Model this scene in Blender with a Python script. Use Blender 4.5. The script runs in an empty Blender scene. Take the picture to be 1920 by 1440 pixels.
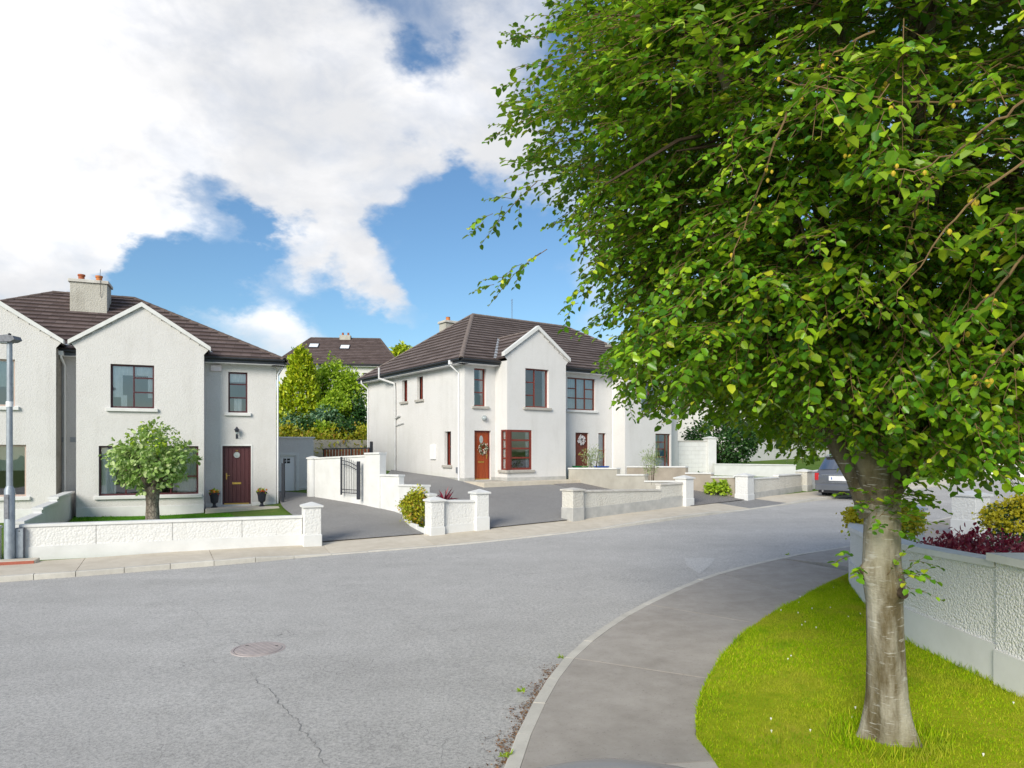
import bpy, bmesh, math, random
import numpy as np
from mathutils import Vector, Matrix

random.seed(7); RNG = np.random.default_rng(7)
SC = bpy.context.scene
COL = SC.collection
R = math.radians

# ------------------------------------------------------------------ camera
F, CX, HY, EYE = 1300.0, 960.0, 845.0, 2.7      # focal length (px), principal column, horizon row, eye height (m)
cam = bpy.data.cameras.new('camera')
cam.sensor_width = 36.0
cam.lens = F / 1920 * 36
cam.shift_y = (HY - 720) / 1920
cam.clip_start = 0.1
cam.clip_end = 3000
camo = bpy.data.objects.new('camera', cam)
camo.location = (0, 0, EYE)
camo.rotation_euler = (R(90), 0, 0)
COL.objects.link(camo)
SC.camera = camo

# ------------------------------------------------------------------ light and exposure
SUN_EL, SUN_AZ = 27.0, 24.0                      # sun behind the camera and to the left
SUN_STRENGTH, SUN_ANGLE = 2.1, 28.0              # thin cloud over the sun: soft shadows
SKY_STRENGTH = 0.13
EXPOSURE = 1.1
to_sun = Vector((-math.sin(R(SUN_AZ)) * math.cos(R(SUN_EL)), -math.cos(R(SUN_AZ)) * math.cos(R(SUN_EL)), math.sin(R(SUN_EL))))
sl = bpy.data.lights.new('sun', 'SUN')
sl.energy = SUN_STRENGTH
sl.angle = R(SUN_ANGLE)
sl.color = (1.0, 0.93, 0.80)
so = bpy.data.objects.new('sun', sl)
so.rotation_euler = to_sun.to_track_quat('Z', 'Y').to_euler()
so.location = (-20, -30, 40)
COL.objects.link(so)
SC.view_settings.view_transform = 'Standard'
SC.view_settings.look = 'None'
SC.view_settings.gamma = 1
SC.view_settings.exposure = EXPOSURE
SC.view_settings.use_curve_mapping = False


def pix_dir(px, py):
    return Vector(((px - CX) / F, 1.0, (HY - py) / F)).normalized()


def build_world():
    w = bpy.data.worlds.new('World')
    SC.world = w
    w.use_nodes = True
    nt = w.node_tree
    nt.nodes.clear()
    N, L = nt.nodes.new, nt.links.new
    out = N('ShaderNodeOutputWorld')
    bg = N('ShaderNodeBackground')
    bg.inputs['Strength'].default_value = SKY_STRENGTH
    L(bg.outputs[0], out.inputs[0])
    sky = N('ShaderNodeTexSky')
    sky.sky_type = 'NISHITA'
    sky.sun_disc = False
    sky.sun_elevation = R(SUN_EL)
    sky.sun_rotation = R(180 + SUN_AZ)
    sky.air_density = 1.15
    sky.dust_density = 0.3
    sky.ozone_density = 2.2
    tc = N('ShaderNodeTexCoord')
    nrm = N('ShaderNodeVectorMath'); nrm.operation = 'NORMALIZE'
    L(tc.outputs['Generated'], nrm.inputs[0])
    d = nrm.outputs[0]
    sep = N('ShaderNodeSeparateXYZ'); L(d, sep.inputs[0])

    def math_(op, a, b=None, clamp=False):
        n = N('ShaderNodeMath'); n.operation = op; n.use_clamp = clamp
        for i, x in enumerate((a, b)):
            if x is None:
                continue
            if isinstance(x, (int, float)):
                n.inputs[i].default_value = x
            else:
                L(x, n.inputs[i])
        return n.outputs[0]

    def mapr(x, a, b, c=0.0, e=1.0, smooth=True):
        n = N('ShaderNodeMapRange')
        n.interpolation_type = 'SMOOTHSTEP' if smooth else 'LINEAR'
        L(x, n.inputs[0])
        for i, v in enumerate((a, b, c, e)):
            n.inputs[i + 1].default_value = v
        return n.outputs[0]

    # cloud noise on the direction sphere, flattened so that clouds lie in layers
    mp = N('ShaderNodeMapping'); mp.inputs['Scale'].default_value = (1.0, 1.0, 1.7)
    mp.inputs['Location'].default_value = (3.1, 0.4, 0.2)
    mp.inputs['Rotation'].default_value = (0.0, R(16), 0.0)
    L(d, mp.inputs[0])

    def noise(scale, detail, rough, dist=0.0, off=None):
        n = N('ShaderNodeTexNoise')
        n.inputs['Scale'].default_value = scale
        n.inputs['Detail'].default_value = detail
        n.inputs['Roughness'].default_value = rough
        n.inputs['Distortion'].default_value = dist
        if off:
            m = N('ShaderNodeVectorMath'); m.operation = 'ADD'
            m.inputs[1].default_value = off
            L(mp.outputs[0], m.inputs[0]); L(m.outputs[0], n.inputs[0])
        else:
            L(mp.outputs[0], n.inputs[0])
        return n.outputs[0]

    big = noise(2.6, 3, 0.5, 0.1)
    fine = noise(6.5, 9, 0.56, 0.25)
    cov = math_('ADD', math_('MULTIPLY', math_('SUBTRACT', big, 0.5), 0.55), math_('MULTIPLY', math_('SUBTRACT', fine, 0.5), 1.1))
    # cloud banks (weight > 0) and clearings (weight < 0): pixel of the photograph, angular radius, weight
    banks = [(50, 100, 9, .6), (250, 110, 9, .6), (450, 150, 9, .55), (150, 290, 9, .55), (350, 295, 9, .55), (545, 290, 7.5, .5), (655, 345, 4.5, .5),
             (600, 60, 7, .35), (700, 140, 6, .35), (790, 235, 5.5, .35), (890, 240, 5.5, .4), (950, 310, 4, .3), (960, 70, 5, .3),
             (30, 455, 6, .6), (140, 485, 4.2, .55), (550, 460, 3.6, .36), (635, 488, 3.6, .36), (715, 538, 3.2, .38), (772, 582, 2.4, .32), (700, 425, 2.6, -.3), (590, 560, 3, -.25),
             (450, 600, 5, .2), (550, 605, 4, .2),
             (835, 125, 3.2, -.3), (390, 470, 6, -.55), (300, 525, 4.5, -.4), (860, 470, 8, -.6), (960, 560, 7, -.4), (340, 610, 5, -.3), (480, 520, 4, -.35), (640, 640, 5, -.4), (760, 640, 4, -.3)]
    tot = math_('ADD', cov, 0.10)
    # ragged edges: the banks are looked up along a direction shaken by noise
    wn = N('ShaderNodeTexNoise'); wn.inputs['Scale'].default_value = 5.5; wn.inputs['Detail'].default_value = 6; wn.inputs['Roughness'].default_value = .6
    L(mp.outputs[0], wn.inputs[0])
    ws = N('ShaderNodeVectorMath'); ws.operation = 'SUBTRACT'; L(wn.outputs[1], ws.inputs[0]); ws.inputs[1].default_value = (.5, .5, .5)
    wsc = N('ShaderNodeVectorMath'); wsc.operation = 'SCALE'; L(ws.outputs[0], wsc.inputs[0]); wsc.inputs['Scale'].default_value = .22
    wa_ = N('ShaderNodeVectorMath'); wa_.operation = 'ADD'; L(d, wa_.inputs[0]); L(wsc.outputs[0], wa_.inputs[1])
    wd_ = N('ShaderNodeVectorMath'); wd_.operation = 'NORMALIZE'; L(wa_.outputs[0], wd_.inputs[0])
    for px, py, rad, wgt in banks:
        dn = N('ShaderNodeVectorMath'); dn.operation = 'DOT_PRODUCT'
        L(wd_.outputs[0], dn.inputs[0]); dn.inputs[1].default_value = pix_dir(px, py)
        v = mapr(dn.outputs['Value'], math.cos(R(rad)), math.cos(R(rad * .15)), 0.0, wgt)
        tot = math_('ADD', tot, v)
    mask = mapr(tot, -0.16, 0.66)
    mask = math_('MULTIPLY', mask, mapr(noise(11, 8, .6, .3, (1.3, .2, .7)), .30, .62, .80, 1.0))
    mask = math_('MULTIPLY', mask, mapr(sep.outputs['Z'], -0.02, 0.06))
    # brightness inside the clouds: white tops, pale grey hollows
    sh = noise(3.4, 6, 0.55, 0.2, (0.0, 0.0, 0.11))
    shade = mapr(sh, 0.36, 0.66, 0.0, 1.0)
    cr = N('ShaderNodeMix'); cr.data_type = 'RGBA'
    k = 1.0 / SKY_STRENGTH / (2 ** EXPOSURE)
    cr.inputs[6].default_value = (0.82 * k, 0.83 * k, 0.855 * k, 1)
    cr.inputs[7].default_value = (1.24 * k, 1.225 * k, 1.22 * k, 1)
    L(shade, cr.inputs[0])
    sk = N('ShaderNodeMix'); sk.data_type = 'RGBA'; sk.blend_type = 'MULTIPLY'
    sk.inputs[0].default_value = 1.0
    L(sky.outputs[0], sk.inputs[6]); sk.inputs[7].default_value = SKY_TINT
    mx = N('ShaderNodeMix'); mx.data_type = 'RGBA'
    L(mask, mx.inputs[0]); L(sk.outputs[2], mx.inputs[6]); L(cr.outputs[2], mx.inputs[7])
    L(mx.outputs[2], bg.inputs[0])


SKY_TINT = (0.335, 0.43, 0.50, 1.0)
build_world()

# ------------------------------------------------------------------ mesh helpers


def mesh_obj(name, verts, faces, mat=None, parent=None, smooth=False, uvs=None):
    me = bpy.data.meshes.new(name)
    me.from_pydata([tuple(v) for v in verts], [], faces)
    if uvs is not None:
        ul = me.uv_layers.new(name='UVMap')
        flat = [c for f in faces for i in f for c in uvs[i]]
        ul.data.foreach_set('uv', flat)
    if mat:
        me.materials.append(mat)
    if smooth:
        me.polygons.foreach_set('use_smooth', [True] * len(me.polygons))
    me.update()
    o = bpy.data.objects.new(name, me)
    COL.objects.link(o)
    if parent:
        o.parent = parent
    return o


def np_obj(name, V, Fc, mat, parent=None, smooth=False):
    """V (n,3) floats, Fc (m,k) ints."""
    me = bpy.data.meshes.new(name)
    V = np.asarray(V, dtype=np.float32); Fc = np.asarray(Fc, dtype=np.int32)
    m, k = Fc.shape
    me.vertices.add(len(V)); me.vertices.foreach_set('co', V.ravel())
    me.loops.add(m * k); me.loops.foreach_set('vertex_index', Fc.ravel())
    me.polygons.add(m)
    me.polygons.foreach_set('loop_start', np.arange(0, m * k, k, dtype=np.int32))
    me.polygons.foreach_set('loop_total', np.full(m, k, dtype=np.int32))
    if smooth:
        me.polygons.foreach_set('use_smooth', np.ones(m, dtype=bool))
    me.update(calc_edges=True)
    me.validate()
    if mat:
        me.materials.append(mat)
    o = bpy.data.objects.new(name, me)
    COL.objects.link(o)
    if parent:
        o.parent = parent
    return o


class MB:
    """collects shapes of ONE part and links them as one mesh object"""

    def __init__(s):
        s.v, s.f = [], []

    def add(s, vs, fs):
        b = len(s.v)
        s.v += [Vector(v) for v in vs]
        s.f += [tuple(i + b for i in f) for f in fs]
        return s

    def box(s, lo, hi, fr=None):
        x0, y0, z0 = lo; x1, y1, z1 = hi
        vs = [(x0, y0, z0), (x1, y0, z0), (x1, y1, z0), (x0, y1, z0), (x0, y0, z1), (x1, y0, z1), (x1, y1, z1), (x0, y1, z1)]
        if fr:
            vs = [fr(*v) for v in vs]
        return s.add(vs, [(0, 3, 2, 1), (4, 5, 6, 7), (0, 1, 5, 4), (1, 2, 6, 5), (2, 3, 7, 6), (3, 0, 4, 7)])

    def cbox(s, lo, hi, c=.01, fr=None):
        """box with chamfered vertical and top edges"""
        x0, y0, z0 = lo; x1, y1, z1 = hi
        def ring(i, z):
            return [(x0 + i, y0, z), (x1 - i, y0, z), (x1, y0 + i, z), (x1, y1 - i, z), (x1 - i, y1, z), (x0 + i, y1, z), (x0, y1 - i, z), (x0, y0 + i, z)]
        def ring2(z):
            return [(x0 + c * 2, y0 + c, z), (x1 - c * 2, y0 + c, z), (x1 - c, y0 + c * 2, z), (x1 - c, y1 - c * 2, z), (x1 - c * 2, y1 - c, z), (x0 + c * 2, y1 - c, z), (x0 + c, y1 - c * 2, z), (x0 + c, y0 + c * 2, z)]
        vs = ring(c, z0) + ring(c, z1 - c) + ring2(z1)
        if fr:
            vs = [fr(*v) for v in vs]
        fs = [tuple(reversed(range(8))), tuple(range(16, 24))]
        for r in (0, 8):
            for i in range(8):
                j = (i + 1) % 8
                fs.append((r + i, r + j, r + 8 + j, r + 8 + i))
        return s.add(vs, fs)

    def tube(s, pts, rad, n=8, cap=True):
        pts = [Vector(p) for p in pts]
        if not isinstance(rad, (list, tuple, np.ndarray)):
            rad = [rad] * len(pts)
        vs, fs = [], []
        up = None
        for i, p in enumerate(pts):
            t = (pts[min(i + 1, len(pts) - 1)] - pts[max(i - 1, 0)]).normalized()
            if up is None:
                up = Vector((0, 0, 1)) if abs(t.z) < .9 else Vector((1, 0, 0))
            a = t.cross(up).normalized()
            b = t.cross(a).normalized()
            up = -b if (-b).dot(up) > 0 else b
            for k in range(n):
                an = 2 * math.pi * k / n
                vs.append(p + (a * math.cos(an) + b * math.sin(an)) * rad[i])
        for i in range(len(pts) - 1):
            for k in range(n):
                k2 = (k + 1) % n
                fs.append((i * n + k, i * n + k2, (i + 1) * n + k2, (i + 1) * n + k))
        if cap:
            fs.append(tuple(range(n))); fs.append(tuple(reversed(range((len(pts) - 1) * n, len(pts) * n))))
        return s.add(vs, fs)

    def lathe(s, prof, c=(0, 0, 0), n=16, fr=None):
        vs, fs = [], []
        for r, z in prof:
            for k in range(n):
                an = 2 * math.pi * k / n
                p = (c[0] + r * math.cos(an), c[1] + r * math.sin(an), c[2] + z)
                vs.append(fr(*p) if fr else p)
        for i in range(len(prof) - 1):
            for k in range(n):
                k2 = (k + 1) % n
                fs.append((i * n + k, i * n + k2, (i + 1) * n + k2, (i + 1) * n + k))
        fs.append(tuple(reversed(range(n)))); fs.append(tuple(range((len(prof) - 1) * n, len(prof) * n)))
        return s.add(vs, fs)

    def prism(s, poly, lo, hi, fr):
        """poly [(a,b)], extruded along c from lo to hi, placed by fr(a,b,c)"""
        n = len(poly)
        vs = [fr(a, b, lo) for a, b in poly] + [fr(a, b, hi) for a, b in poly]
        fs = [tuple(reversed(range(n))), tuple(range(n, 2 * n))]
        for i in range(n):
            j = (i + 1) % n
            fs.append((i, j, n + j, n + i))
        return s.add(vs, fs)

    def build(s, name, mat, parent=None, smooth=False, world=False, fix=True):
        vs = s.v
        if world and parent is not None:
            p = parent
            off = Vector((0, 0, 0))
            while p:
                off += p.location; p = p.parent
            vs = [v - off for v in vs]
        o = mesh_obj(name, vs, s.f, mat, parent, smooth)
        if fix:
            bm = bmesh.new(); bm.from_mesh(o.data)
            bmesh.ops.recalc_face_normals(bm, faces=bm.faces)
            bm.to_mesh(o.data); bm.free()
        if smooth:
            try:
                o.data.set_sharp_from_angle(angle=R(40))
            except Exception:
                pass
        return o


def thing(name, label, cat, loc=(0, 0, 0), rz=0.0, group=None):
    o = bpy.data.objects.new(name, None)
    o.empty_display_size = .2
    o.location = loc; o.rotation_euler = (0, 0, rz)
    COL.objects.link(o)
    o['label'] = label; o['category'] = cat; o['kind'] = 'thing'
    if group:
        o['group'] = group
    return o


def tag(o, label=None, cat=None, group=None, kind=None):
    for k, v in (('label', label), ('category', cat), ('group', group), ('kind', kind)):
        if v:
            o[k] = v
    return o


# ------------------------------------------------------------------ materials

def ramp(nt, fac, cols):
    n = nt.nodes.new('ShaderNodeValToRGB')
    e = n.color_ramp.elements
    e[0].position, e[0].color = cols[0][0], (*cols[0][1], 1)
    e[1].position, e[1].color = cols[-1][0], (*cols[-1][1], 1)
    for p, c in cols[1:-1]:
        x = e.new(p); x.color = (*c, 1)
    nt.links.new(fac, n.inputs[0])
    return n.outputs[0]


class Mat:
    def __init__(s, name, rough=.8, spec=.3, metal=0.0):
        s.m = bpy.data.materials.new(name)
        s.m.use_nodes = True
        s.nt = s.m.node_tree
        s.b = s.nt.nodes['Principled BSDF']
        s.out = s.nt.nodes['Material Output']
        s.b.inputs['Roughness'].default_value = rough
        s.b.inputs['Specular IOR Level'].default_value = spec
        s.b.inputs['Metallic'].default_value = metal
        s.tc = s.nt.nodes.new('ShaderNodeTexCoord')

    def N(s, t):
        return s.nt.nodes.new(t)

    def L(s, a, b):
        s.nt.links.new(a, b)

    def coord(s, kind='Object', scale=None):
        o = s.tc.outputs[kind]
        if scale:
            mp = s.N('ShaderNodeMapping'); mp.inputs['Scale'].default_value = scale
            s.L(o, mp.inputs[0]); o = mp.outputs[0]
        return o

    def noise(s, scale, detail=4, rough=.55, co=None, dist=0.0):
        n = s.N('ShaderNodeTexNoise')
        n.inputs['Scale'].default_value = scale; n.inputs['Detail'].default_value = detail
        n.inputs['Roughness'].default_value = rough; n.inputs['Distortion'].default_value = dist
        s.L(co if co is not None else s.coord(), n.inputs[0])
        return n.outputs[0]

    def voro(s, scale, feature='F1', co=None, out='Distance'):
        n = s.N('ShaderNodeTexVoronoi'); n.feature = feature
        n.inputs['Scale'].default_value = scale
        s.L(co if co is not None else s.coord(), n.inputs[0])
        return n.outputs[out]

    def math(s, op, a, b=None, clamp=False):
        n = s.N('ShaderNodeMath'); n.operation = op; n.use_clamp = clamp
        for i, x in enumerate((a, b)):
            if x is None:
                continue
            if isinstance(x, (int, float)):
                n.inputs[i].default_value = x
            else:
                s.L(x, n.inputs[i])
        return n.outputs[0]

    def mapr(s, x, a, b, c=0., e=1.):
        n = s.N('ShaderNodeMapRange'); s.L(x, n.inputs[0])
        for i, v in enumerate((a, b, c, e)):
            n.inputs[i + 1].default_value = v
        return n.outputs[0]

    def mix(s, fac, a, b, mode='MIX'):
        n = s.N('ShaderNodeMix'); n.data_type = 'RGBA'; n.blend_type = mode
        for i, x in ((0, fac), (6, a), (7, b)):
            if isinstance(x, (int, float)):
                n.inputs[i].default_value = x
            elif isinstance(x, tuple):
                n.inputs[i].default_value = (*x, 1) if len(x) == 3 else x
            else:
                s.L(x, n.inputs[i])
        return n.outputs[2]

    def base(s, c):
        if isinstance(c, tuple):
            s.b.inputs['Base Color'].default_value = (*c, 1)
        else:
            s.L(c, s.b.inputs['Base Color'])
        return s

    def bump(s, h, strength=.5, dist=.01):
        n = s.N('ShaderNodeBump')
        n.inputs['Strength'].default_value = strength; n.inputs['Distance'].default_value = dist
        s.L(h, n.inputs['Height']); s.L(n.outputs[0], s.b.inputs['Normal'])
        return s


def simple(name, c1, c2=None, scale=6, rough=.7, spec=.3, bump=0, bscale=40, bdist=.01, metal=0, stretch=None, detail=5):
    m = Mat(name, rough, spec, metal)
    co = m.coord('Object', stretch) if stretch else None
    if c2:
        m.base(ramp(m.nt, m.noise(scale, detail, .6, co), [(.3, c1), (.7, c2)]))
    else:
        m.base(c1)
    if bump:
        m.bump(m.noise(bscale, 4, .6, co), bump, bdist)
    return m.m


def render_mat(name, c, dark, bumpd=.012, bscale=26, stain=.35, rough=.92):
    """painted roughcast: pebbly relief, faint weather stains running down"""
    m = Mat(name, rough, .2)
    blot = m.noise(.9, 6, .62)
    streak = m.noise(2.2, 4, .6, m.coord('Object', (1.0, 1.0, .16)))
    f = m.math('ADD', m.math('MULTIPLY', m.mapr(blot, .45, .75), .5), m.math('MULTIPLY', m.mapr(streak, .5, .78), .6), True)
    f = m.math('MULTIPLY', f, stain)
    peb = m.voro(bscale)
    fine = m.noise(bscale * 2.6, 3, .6)
    col = m.mix(f, c, dark)
    pit = m.mapr(peb, .45, .8, 0, .16)
    col = m.mix(pit, col, dark)
    m.base(col)
    h = m.math('ADD', m.math('MULTIPLY', m.math('SUBTRACT', 1.0, peb), 1.0), m.math('MULTIPLY', fine, .6))
    m.bump(h, .85, bumpd)
    return m.m


M = {}
M['cream'] = render_mat('cream_roughcast', (.635, .62, .61), (.43, .41, .385), .007, 30, .45)
M['pale'] = render_mat('pale_roughcast', (.68, .667, .658), (.46, .445, .415), .006, 34, .45)
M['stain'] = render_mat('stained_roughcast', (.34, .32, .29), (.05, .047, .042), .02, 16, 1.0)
M['wallwhite'] = render_mat('white_roughcast', (.70, .696, .684), (.49, .475, .44), .014, 19, .35)
M['wallgrey'] = render_mat('weathered_roughcast', (.62, .60, .55), (.36, .33, .28), .02, 18, .7)
M['smoothwhite'] = simple('white_masonry_paint', (.70, .70, .697), (.61, .61, .60), 2.2, .75, .25, .15, 30, .004)
M['plinthgrey'] = simple('grey_plinth', (.36, .36, .35), (.5, .49, .47), 3, .85, .2, .2, 30, .004)
M['concrete'] = simple('raw_concrete', (.46, .44, .39), (.33, .31, .27), 1.3, .9, .2, .25, 20, .006)
M['concretetan'] = simple('tan_concrete', (.42, .37, .31), (.28, .245, .205), 1.1, .9, .2, .25, 20, .006)
M['coping'] = simple('white_coping', (.71, .71, .706), (.60, .60, .585), 3, .7, .25)
M['copinggrey'] = simple('weathered_coping', (.62, .60, .56), (.45, .42, .38), 3, .8, .2)
M['sillgrey'] = simple('stone_sill', (.46, .44, .40), (.34, .32, .29), 5, .85, .2)
M['upvc'] = simple('white_plastic', (.80, .80, .81), None, rough=.35, spec=.5)
M['upvcgrey'] = simple('grey_plastic_pipe', (.62, .62, .62), (.5, .5, .5), 3, .45, .4)
M['black'] = simple('black_fascia', (.016, .018, .024), (.03, .033, .04), 4, .4, .5)
M['iron'] = simple('black_iron', (.018, .02, .03), (.03, .033, .045), 9, .45, .5)
M['maroon'] = simple('maroon_woodgrain', (.055, .012, .016), (.085, .02, .024), 5, .42, .45, stretch=(3, 3, .4))
M['maroondoor'] = simple('maroon_door', (.072, .022, .026), (.1, .032, .036), 5, .42, .45, .1, 30, .003, stretch=(4, 4, .3))
M['redwood'] = simple('red_stained_wood', (.21, .035, .022), (.15, .025, .016), 6, .4, .45, stretch=(6, 6, .6))
M['orangewood'] = simple('varnished_door_wood', (.36, .068, .012), (.22, .034, .008), 3.2, .36, .5, .12, 20, .003, stretch=(5, 5, .35))
M['brownwood'] = simple('brown_stained_wood', (.17, .042, .024), (.115, .028, .017), 6, .5, .4, stretch=(6, 6, .6))
M['beigeframe'] = simple('beige_frame', (.52, .40, .34), (.47, .36, .31), 4, .45, .4)
M['brass'] = simple('brass', (.62, .40, .10), (.5, .32, .08), 20, .3, .5, metal=.75)
M['fencewood'] = simple('gate_slat_wood', (.27, .085, .038), (.17, .05, .026), 3.5, .75, .25, .2, 25, .004, stretch=(8, 8, .7))
M['lead'] = simple('lead_flashing', (.38, .40, .43), (.27, .29, .32), 4, .6, .4)
M['terracotta'] = simple('terracotta_pot', (.42, .13, .06), (.3, .09, .045), 6, .8, .2)
M['terraorange'] = simple('orange_pot', (.55, .2, .07), (.45, .16, .05), 6, .8, .2)
M['chimney'] = render_mat('chimney_render', (.5, .48, .43), (.24, .22, .18), .012, 22, .8)
M['galv'] = simple('galvanised_steel', (.36, .40, .44), (.24, .27, .31), 12, .5, .5, metal=.35, stretch=(1, 1, .5))
M['galvdark'] = simple('worn_grey_steel', (.20, .21, .24), (.11, .115, .13), 14, .6, .4)
M['curtain'] = simple('net_curtain', (.88, .88, .87), (.78, .78, .77), 8, .9, .1)
M['curtainblue'] = simple('pale_blue_curtain', (.52, .62, .68), (.62, .7, .74), 8, .9, .1)
M['blind'] = simple('pale_blind', (.50, .55, .48), (.56, .6, .54), 3, .9, .1)
M['teal'] = simple('teal_fabric', (.05, .36, .40), (.08, .45, .5), 5, .9, .1)
M['blue'] = simple('blue_fabric', (.03, .17, .5), (.05, .22, .6), 5, .9, .1)
M['dark'] = simple('dark_interior', (.03, .03, .032), (.05, .048, .045), 2, .9, .1)
M['soil'] = simple('soil', (.10, .07, .05), (.06, .045, .03), 12, .95, .1, .6, 30, .02)
M['redconc'] = simple('red_painted_edge', (.40, .13, .09), (.32, .10, .07), 8, .8, .2)
M['rustbrown'] = simple('brown_iron_cover', (.27, .13, .10), (.2, .1, .08), 8, .7, .3)
M['greenbox'] = simple('green_plastic', (.01, .16, .05), None, rough=.5)
M['bluebox'] = simple('blue_plastic', (.02, .1, .42), None, rough=.5)
M['urn'] = simple('dark_urn', (.02, .022, .032), (.035, .037, .05), 9, .5, .4)
M['tyre'] = simple('tyre_rubber', (.015, .015, .016), (.025, .025, .026), 20, .85, .2)
M['alloy'] = simple('alloy_wheel', (.35, .36, .38), None, rough=.35, metal=.8)
M['blacktrim'] = simple('black_trim', (.014, .014, .016), None, rough=.4)
M['chrome'] = simple('chrome_trim', (.7, .71, .73), None, rough=.15, metal=.95)
M['plate'] = simple('number_plate', (.75, .75, .73), None, rough=.5)


def glass_mat(name, refl=.06, tint=(.9, .93, .93), boost=1.0):
    m = Mat(name)
    nt = m.nt
    nt.nodes.remove(m.b)
    tr = m.N('ShaderNodeBsdfTransparent'); tr.inputs[0].default_value = (*tint, 1)
    gl = m.N('ShaderNodeBsdfGlossy'); gl.inputs['Roughness'].default_value = .015
    gl.inputs[0].default_value = (.95, .97, 1, 1)
    fr = m.N('ShaderNodeFresnel'); fr.inputs[0].default_value = 1.52
    nz = m.noise(1.3, 1)
    bp = m.N('ShaderNodeBump'); bp.inputs['Strength'].default_value = .06; bp.inputs['Distance'].default_value = .05
    m.L(nz, bp.inputs['Height']); m.L(bp.outputs[0], gl.inputs['Normal'])
    f = m.math('ADD', m.math('MULTIPLY', fr.outputs[0], 1.5 * boost), refl, True)
    mx = m.N('ShaderNodeMixShader'); m.L(f, mx.inputs[0]); m.L(tr.outputs[0], mx.inputs[1]); m.L(gl.outputs[0], mx.inputs[2])
    m.L(mx.outputs[0], m.out.inputs[0])
    return m.m


M['glass'] = glass_mat('window_glass', .12)
M['carglass'] = glass_mat('tinted_car_glass', .25, (.12, .13, .14))


def tile_mat(name, c1, c2, moss=.0):
    m = Mat(name, .8, .25)
    uv = m.tc.outputs['UV']
    br = m.N('ShaderNodeTexBrick')
    br.inputs['Scale'].default_value = 1.0
    br.inputs['Color1'].default_value = (0, 0, 0, 1); br.inputs['Color2'].default_value = (1, 1, 1, 1)
    br.inputs['Mortar'].default_value = (.5, .5, .5, 1)
    br.inputs['Mortar Size'].default_value = .004
    br.inputs['Brick Width'].default_value = .33; br.inputs['Row Height'].default_value = .345
    m.L(uv, br.inputs[0])
    oi = m.N('ShaderNodeObjectInfo')
    f = m.math('ADD', m.math('MULTIPLY', br.outputs['Color'], .45), m.math('MULTIPLY', m.noise(1.1, 5, .65, uv), .65))
    f = m.math('ADD', f, m.math('MULTIPLY', m.math('SUBTRACT', oi.outputs['Random'], .5), .16), True)
    col = ramp(m.nt, f, [(.2, c1), (.85, c2)])
    lich = m.mapr(m.noise(9, 5, .7, uv), .66, .78)
    col = m.mix(m.math('MULTIPLY', lich, .35), col, (.30, .25, .19))
    col = m.mix(br.outputs['Fac'], col, (.02, .018, .018))
    m.base(col)
    m.bump(m.noise(60, 3, .6, uv), .25, .006)
    return m.m


M['tile'] = tile_mat('brown_roof_tile', (.090, .064, .060), (.165, .125, .118))
M['tile2'] = tile_mat('grey_brown_roof_tile', (.105, .080, .075), (.185, .148, .14))
M['ridge'] = simple('ridge_tile_clay', (.15, .115, .10), (.09, .07, .064), 7, .85, .2, .3, 30, .005)
M['ridgelight'] = simple('pale_ridge_tile', (.22, .18, .16), (.15, .12, .11), 7, .85, .2, .3, 30, .005)


def leaf_mat(name, cols, trans=.35, tcol=(.30, .48, .04), rough=.42, spec=.4, patch=None):
    """leaves: a colour per leaf, light passing through"""
    m = Mat(name, rough, spec)
    g = m.N('ShaderNodeNewGeometry')
    c = ramp(m.nt, g.outputs['Random Per Island'], cols)
    if patch:
        for scale, lo, hi, amt, pc in patch:
            c = m.mix(m.mapr(m.noise(scale, 4, .6), lo, hi, 0, amt), c, pc)
    m.base(c)
    tl = m.N('ShaderNodeBsdfTranslucent')
    tcn = m.mix(.55, c, tcol)
    m.L(tcn, tl.inputs[0])
    mx = m.N('ShaderNodeMixShader'); mx.inputs[0].default_value = trans
    m.L(m.b.outputs[0], mx.inputs[1]); m.L(tl.outputs[0], mx.inputs[2]); m.L(mx.outputs[0], m.out.inputs[0])
    return m.m


M['leaf'] = leaf_mat('tree_leaf', [(0, (.03, .115, .016)), (.4, (.095, .26, .014)), (.78, (.22, .42, .018)), (.95, (.36, .52, .02)), (1, (.58, .60, .04))], .30, (.46, .66, .03), .34, .5)
M['leafsmall'] = leaf_mat('garden_tree_leaf', [(0, (.19, .33, .08)), (.5, (.34, .50, .13)), (1, (.64, .71, .38))], .35, (.36, .5, .12))
M['leafconifer'] = leaf_mat('golden_conifer_leaf', [(0, (.18, .29, .010)), (.5, (.36, .48, .012)), (1, (.62, .62, .03))], .25, (.4, .45, .03))
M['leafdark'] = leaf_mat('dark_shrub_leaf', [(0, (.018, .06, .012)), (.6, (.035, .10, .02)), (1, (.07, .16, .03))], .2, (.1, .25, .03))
M['leaflime'] = leaf_mat('lime_shrub_leaf', [(0, (.17, .30, .012)), (.5, (.32, .48, .02)), (1, (.50, .62, .06))], .35, (.35, .5, .04))
M['leafblue'] = leaf_mat('blue_green_shrub_leaf', [(0, (.05, .13, .07)), (.6, (.12, .24, .13)), (1, (.3, .42, .25))], .25, (.2, .4, .15))
M['leafgold'] = leaf_mat('golden_hedge_leaf', [(0, (.20, .26, .015)), (.5, (.38, .43, .02)), (.85, (.55, .48, .04)), (1, (.5, .25, .05))], .3, (.5, .5, .04))
M['leafyellow'] = leaf_mat('yellow_shrub_leaf', [(0, (.40, .38, .02)), (.5, (.68, .58, .02)), (1, (.78, .68, .06))], .3, (.7, .6, .03))
M['leafred'] = leaf_mat('red_shrub_leaf', [(0, (.13, .010, .028)), (.6, (.30, .022, .06)), (1, (.56, .17, .17))], .25, (.5, .05, .08))
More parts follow.
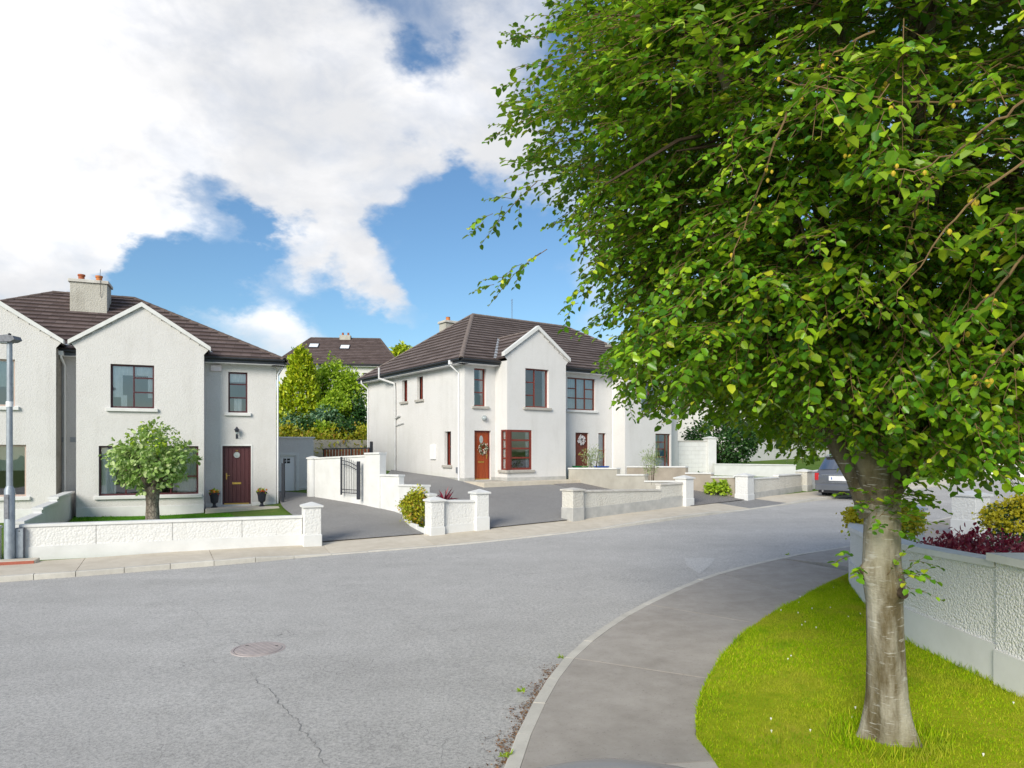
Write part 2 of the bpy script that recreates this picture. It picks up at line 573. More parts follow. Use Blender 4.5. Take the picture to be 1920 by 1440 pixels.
M['leafgrey'] = leaf_mat('feathery_grey_leaf', [(0, (.2, .27, .1)), (1, (.4, .47, .24))], .3, (.4, .5, .2))
M['flowerred'] = leaf_mat('red_flower', [(0, (.55, .03, .02)), (.6, (.7, .10, .02)), (1, (.8, .4, .05))], .25, (.8, .2, .05))
M['litter'] = leaf_mat('dry_leaf_litter', [(0, (.10, .05, .025)), (.6, (.2, .11, .06)), (1, (.33, .22, .13))], .1, (.3, .2, .1), .8, .1)
M['fruit'] = simple('beech_nut', (.55, .40, .03), (.40, .30, .03), 30, .7, .2)


def bark_mat(name, pale, dark, horiz=True):
    m = Mat(name, .85, .2)
    big = m.noise(3.2, 5, .65, m.coord('Object', (1.4, 1.4, .35)))
    col = ramp(m.nt, big, [(.38, dark), (.60, pale)])
    if horiz:
        bands = m.noise(6.5, 3, .55, m.coord('Object', (1.1, 1.1, 7.0)))
        col = m.mix(m.mapr(bands, .60, .68, 0, .62), col, (.50, .49, .45))
        col = m.mix(m.mapr(m.noise(1.3, 3, .6), .48, .7, 0, .55), col, (.15, .13, .045))
    else:
        cr = m.voro(9, 'DISTANCE_TO_EDGE', m.coord('Object', (1.2, 1.2, .7)))
        col = m.mix(m.mapr(cr, .0, .12, .8, 0), col, (.05, .04, .035))
    m.base(col)
    m.bump(m.math('ADD', m.noise(26, 5, .65, m.coord('Object', (1, 1, 1.8))), m.math('MULTIPLY', m.noise(5, 4, .6, m.coord('Object', (1.6, 1.6, .5))), 2.0)), .7, .018)
    return m.m


M['bark'] = bark_mat('smooth_grey_bark', (.36, .335, .27), (.12, .095, .052))
M['barkdark'] = bark_mat('rough_bark', (.30, .26, .22), (.12, .095, .075), False)
M['barkupper'] = bark_mat('upper_limb_bark', (.20, .175, .12), (.075, .058, .032))
M['branch'] = simple('branch_bark', (.085, .06, .04), (.05, .035, .025), 10, .85, .2)
M['twig'] = simple('green_twig', (.24, .16, .07), (.15, .09, .05), 20, .7, .2)
M['pole'] = simple('weathered_pole', (.30, .28, .25), (.2, .185, .165), 5, .9, .15, .3, 18, .008, stretch=(4, 4, .4))

# ------------------------------------------------------------------ ground model
S_TAB = ([-60, -5, 0, 4.4, 8, 14, 26, 60, 160], [0, 0, .04, .10, .19, .36, .63, 1.3, 2.4])


def zr(x, y):
    """road surface: the street climbs gently away from the junction"""
    return np.interp(np.asarray(x) * .866 + np.asarray(y) * .5, *S_TAB)


def hit(px, py, fn):
    """where the view ray of a pixel meets the surface z = fn(x, y)"""
    a, b = (px - CX) / F, (HY - py) / F
    lo, hi = 1.0, 1.0
    g = lambda Y: EYE + b * Y - float(fn(a * Y, Y))
    while g(hi) > 0 and hi < 300:
        lo = hi; hi *= 1.03
    for _ in range(40):
        m = (lo + hi) / 2
        if g(m) > 0:
            lo = m
        else:
            hi = m
    return Vector((a * hi, hi, float(fn(a * hi, hi))))


def at(px, py, Y):
    return Vector(((px - CX) / F * Y, Y, EYE + (HY - py) / F * Y))


KERB_L = [hit(px, py, zr) for px, py in ((0, 1092), (150, 1081), (300, 1069), (450, 1057), (600, 1043), (750, 1031), (900, 1018), (1050, 1002), (1190, 985), (1290, 971), (1390, 958), (1530, 939))]
d0 = (KERB_L[0] - KERB_L[2]); d0.z = 0; d0.normalize()
KERB_L.insert(0, KERB_L[0] + d0 * 12)
d1 = Vector((.80, .60, 0))
for k in range(6):
    p = KERB_L[-1] + d1 * 7
    KERB_L.append(p)


def resample(pts, step):
    pts = [Vector((p[0], p[1], 0)) for p in pts]
    # Catmull-Rom through the points
    dense = []
    for i in range(len(pts) - 1):
        p0, p1, p2, p3 = pts[max(i - 1, 0)], pts[i], pts[i + 1], pts[min(i + 2, len(pts) - 1)]
        for k in range(12):
            t = k / 12
            dense.append(.5 * ((2 * p1) + (p2 - p0) * t + (2 * p0 - 5 * p1 + 4 * p2 - p3) * t * t + (3 * p1 - p0 - 3 * p2 + p3) * t ** 3))
    dense.append(pts[-1])
    acc = [0]
    for a, b in zip(dense, dense[1:]):
        acc.append(acc[-1] + (b - a).length)
    n = max(2, int(round(acc[-1] / step)))
    out = []
    xs = [p.x for p in dense]; ys = [p.y for p in dense]
    for i in range(n + 1):
        t = acc[-1] * i / n
        out.append(Vector((np.interp(t, acc, xs), np.interp(t, acc, ys), 0)))
    return out


def offset(pts, d):
    out = []
    for i, p in enumerate(pts):
        t = (pts[min(i + 1, len(pts) - 1)] - pts[max(i - 1, 0)]).normalized()
        out.append(p + Vector((-t.y, t.x, 0)) * d)
    return out


KL = resample(KERB_L, .9)
BL = offset(KL, 1.55)                      # back of the far pavement
BLa = np.array([(p.x, p.y) for p in offset(resample(KERB_L, 3.0), 1.55)])


def Dback(x, y):
    """signed distance behind the back edge of the far pavement (house side positive)"""
    P = np.stack([np.asarray(x, float).ravel(), np.asarray(y, float).ravel()], 1)
    best = np.full(len(P), 1e9); sg = np.zeros(len(P))
    n = len(BLa) - 1
    for i in range(n):
        a, b = BLa[i], BLa[i + 1]
        ab = b - a
        t = (P - a) @ ab / (ab @ ab)
        t = np.clip(t, -1e3 if i == 0 else 0, 1e3 if i == n - 1 else 1)
        q = a + t[:, None] * ab
        dv = P - q
        dist = np.hypot(dv[:, 0], dv[:, 1])
        cr = ab[0] * dv[:, 1] - ab[1] * dv[:, 0]
        up = dist < best
        best[up] = dist[up]; sg[up] = np.sign(cr[up])
    return (best * sg).reshape(np.shape(x))


def H(x, y):
    """ground: pavement level at the back edge, gardens climbing to the houses, a bank behind them"""
    x = np.asarray(x, float); y = np.asarray(y, float)
    D = Dback(x, y)
    s = x * .866 + y * .5
    sl = np.interp(s, [-6, 1.5, 7, 12, 30], [.045, .055, .085, .122, .105])
    up = np.clip(D, 0, 9) * sl + np.interp(D, [9, 17, 19.2, 20.2, 46, 400], [0, .25, .35, 1.9, 4.4, 9])
    return zr(x, y) + np.where(D > 0, .15 + up, np.clip(.1 + .05 * (1 + D / 1.55), -.06, .15))


def Ht(x, y):
    D = Dback(x, y)
    return np.where(D > -.25, H(x, y) - .05, zr(x, y) - .08)


def G(px, py):
    return hit(px, py, H)

# ------------------------------------------------------------------ surface materials

def asphalt_mat(name, c1, c2, cracks=True, grain=130):
    m = Mat(name, .9, .25)
    co = m.coord('Object')
    big = m.noise(.28, 5, .6, co)
    mid = m.noise(1.9, 6, .65, co)
    f = m.math('ADD', m.math('MULTIPLY', big, .55), m.math('MULTIPLY', mid, .45))
    if cracks:
        mp2 = m.N('ShaderNodeMapping'); mp2.inputs['Rotation'].default_value = (0, 0, -R(30)); mp2.inputs['Scale'].default_value = (.05, .75, 1)
        m.L(co, mp2.inputs[0])
        f = m.math('ADD', f, m.math('MULTIPLY', m.math('SUBTRACT', m.noise(1.0, 3, .5, mp2.outputs[0]), .5), .42))
    col = ramp(m.nt, f, [(.36, c1), (.64, c2)])
    sp = m.voro(grain, 'F1', co, 'Color')
    spg = m.N('ShaderNodeRGBToBW'); m.L(sp, spg.inputs[0])
    col = m.mix(m.mapr(spg.outputs[0], .25, .8, .0, .42), col, m.mix(.5, col, (.62, .61, .60)))
    col = m.mix(m.mapr(m.noise(70, 2, .5, co), .56, .74, 0, .55), col, (.055, .055, .06))
    if cracks:
        # old surface dressing: fine map cracks inside worn patches
        warp = m.N('ShaderNodeVectorMath'); warp.operation = 'ADD'
        nz = m.N('ShaderNodeTexNoise'); nz.inputs['Scale'].default_value = 2.5
        m.L(co, nz.inputs[0])
        sc = m.N('ShaderNodeVectorMath'); sc.operation = 'SCALE'; sc.inputs['Scale'].default_value = .25
        m.L(nz.outputs[1], sc.inputs[0]); m.L(co, warp.inputs[0]); m.L(sc.outputs[0], warp.inputs[1])
        ed = m.voro(3.6, 'DISTANCE_TO_EDGE', warp.outputs[0])
        line = m.mapr(ed, .0, .022, 1, 0)
        patch = m.mapr(m.noise(.42, 3, .6, co), .58, .66)
        for cen, r1 in CRAZED:
            dv = m.N('ShaderNodeVectorMath'); dv.operation = 'DISTANCE'
            m.L(co, dv.inputs[0]); dv.inputs[1].default_value = cen
            rag = m.math('ADD', dv.outputs['Value'], m.math('MULTIPLY', m.math('SUBTRACT', m.noise(1.4, 4, .6, co), .5), r1))
            patch = m.math('MAXIMUM', patch, m.mapr(rag, r1, r1 * .55))
        fine = m.mapr(m.voro(8.5, 'DISTANCE_TO_EDGE', warp.outputs[0]), 0, .03, .55, 0)
        line = m.math('MAXIMUM', line, fine)
        line = m.math('MULTIPLY', line, m.mapr(m.noise(5, 4, .7, co), .38, .6))
        col = m.mix(m.math('MULTIPLY', m.math('MULTIPLY', line, patch), .75), col, (.09, .088, .086))
    col = m.mix(m.mapr(m.noise(26, 8, .9, co), .45, .58, .0, .62), col, (.19, .187, .183))
    col = m.mix(m.mapr(m.noise(40, 5, .85, co), .55, .66, 0, .75), col, (.66, .645, .62))
    m.base(col)
    m.bump(m.math('ADD', m.noise(grain, 3, .7, co), m.math('MULTIPLY', mid, .5)), .6, .012)
    return m.m


CRAZED = [(tuple(hit(780, 1405, zr)), .95), (tuple(hit(640, 1250, zr)), .7), (tuple(hit(430, 1215, zr)), .5), (tuple(hit(560, 1180, zr)), .6)]
M['road'] = asphalt_mat('worn_asphalt_road', (.45, .432, .41), (.58, .56, .535))
M['drive'] = asphalt_mat('dark_asphalt_drive', (.19, .182, .178), (.25, .242, .236), False)
M['driveold'] = asphalt_mat('older_drive_asphalt', (.13, .115, .112), (.18, .162, .158), False)
M['roadpatch'] = asphalt_mat('pale_road_patch', (.60, .585, .565), (.64, .625, .605), False)


def conc_pave(name, c1, c2, specks=.35):
    m = Mat(name, .9, .2)
    co = m.coord('Object')
    f = m.math('ADD', m.math('MULTIPLY', m.noise(.8, 5, .6, co), .5), m.math('MULTIPLY', m.noise(3.2, 6, .7, co), .5))
    oi = m.N('ShaderNodeObjectInfo')
    f = m.math('ADD', f, m.math('MULTIPLY', m.math('SUBTRACT', oi.outputs['Random'], .5), .14))
    col = ramp(m.nt, f, [(.34, c1), (.66, c2)])
    col = m.mix(m.mapr(m.noise(38, 3, .6, co), .6, .72, 0, specks), col, (.10, .09, .085))
    col = m.mix(m.mapr(m.noise(17, 4, .7, co), .68, .74, 0, .5), col, (.48, .45, .41))
    m.base(col)
    m.bump(m.noise(90, 4, .7, co), .4, .004)
    return m.m


M['pavetan'] = conc_pave('tan_concrete_pavement', (.50, .445, .36), (.62, .56, .47), .15)
M['pavegrey'] = conc_pave('weathered_concrete_pavement', (.305, .275, .245), (.41, .375, .34))
M['pavelight'] = conc_pave('pale_concrete', (.43, .39, .345), (.53, .485, .435))
M['kerb'] = conc_pave('concrete_kerb', (.46, .435, .39), (.60, .57, .51), .2)


def grass_ground(name, c1, c2, c3):
    m = Mat(name, .95, .1)
    co = m.coord('Object')
    f = m.math('ADD', m.math('MULTIPLY', m.noise(.9, 5, .65, co), .6), m.math('MULTIPLY', m.noise(9, 4, .7, co), .4))
    m.base(ramp(m.nt, f, [(.34, c1), (.5, c2), (.68, c3)]))
    m.bump(m.noise(45, 4, .7, co), .7, .02)
    return m.m


M['lawn'] = grass_ground('verge_turf', (.20, .26, .008), (.30, .36, .010), (.42, .40, .04))
M['gardenlawn'] = grass_ground('garden_turf', (.05, .16, .01), (.08, .22, .012), (.12, .26, .02))
M['terrain'] = grass_ground('terrain_turf', (.06, .12, .02), (.10, .17, .03), (.16, .19, .05))

# ------------------------------------------------------------------ terrain and road


def grid_obj(name, xs, ys, fn, mat, kind='structure'):
    X, Y = np.meshgrid(xs, ys)
    Z = fn(X, Y)
    V = np.stack([X.ravel(), Y.ravel(), np.asarray(Z).ravel()], 1)
    nx, ny = len(xs), len(ys)
    i = np.arange(nx * ny).reshape(ny, nx)
    Fc = np.stack([i[:-1, :-1].ravel(), i[:-1, 1:].ravel(), i[1:, 1:].ravel(), i[1:, :-1].ravel()], 1)
    o = np_obj(name, V, Fc, mat, None, True)
    if kind:
        o['kind'] = kind
    return o


def axis(lo, a, b, hi, step, far):
    l = [lo + (a - lo) * (1 - (1 - k / far) ** 2) for k in range(far)]
    m = list(np.arange(a, b, step))
    r = [b + (hi - b) * (k / far) ** 2 for k in range(far + 1)]
    return np.array(l + m + r)


grid_obj('terrain', axis(-900, -45, 60, 900, .8, 14), axis(-300, -6, 75, 1500, .8, 14), Ht, M['terrain'])


def road_fn(x, y):
    return zr(x, y)


road = grid_obj('road', np.arange(-34, 62, 1.0), np.arange(-14, 64, 1.0), lambda x, y: np.where(Dback(x, y) > .6, zr(x, y) - .3, zr(x, y)), M['road'])


def strip(A, B, zf, across, name, mat, parent=None, thick=0.0, kind=None):
    """sheet between two matched polylines A and B; zf(x, y, t) is its height"""
    n = len(A)
    V, Fc = [], []
    for i in range(n):
        for k in range(across + 1):
            t = k / across
            p = A[i].lerp(B[i], t)
            V.append((p.x, p.y, float(zf(p.x, p.y, t))))
    w = across + 1
    for i in range(n - 1):
        for k in range(across):
            a = i * w + k
            Fc.append((a, a + w, a + w + 1, a + 1))
    if thick:
        rim = [i * w for i in range(n)] + [(n - 1) * w + k for k in range(1, w)] + [i * w + across for i in range(n - 2, -1, -1)] + [k for k in range(across - 1, 0, -1)]
        b = len(V)
        for r in rim:
            V.append((V[r][0], V[r][1], V[r][2] - thick))
        m = len(rim)
        for i in range(m):
            j = (i + 1) % m
            Fc.append((rim[i], b + i, b + j, rim[j]))
    o = mesh_obj(name, V, Fc, mat, parent)
    bm = bmesh.new(); bm.from_mesh(o.data)
    bmesh.ops.recalc_face_normals(bm, faces=bm.faces)
    up = sum(f.normal.z for f in bm.faces)
    if up < 0:
        bmesh.ops.reverse_faces(bm, faces=bm.faces)
    bm.to_mesh(o.data); bm.free()
    if kind:
        o['kind'] = kind
    return o


def kerb_px(p):
    return CX + F * p.x / p.y if p.y > 3 else -500


def kh_left(p):
    x = kerb_px(p)
    return float(np.interp(x, [500, 580, 1130, 1190, 1330, 1380, 1470, 1520], [.115, .03, .03, .10, .10, .03, .03, .11]))


def kerb_run(name, pts, side, hf, mat, label_kind='structure'):
    """a row of kerbstones along pts; the body of the kerb lies on its left (side=1) or right (side=-1)"""
    root = None
    W = .13
    for i in range(len(pts) - 1):
        a, b = pts[i], pts[i + 1]
        t = (b - a); ln = t.length; t.normalize()
        nrm = Vector((-t.y, t.x, 0)) * side
        g = .006
        jit = random.uniform(-.004, .004)
        V = []
        h0, h1 = hf(a) + jit, hf(b) + jit
        for p, h, e in ((a, h0, g), (b, h1, -g)):
            q = p + t * e
            z = float(zr(q.x, q.y))
            c = .014
            for off, zz in ((0, z - .12), (.0, z + h - c), (c, z + h), (W, z + h + .002), (W, z - .12)):
                r = q + nrm * off
                V.append((r.x, r.y, zz))
        Fc = [(0, 1, 6, 5), (1, 2, 7, 6), (2, 3, 8, 7), (3, 4, 9, 8), (0, 4, 3, 2, 1), (5, 6, 7, 8, 9)]
        if root is None:
            root = mesh_obj(name, V, Fc, mat)
            root['kind'] = 'structure'
        else:
            mesh_obj('kerbstone', V, Fc, mat, root)
    for o in [root] + list(root.children):
        bm = bmesh.new(); bm.from_mesh(o.data)
        bmesh.ops.recalc_face_normals(bm, faces=bm.faces); bm.to_mesh(o.data); bm.free()
    return root


kerb_run('kerb', KL, 1, kh_left, M['kerb'])
# far pavement in concrete bays
KI, KB = offset(KL, .135), offset(KL, 1.78)
PAVE = None
i = 0
while i < len(KL) - 1:
    j = min(i + 3, len(KL) - 1)
    A = [p.copy() for p in KI[i:j + 1]]; B = [p.copy() for p in KB[i:j + 1]]
    for Q in (A, B):
        d = (Q[-1] - Q[0]).normalized() * .006
        Q[0] += d; Q[-1] -= d
    zf = lambda x, y, t: float(zr(x, y)) + (1 - t) * kh_left(Vector((x, y, 0))) + t * .15
    xm = kerb_px(A[0])
    mt = M['drive'] if 1345 < xm < 1440 else M['pavetan']
    o = strip(A, B, zf, 3, 'pavement' if PAVE is None else 'paving_bay', mt, PAVE, .1)
    if PAVE is None:
        PAVE = o; o['kind'] = 'structure'
    i = j

# near corner: kerb, pavement, verge
HRf = lambda x, y: zr(x, y) + .10
KERB_R = [hit(px, py, HRf) for px, py in ((944, 1440), (985, 1340), (1050, 1240), (1125, 1178), (1205, 1131), (1330, 1078), (1480, 1041), (1590, 1021), (1714, 981), (1798, 961), (1910, 938))]
KERB_R = [Vector((-.42, 3.6, 0)), Vector((-.75, .5, 0)), Vector((-.95, -5, 0))][::-1] + KERB_R
dr = Vector((.80, .60, 0))
for k in range(4):
    KERB_R.append(Vector((KERB_R[-1].x, KERB_R[-1].y, 0)) + dr * 6)
KR = resample(KERB_R, .75)


def kh_right(p):
    x = kerb_px(p)
    return float(np.interp(x, [1560, 1640, 1960, 2040], [.10, .04, .04, .10]))


kerb_run('kerb', KR, -1, kh_right, M['kerb'])
LAWN_E = [hit(px, py, HRf) for px, py in ((1345, 1440), (1310, 1400), (1304, 1360), (1318, 1295), (1368, 1218), (1430, 1166), (1500, 1126), (1590, 1080), (1625, 1068))]
LAWN_E = [Vector((1.55, -5, 0)), Vector((1.58, .5, 0)), Vector((1.6, 3.6, 0))] + LAWN_E
WALL_B = [hit(px, py, HRf) for px, py in ((1920, 1316), (1870, 1287), (1780, 1244), (1697, 1202), (1650, 1166), (1620, 1132), (1602, 1108), (1594, 1092))]
LW = resample(LAWN_E, .5)
# pavement of the corner: matched polylines (kerb back edge -> lawn edge, then -> line behind the kerb)
KRi = offset(KR, -.135)


def sub(pts, a, b, n):
    """n points evenly along pts between the points nearest to a and b"""
    ia = min(range(len(pts)), key=lambda k: (pts[k].xy - Vector(a).xy).length)
    ib = min(range(len(pts)), key=lambda k: (pts[k].xy - Vector(b).xy).length)
    seg = [p.copy() for p in (pts[ia:ib + 1] if ib > ia else pts[ib:ia + 1][::-1])]
    acc = [0]
    for p, q in zip(seg, seg[1:]):
        acc.append(acc[-1] + (q - p).length)
    return [Vector((np.interp(acc[-1] * k / (n - 1), acc, [p.x for p in seg]), np.interp(acc[-1] * k / (n - 1), acc, [p.y for p in seg]), 0)) for k in range(n)]


joints = [((-.95, -5), (1.55, -5)), ((-.72, .9), (1.58, .9)), (hit(952, 1411, HRf), hit(1312, 1427, HRf)), (hit(1061, 1234, HRf), hit(1340, 1266, HRf)),
          (hit(1205, 1137, HRf), hit(1400, 1170, HRf)), (hit(1335, 1079, HRf), hit(1500, 1126, HRf)), (hit(1475, 1044, HRf), hit(1600, 1075, HRf))]
NPAVE = None
for k in range(len(joints) - 1):
    A = sub(KRi, joints[k][0], joints[k + 1][0], 9)
    B = sub(LW, joints[k][1], joints[k + 1][1], 9)
    for Q in (A, B):
        d = (Q[-1] - Q[0]).normalized() * .007
        Q[0] += d; Q[-1] -= d
    zf = lambda x, y, t: float(zr(x, y)) + .102 + .02 * t
    o = strip(A, B, zf, 6, 'corner_pavement' if NPAVE is None else 'paving_bay', M['pavelight'] if k in (0, 1) else M['pavegrey'], NPAVE, .1)
    if NPAVE is None:
        NPAVE = o; o['kind'] = 'structure'
jf = strip(sub(KRi, joints[0][0], joints[-1][0], 40), sub(LW, joints[0][1], joints[-1][1], 40), lambda x, y, t: float(zr(x, y)) + .0965 + .02 * t, 6, 'joint_filler', M['soil'], NPAVE)
# the same pavement carried on in front of the neighbouring drive
A = sub(KRi, KERB_R[9], KERB_R[-1], 40)
A = sub(KRi, hit(1480, 1044, HRf), KERB_R[-1], 24)
B = offset(A, -1.7)
for k in range(0, 21, 3):
    a, b = A[k:k + 4], B[k:k + 4]
    a = [p.copy() for p in a]; b = [p.copy() for p in b]
    for Q in (a, b):
        d = (Q[-1] - Q[0]).normalized() * .007
        Q[0] += d; Q[-1] -= d
    strip(a, b, lambda x, y, t: float(zr(x, y)) + kh_right(Vector((x, y, 0))) + .06 * t + .002, 3, 'paving_bay', M['pavegrey'], NPAVE, .1)
# the neighbour's ground beyond the curved wall (drive and beds), a sheet just under the pavement
nb = mesh_obj('driveway', [(5.0, -6, 0), (40, -6, 0), (40, 40, 0), (26, 31, 0), (14.6, 20.2, 0), (9.3, 15.6, 0), (6.35, 12.9, 0), (5.2, 9, 0)], [tuple(range(8))], M['pavegrey'])
bm = bmesh.new(); bm.from_mesh(nb.data)
bmesh.ops.triangulate(bm, faces=bm.faces)
bmesh.ops.subdivide_edges(bm, edges=bm.edges, cuts=7, use_grid_fill=True)
for v in bm.verts:
    v.co.z = float(zr(v.co.x, v.co.y)) + .085
bmesh.ops.recalc_face_normals(bm, faces=bm.faces)
if sum(f.normal.z for f in bm.faces) < 0:
    bmesh.ops.reverse_faces(bm, faces=bm.faces)
bm.to_mesh(nb.data); bm.free()
nb['kind'] = 'structure'

# verge (lawn sheet) and its grass
LA = sub(LW, (1.55, -5), LAWN_E[-2], 60)
WB = resample([Vector((5.35, -5, 0)), Vector((5.25, 2, 0)), Vector((5.2, 5, 0))] + WALL_B + [hit(1612, 1074, HRf)], .4)
LB = sub(WB, WB[0], WB[-1], 60)
zl = lambda x, y, t: float(zr(x, y)) + .128 + .03 * math.sin(math.pi * t)
strip(LA, LB, zl, 10, 'verge', M['lawn'], None, .1, 'structure')


def blades(name, A, B, zf, n, hmin, hmax, mat, wd=.004, bias=1.0, ymin=None):
    """short grass blades scattered over the sheet between polylines A and B"""
    Aa = np.array([(p.x, p.y) for p in A]); Ba = np.array([(p.x, p.y) for p in B])
    m = len(A) - 1
    seg = RNG.random(n) * m
    i = np.minimum(seg.astype(int), m - 1); f = (seg - i)[:, None]
    t = RNG.random(n)[:, None]
    P = (Aa[i] * (1 - f) + Aa[i + 1] * f) * (1 - t) + (Ba[i] * (1 - f) + Ba[i + 1] * f) * t
    if ymin is not None:
        ok = P[:, 1] > ymin
        P, t = P[ok], t[ok]
    n = len(P)
    z = zr(P[:, 0], P[:, 1]) + zf(t[:, 0]) if zf else H(P[:, 0], P[:, 1])
    an = RNG.random(n) * 6.283
    clump = .6 + .8 * np.clip(np.sin(P[:, 0] * 3.1 + 1.7 * np.sin(P[:, 1] * 2.3)) * np.sin(P[:, 1] * 2.7 + np.sin(P[:, 0] * 1.9)) * .5 + .5, 0, 1)
    h = (hmin + (hmax - hmin) * RNG.random(n)) * clump
    lean = RNG.normal(0, .5, (n, 2)) * h[:, None]
    w = wd * (.7 + .6 * RNG.random(n))
    dx, dy = np.cos(an) * w, np.sin(an) * w
    b0 = np.stack([P[:, 0] - dx, P[:, 1] - dy, z - .01], 1); b1 = np.stack([P[:, 0] + dx, P[:, 1] + dy, z - .01], 1)
    tp = np.stack([P[:, 0] + lean[:, 0], P[:, 1] + lean[:, 1], z + h], 1)
    md = (b0 + b1) / 2 * .45 + tp * .55; md[:, 2] += h * .12
    m0 = md - np.stack([dx, dy, 0 * dx], 1) * .7; m1 = md + np.stack([dx, dy, 0 * dx], 1) * .7
    V = np.stack([b0, b1, m1, m0, tp], 1).reshape(-1, 3)
    k = np.arange(n)[:, None] * 5
    Fc = np.concatenate([k + np.array([[0, 1, 2]]), k + np.array([[0, 2, 3]]), k + np.array([[3, 2, 4]])])
    o = np_obj(name, V, Fc, mat)
    return o


M['grass'] = leaf_mat('grass_blade', [(0, (.15, .31, .006)), (.4, (.28, .45, .008)), (.8, (.40, .54, .010)), (1, (.58, .55, .06))], .3, (.5, .58, .02), .9, .03, patch=[(1.1, .5, .64, .6, (.42, .38, .05)), (2.3, .56, .66, .6, (.12, .26, .012)), (7, .62, .72, .5, (.34, .27, .09))])
M['grassgarden'] = leaf_mat('garden_grass_blade', [(0, (.045, .17, .01)), (.5, (.08, .25, .012)), (1, (.14, .33, .02))], .3, (.15, .4, .03), .6, .2)
g = blades('grass', LA, LB, lambda t: .128 + .03 * np.sin(np.pi * t), 170000, .012, .035, M['grass'], .0035, ymin=3.8)
tag(g, 'short sunlit yellow-green grass of the corner verge', 'grass', kind='stuff')
# longer, untidy blades along the lawn edge and at the wall foot
eg = blades('grass', LA, [p.lerp(LB[i], .012) for i, p in enumerate(offset(LA, .03))], lambda t: .118 + 0 * t, 5200, .02, .06, M['grass'], .0035, ymin=3.8)
tag(eg, 'ragged longer grass blades overhanging the pavement edge of the verge', 'grass', kind='stuff')
eg = blades('grass', [p.lerp(LA[i], .02) for i, p in enumerate(LB)], [p.lerp(LA[i], .004) for i, p in enumerate(LB)], lambda t: .12 + 0 * t, 3600, .03, .09, M['grass'], .0035, ymin=3.8)
tag(eg, 'longer unmown grass at the foot of the curved wall', 'grass', kind='stuff')
# daisies
nd = 46
seg = RNG.integers(12, 55, nd); tt = RNG.random(nd)
mb = MB()
for i, t in zip(seg, tt):
    p = LA[i].lerp(LB[i], float(t))
    z = float(zr(p.x, p.y)) + .128 + .03 * math.sin(math.pi * t) + .022
    mb.lathe([(.002, -.02), (.009, 0), (.007, .004)], (p.x + random.uniform(-.1, .1), p.y + random.uniform(-.1, .1), z), 6)
tag(mb.build('daisies', simple('daisy_petal', (.85, .85, .82), None, rough=.8)), 'tiny white daisies dotted through the verge grass', 'daisies', kind='stuff')

# manhole, cracks, patch
c = hit(485, 1217, zr)
mh = thing('manhole_cover', 'round pinkish-grey iron manhole cover set in the road', 'manhole cover', (c.x, c.y, c.z))
M['manhole'] = simple('dusty_iron_cover', (.43, .375, .365), (.33, .29, .28), 6, .75, .3)
mb = MB().lathe([(.30, -.02), (.30, .008), (.295, .011), (.0, .012)], (0, 0, 0), 40)
mb.build('lid', M['manhole'], mh)
mb = MB()
prof = [(.312, -.02), (.312, .007), (.345, .006), (.35, -.02)]
mb.lathe(prof, (0, 0, 0), 40).build('rim', M['manhole'], mh)
mb = MB()
for k in range(-6, 7):
    for q in range(-6, 7):
        x, y = k * .045, q * .045
        if x * x + y * y < .27 ** 2 and (k + q) % 2 == 0:
            mb.box((x - .015, y - .008, .011), (x + .015, y + .008, .0145))
mb.build('tread', M['manhole'], mh)['kind'] = 'stuff'
for s_ in (-1, 1):
    MB().box((s_ * .2 - .02, .1, .012), (s_ * .2 + .02, .13, .0135)).build('lifting_slot', M['blacktrim'], mh)

M['crack'] = simple('crack_grey', (.17, .167, .163), (.26, .255, .25), 30, rough=1)  # the cracks' own dark grey, mottled at random


def crack(pts_px, w):
    pts = [hit(px, py, zr) for px, py in pts_px]
    pts = resample(pts, .06)
    V, Fc = [], []
    for i, p in enumerate(pts):
        t = (pts[min(i + 1, len(pts) - 1)] - pts[max(i - 1, 0)]).normalized()
        nrm = Vector((-t.y, t.x, 0))
        q = p + nrm * (random.gauss(0, .012) + .014 * math.sin(i * .7) * math.sin(i * .23))
        ww = w * .45 * max(.05, random.gauss(.7, .45)) * min(1, (len(pts) - i) / 8, (i + 1) / 6)
        for s_ in (-1, 1):
            r = q + nrm * ww * s_
            V.append((r.x, r.y, float(zr(r.x, r.y)) + .004))
        if i:
            Fc.append((2 * i - 2, 2 * i - 1, 2 * i + 1, 2 * i))
    mesh_obj('crack', V, Fc, M['crack'], road)


crack([(470, 1262), (500, 1290), (530, 1325), (565, 1365), (590, 1400), (620, 1445)], .011)
crack([(395, 1178), (370, 1150), (350, 1138)], .006)
crack([(455, 1232), (462, 1250), (475, 1268)], .007)
crack([(548, 1205), (580, 1232), (620, 1250)], .006)
crack([(900, 1090), (1100, 1062), (1300, 1045), (1400, 1033)], .006)
crack([(300, 1135), (500, 1105), (700, 1086), (900, 1060)], .004)
pp = [hit(px, py, zr) for px, py in ((1283, 1046), (1342, 1047), (1333, 1060), (1312, 1076), (1288, 1062))]
mesh_obj('repair_patch', [(p.x, p.y, p.z + .004) for p in pp], [tuple(range(len(pp)))], M['roadpatch'], road)

# ------------------------------------------------------------------ drives and gardens on the house side


def toBL(p):
    """nearest point on the back edge of the far pavement"""
    x, y = p[0], p[1]
    for _ in range(6):
        d = float(Dback(x, y)); e = .01
        gx = (float(Dback(x + e, y)) - d) / e; gy = (float(Dback(x, y + e)) - d) / e
        x -= gx * d; y -= gy * d
    return Vector((x, y, 0))


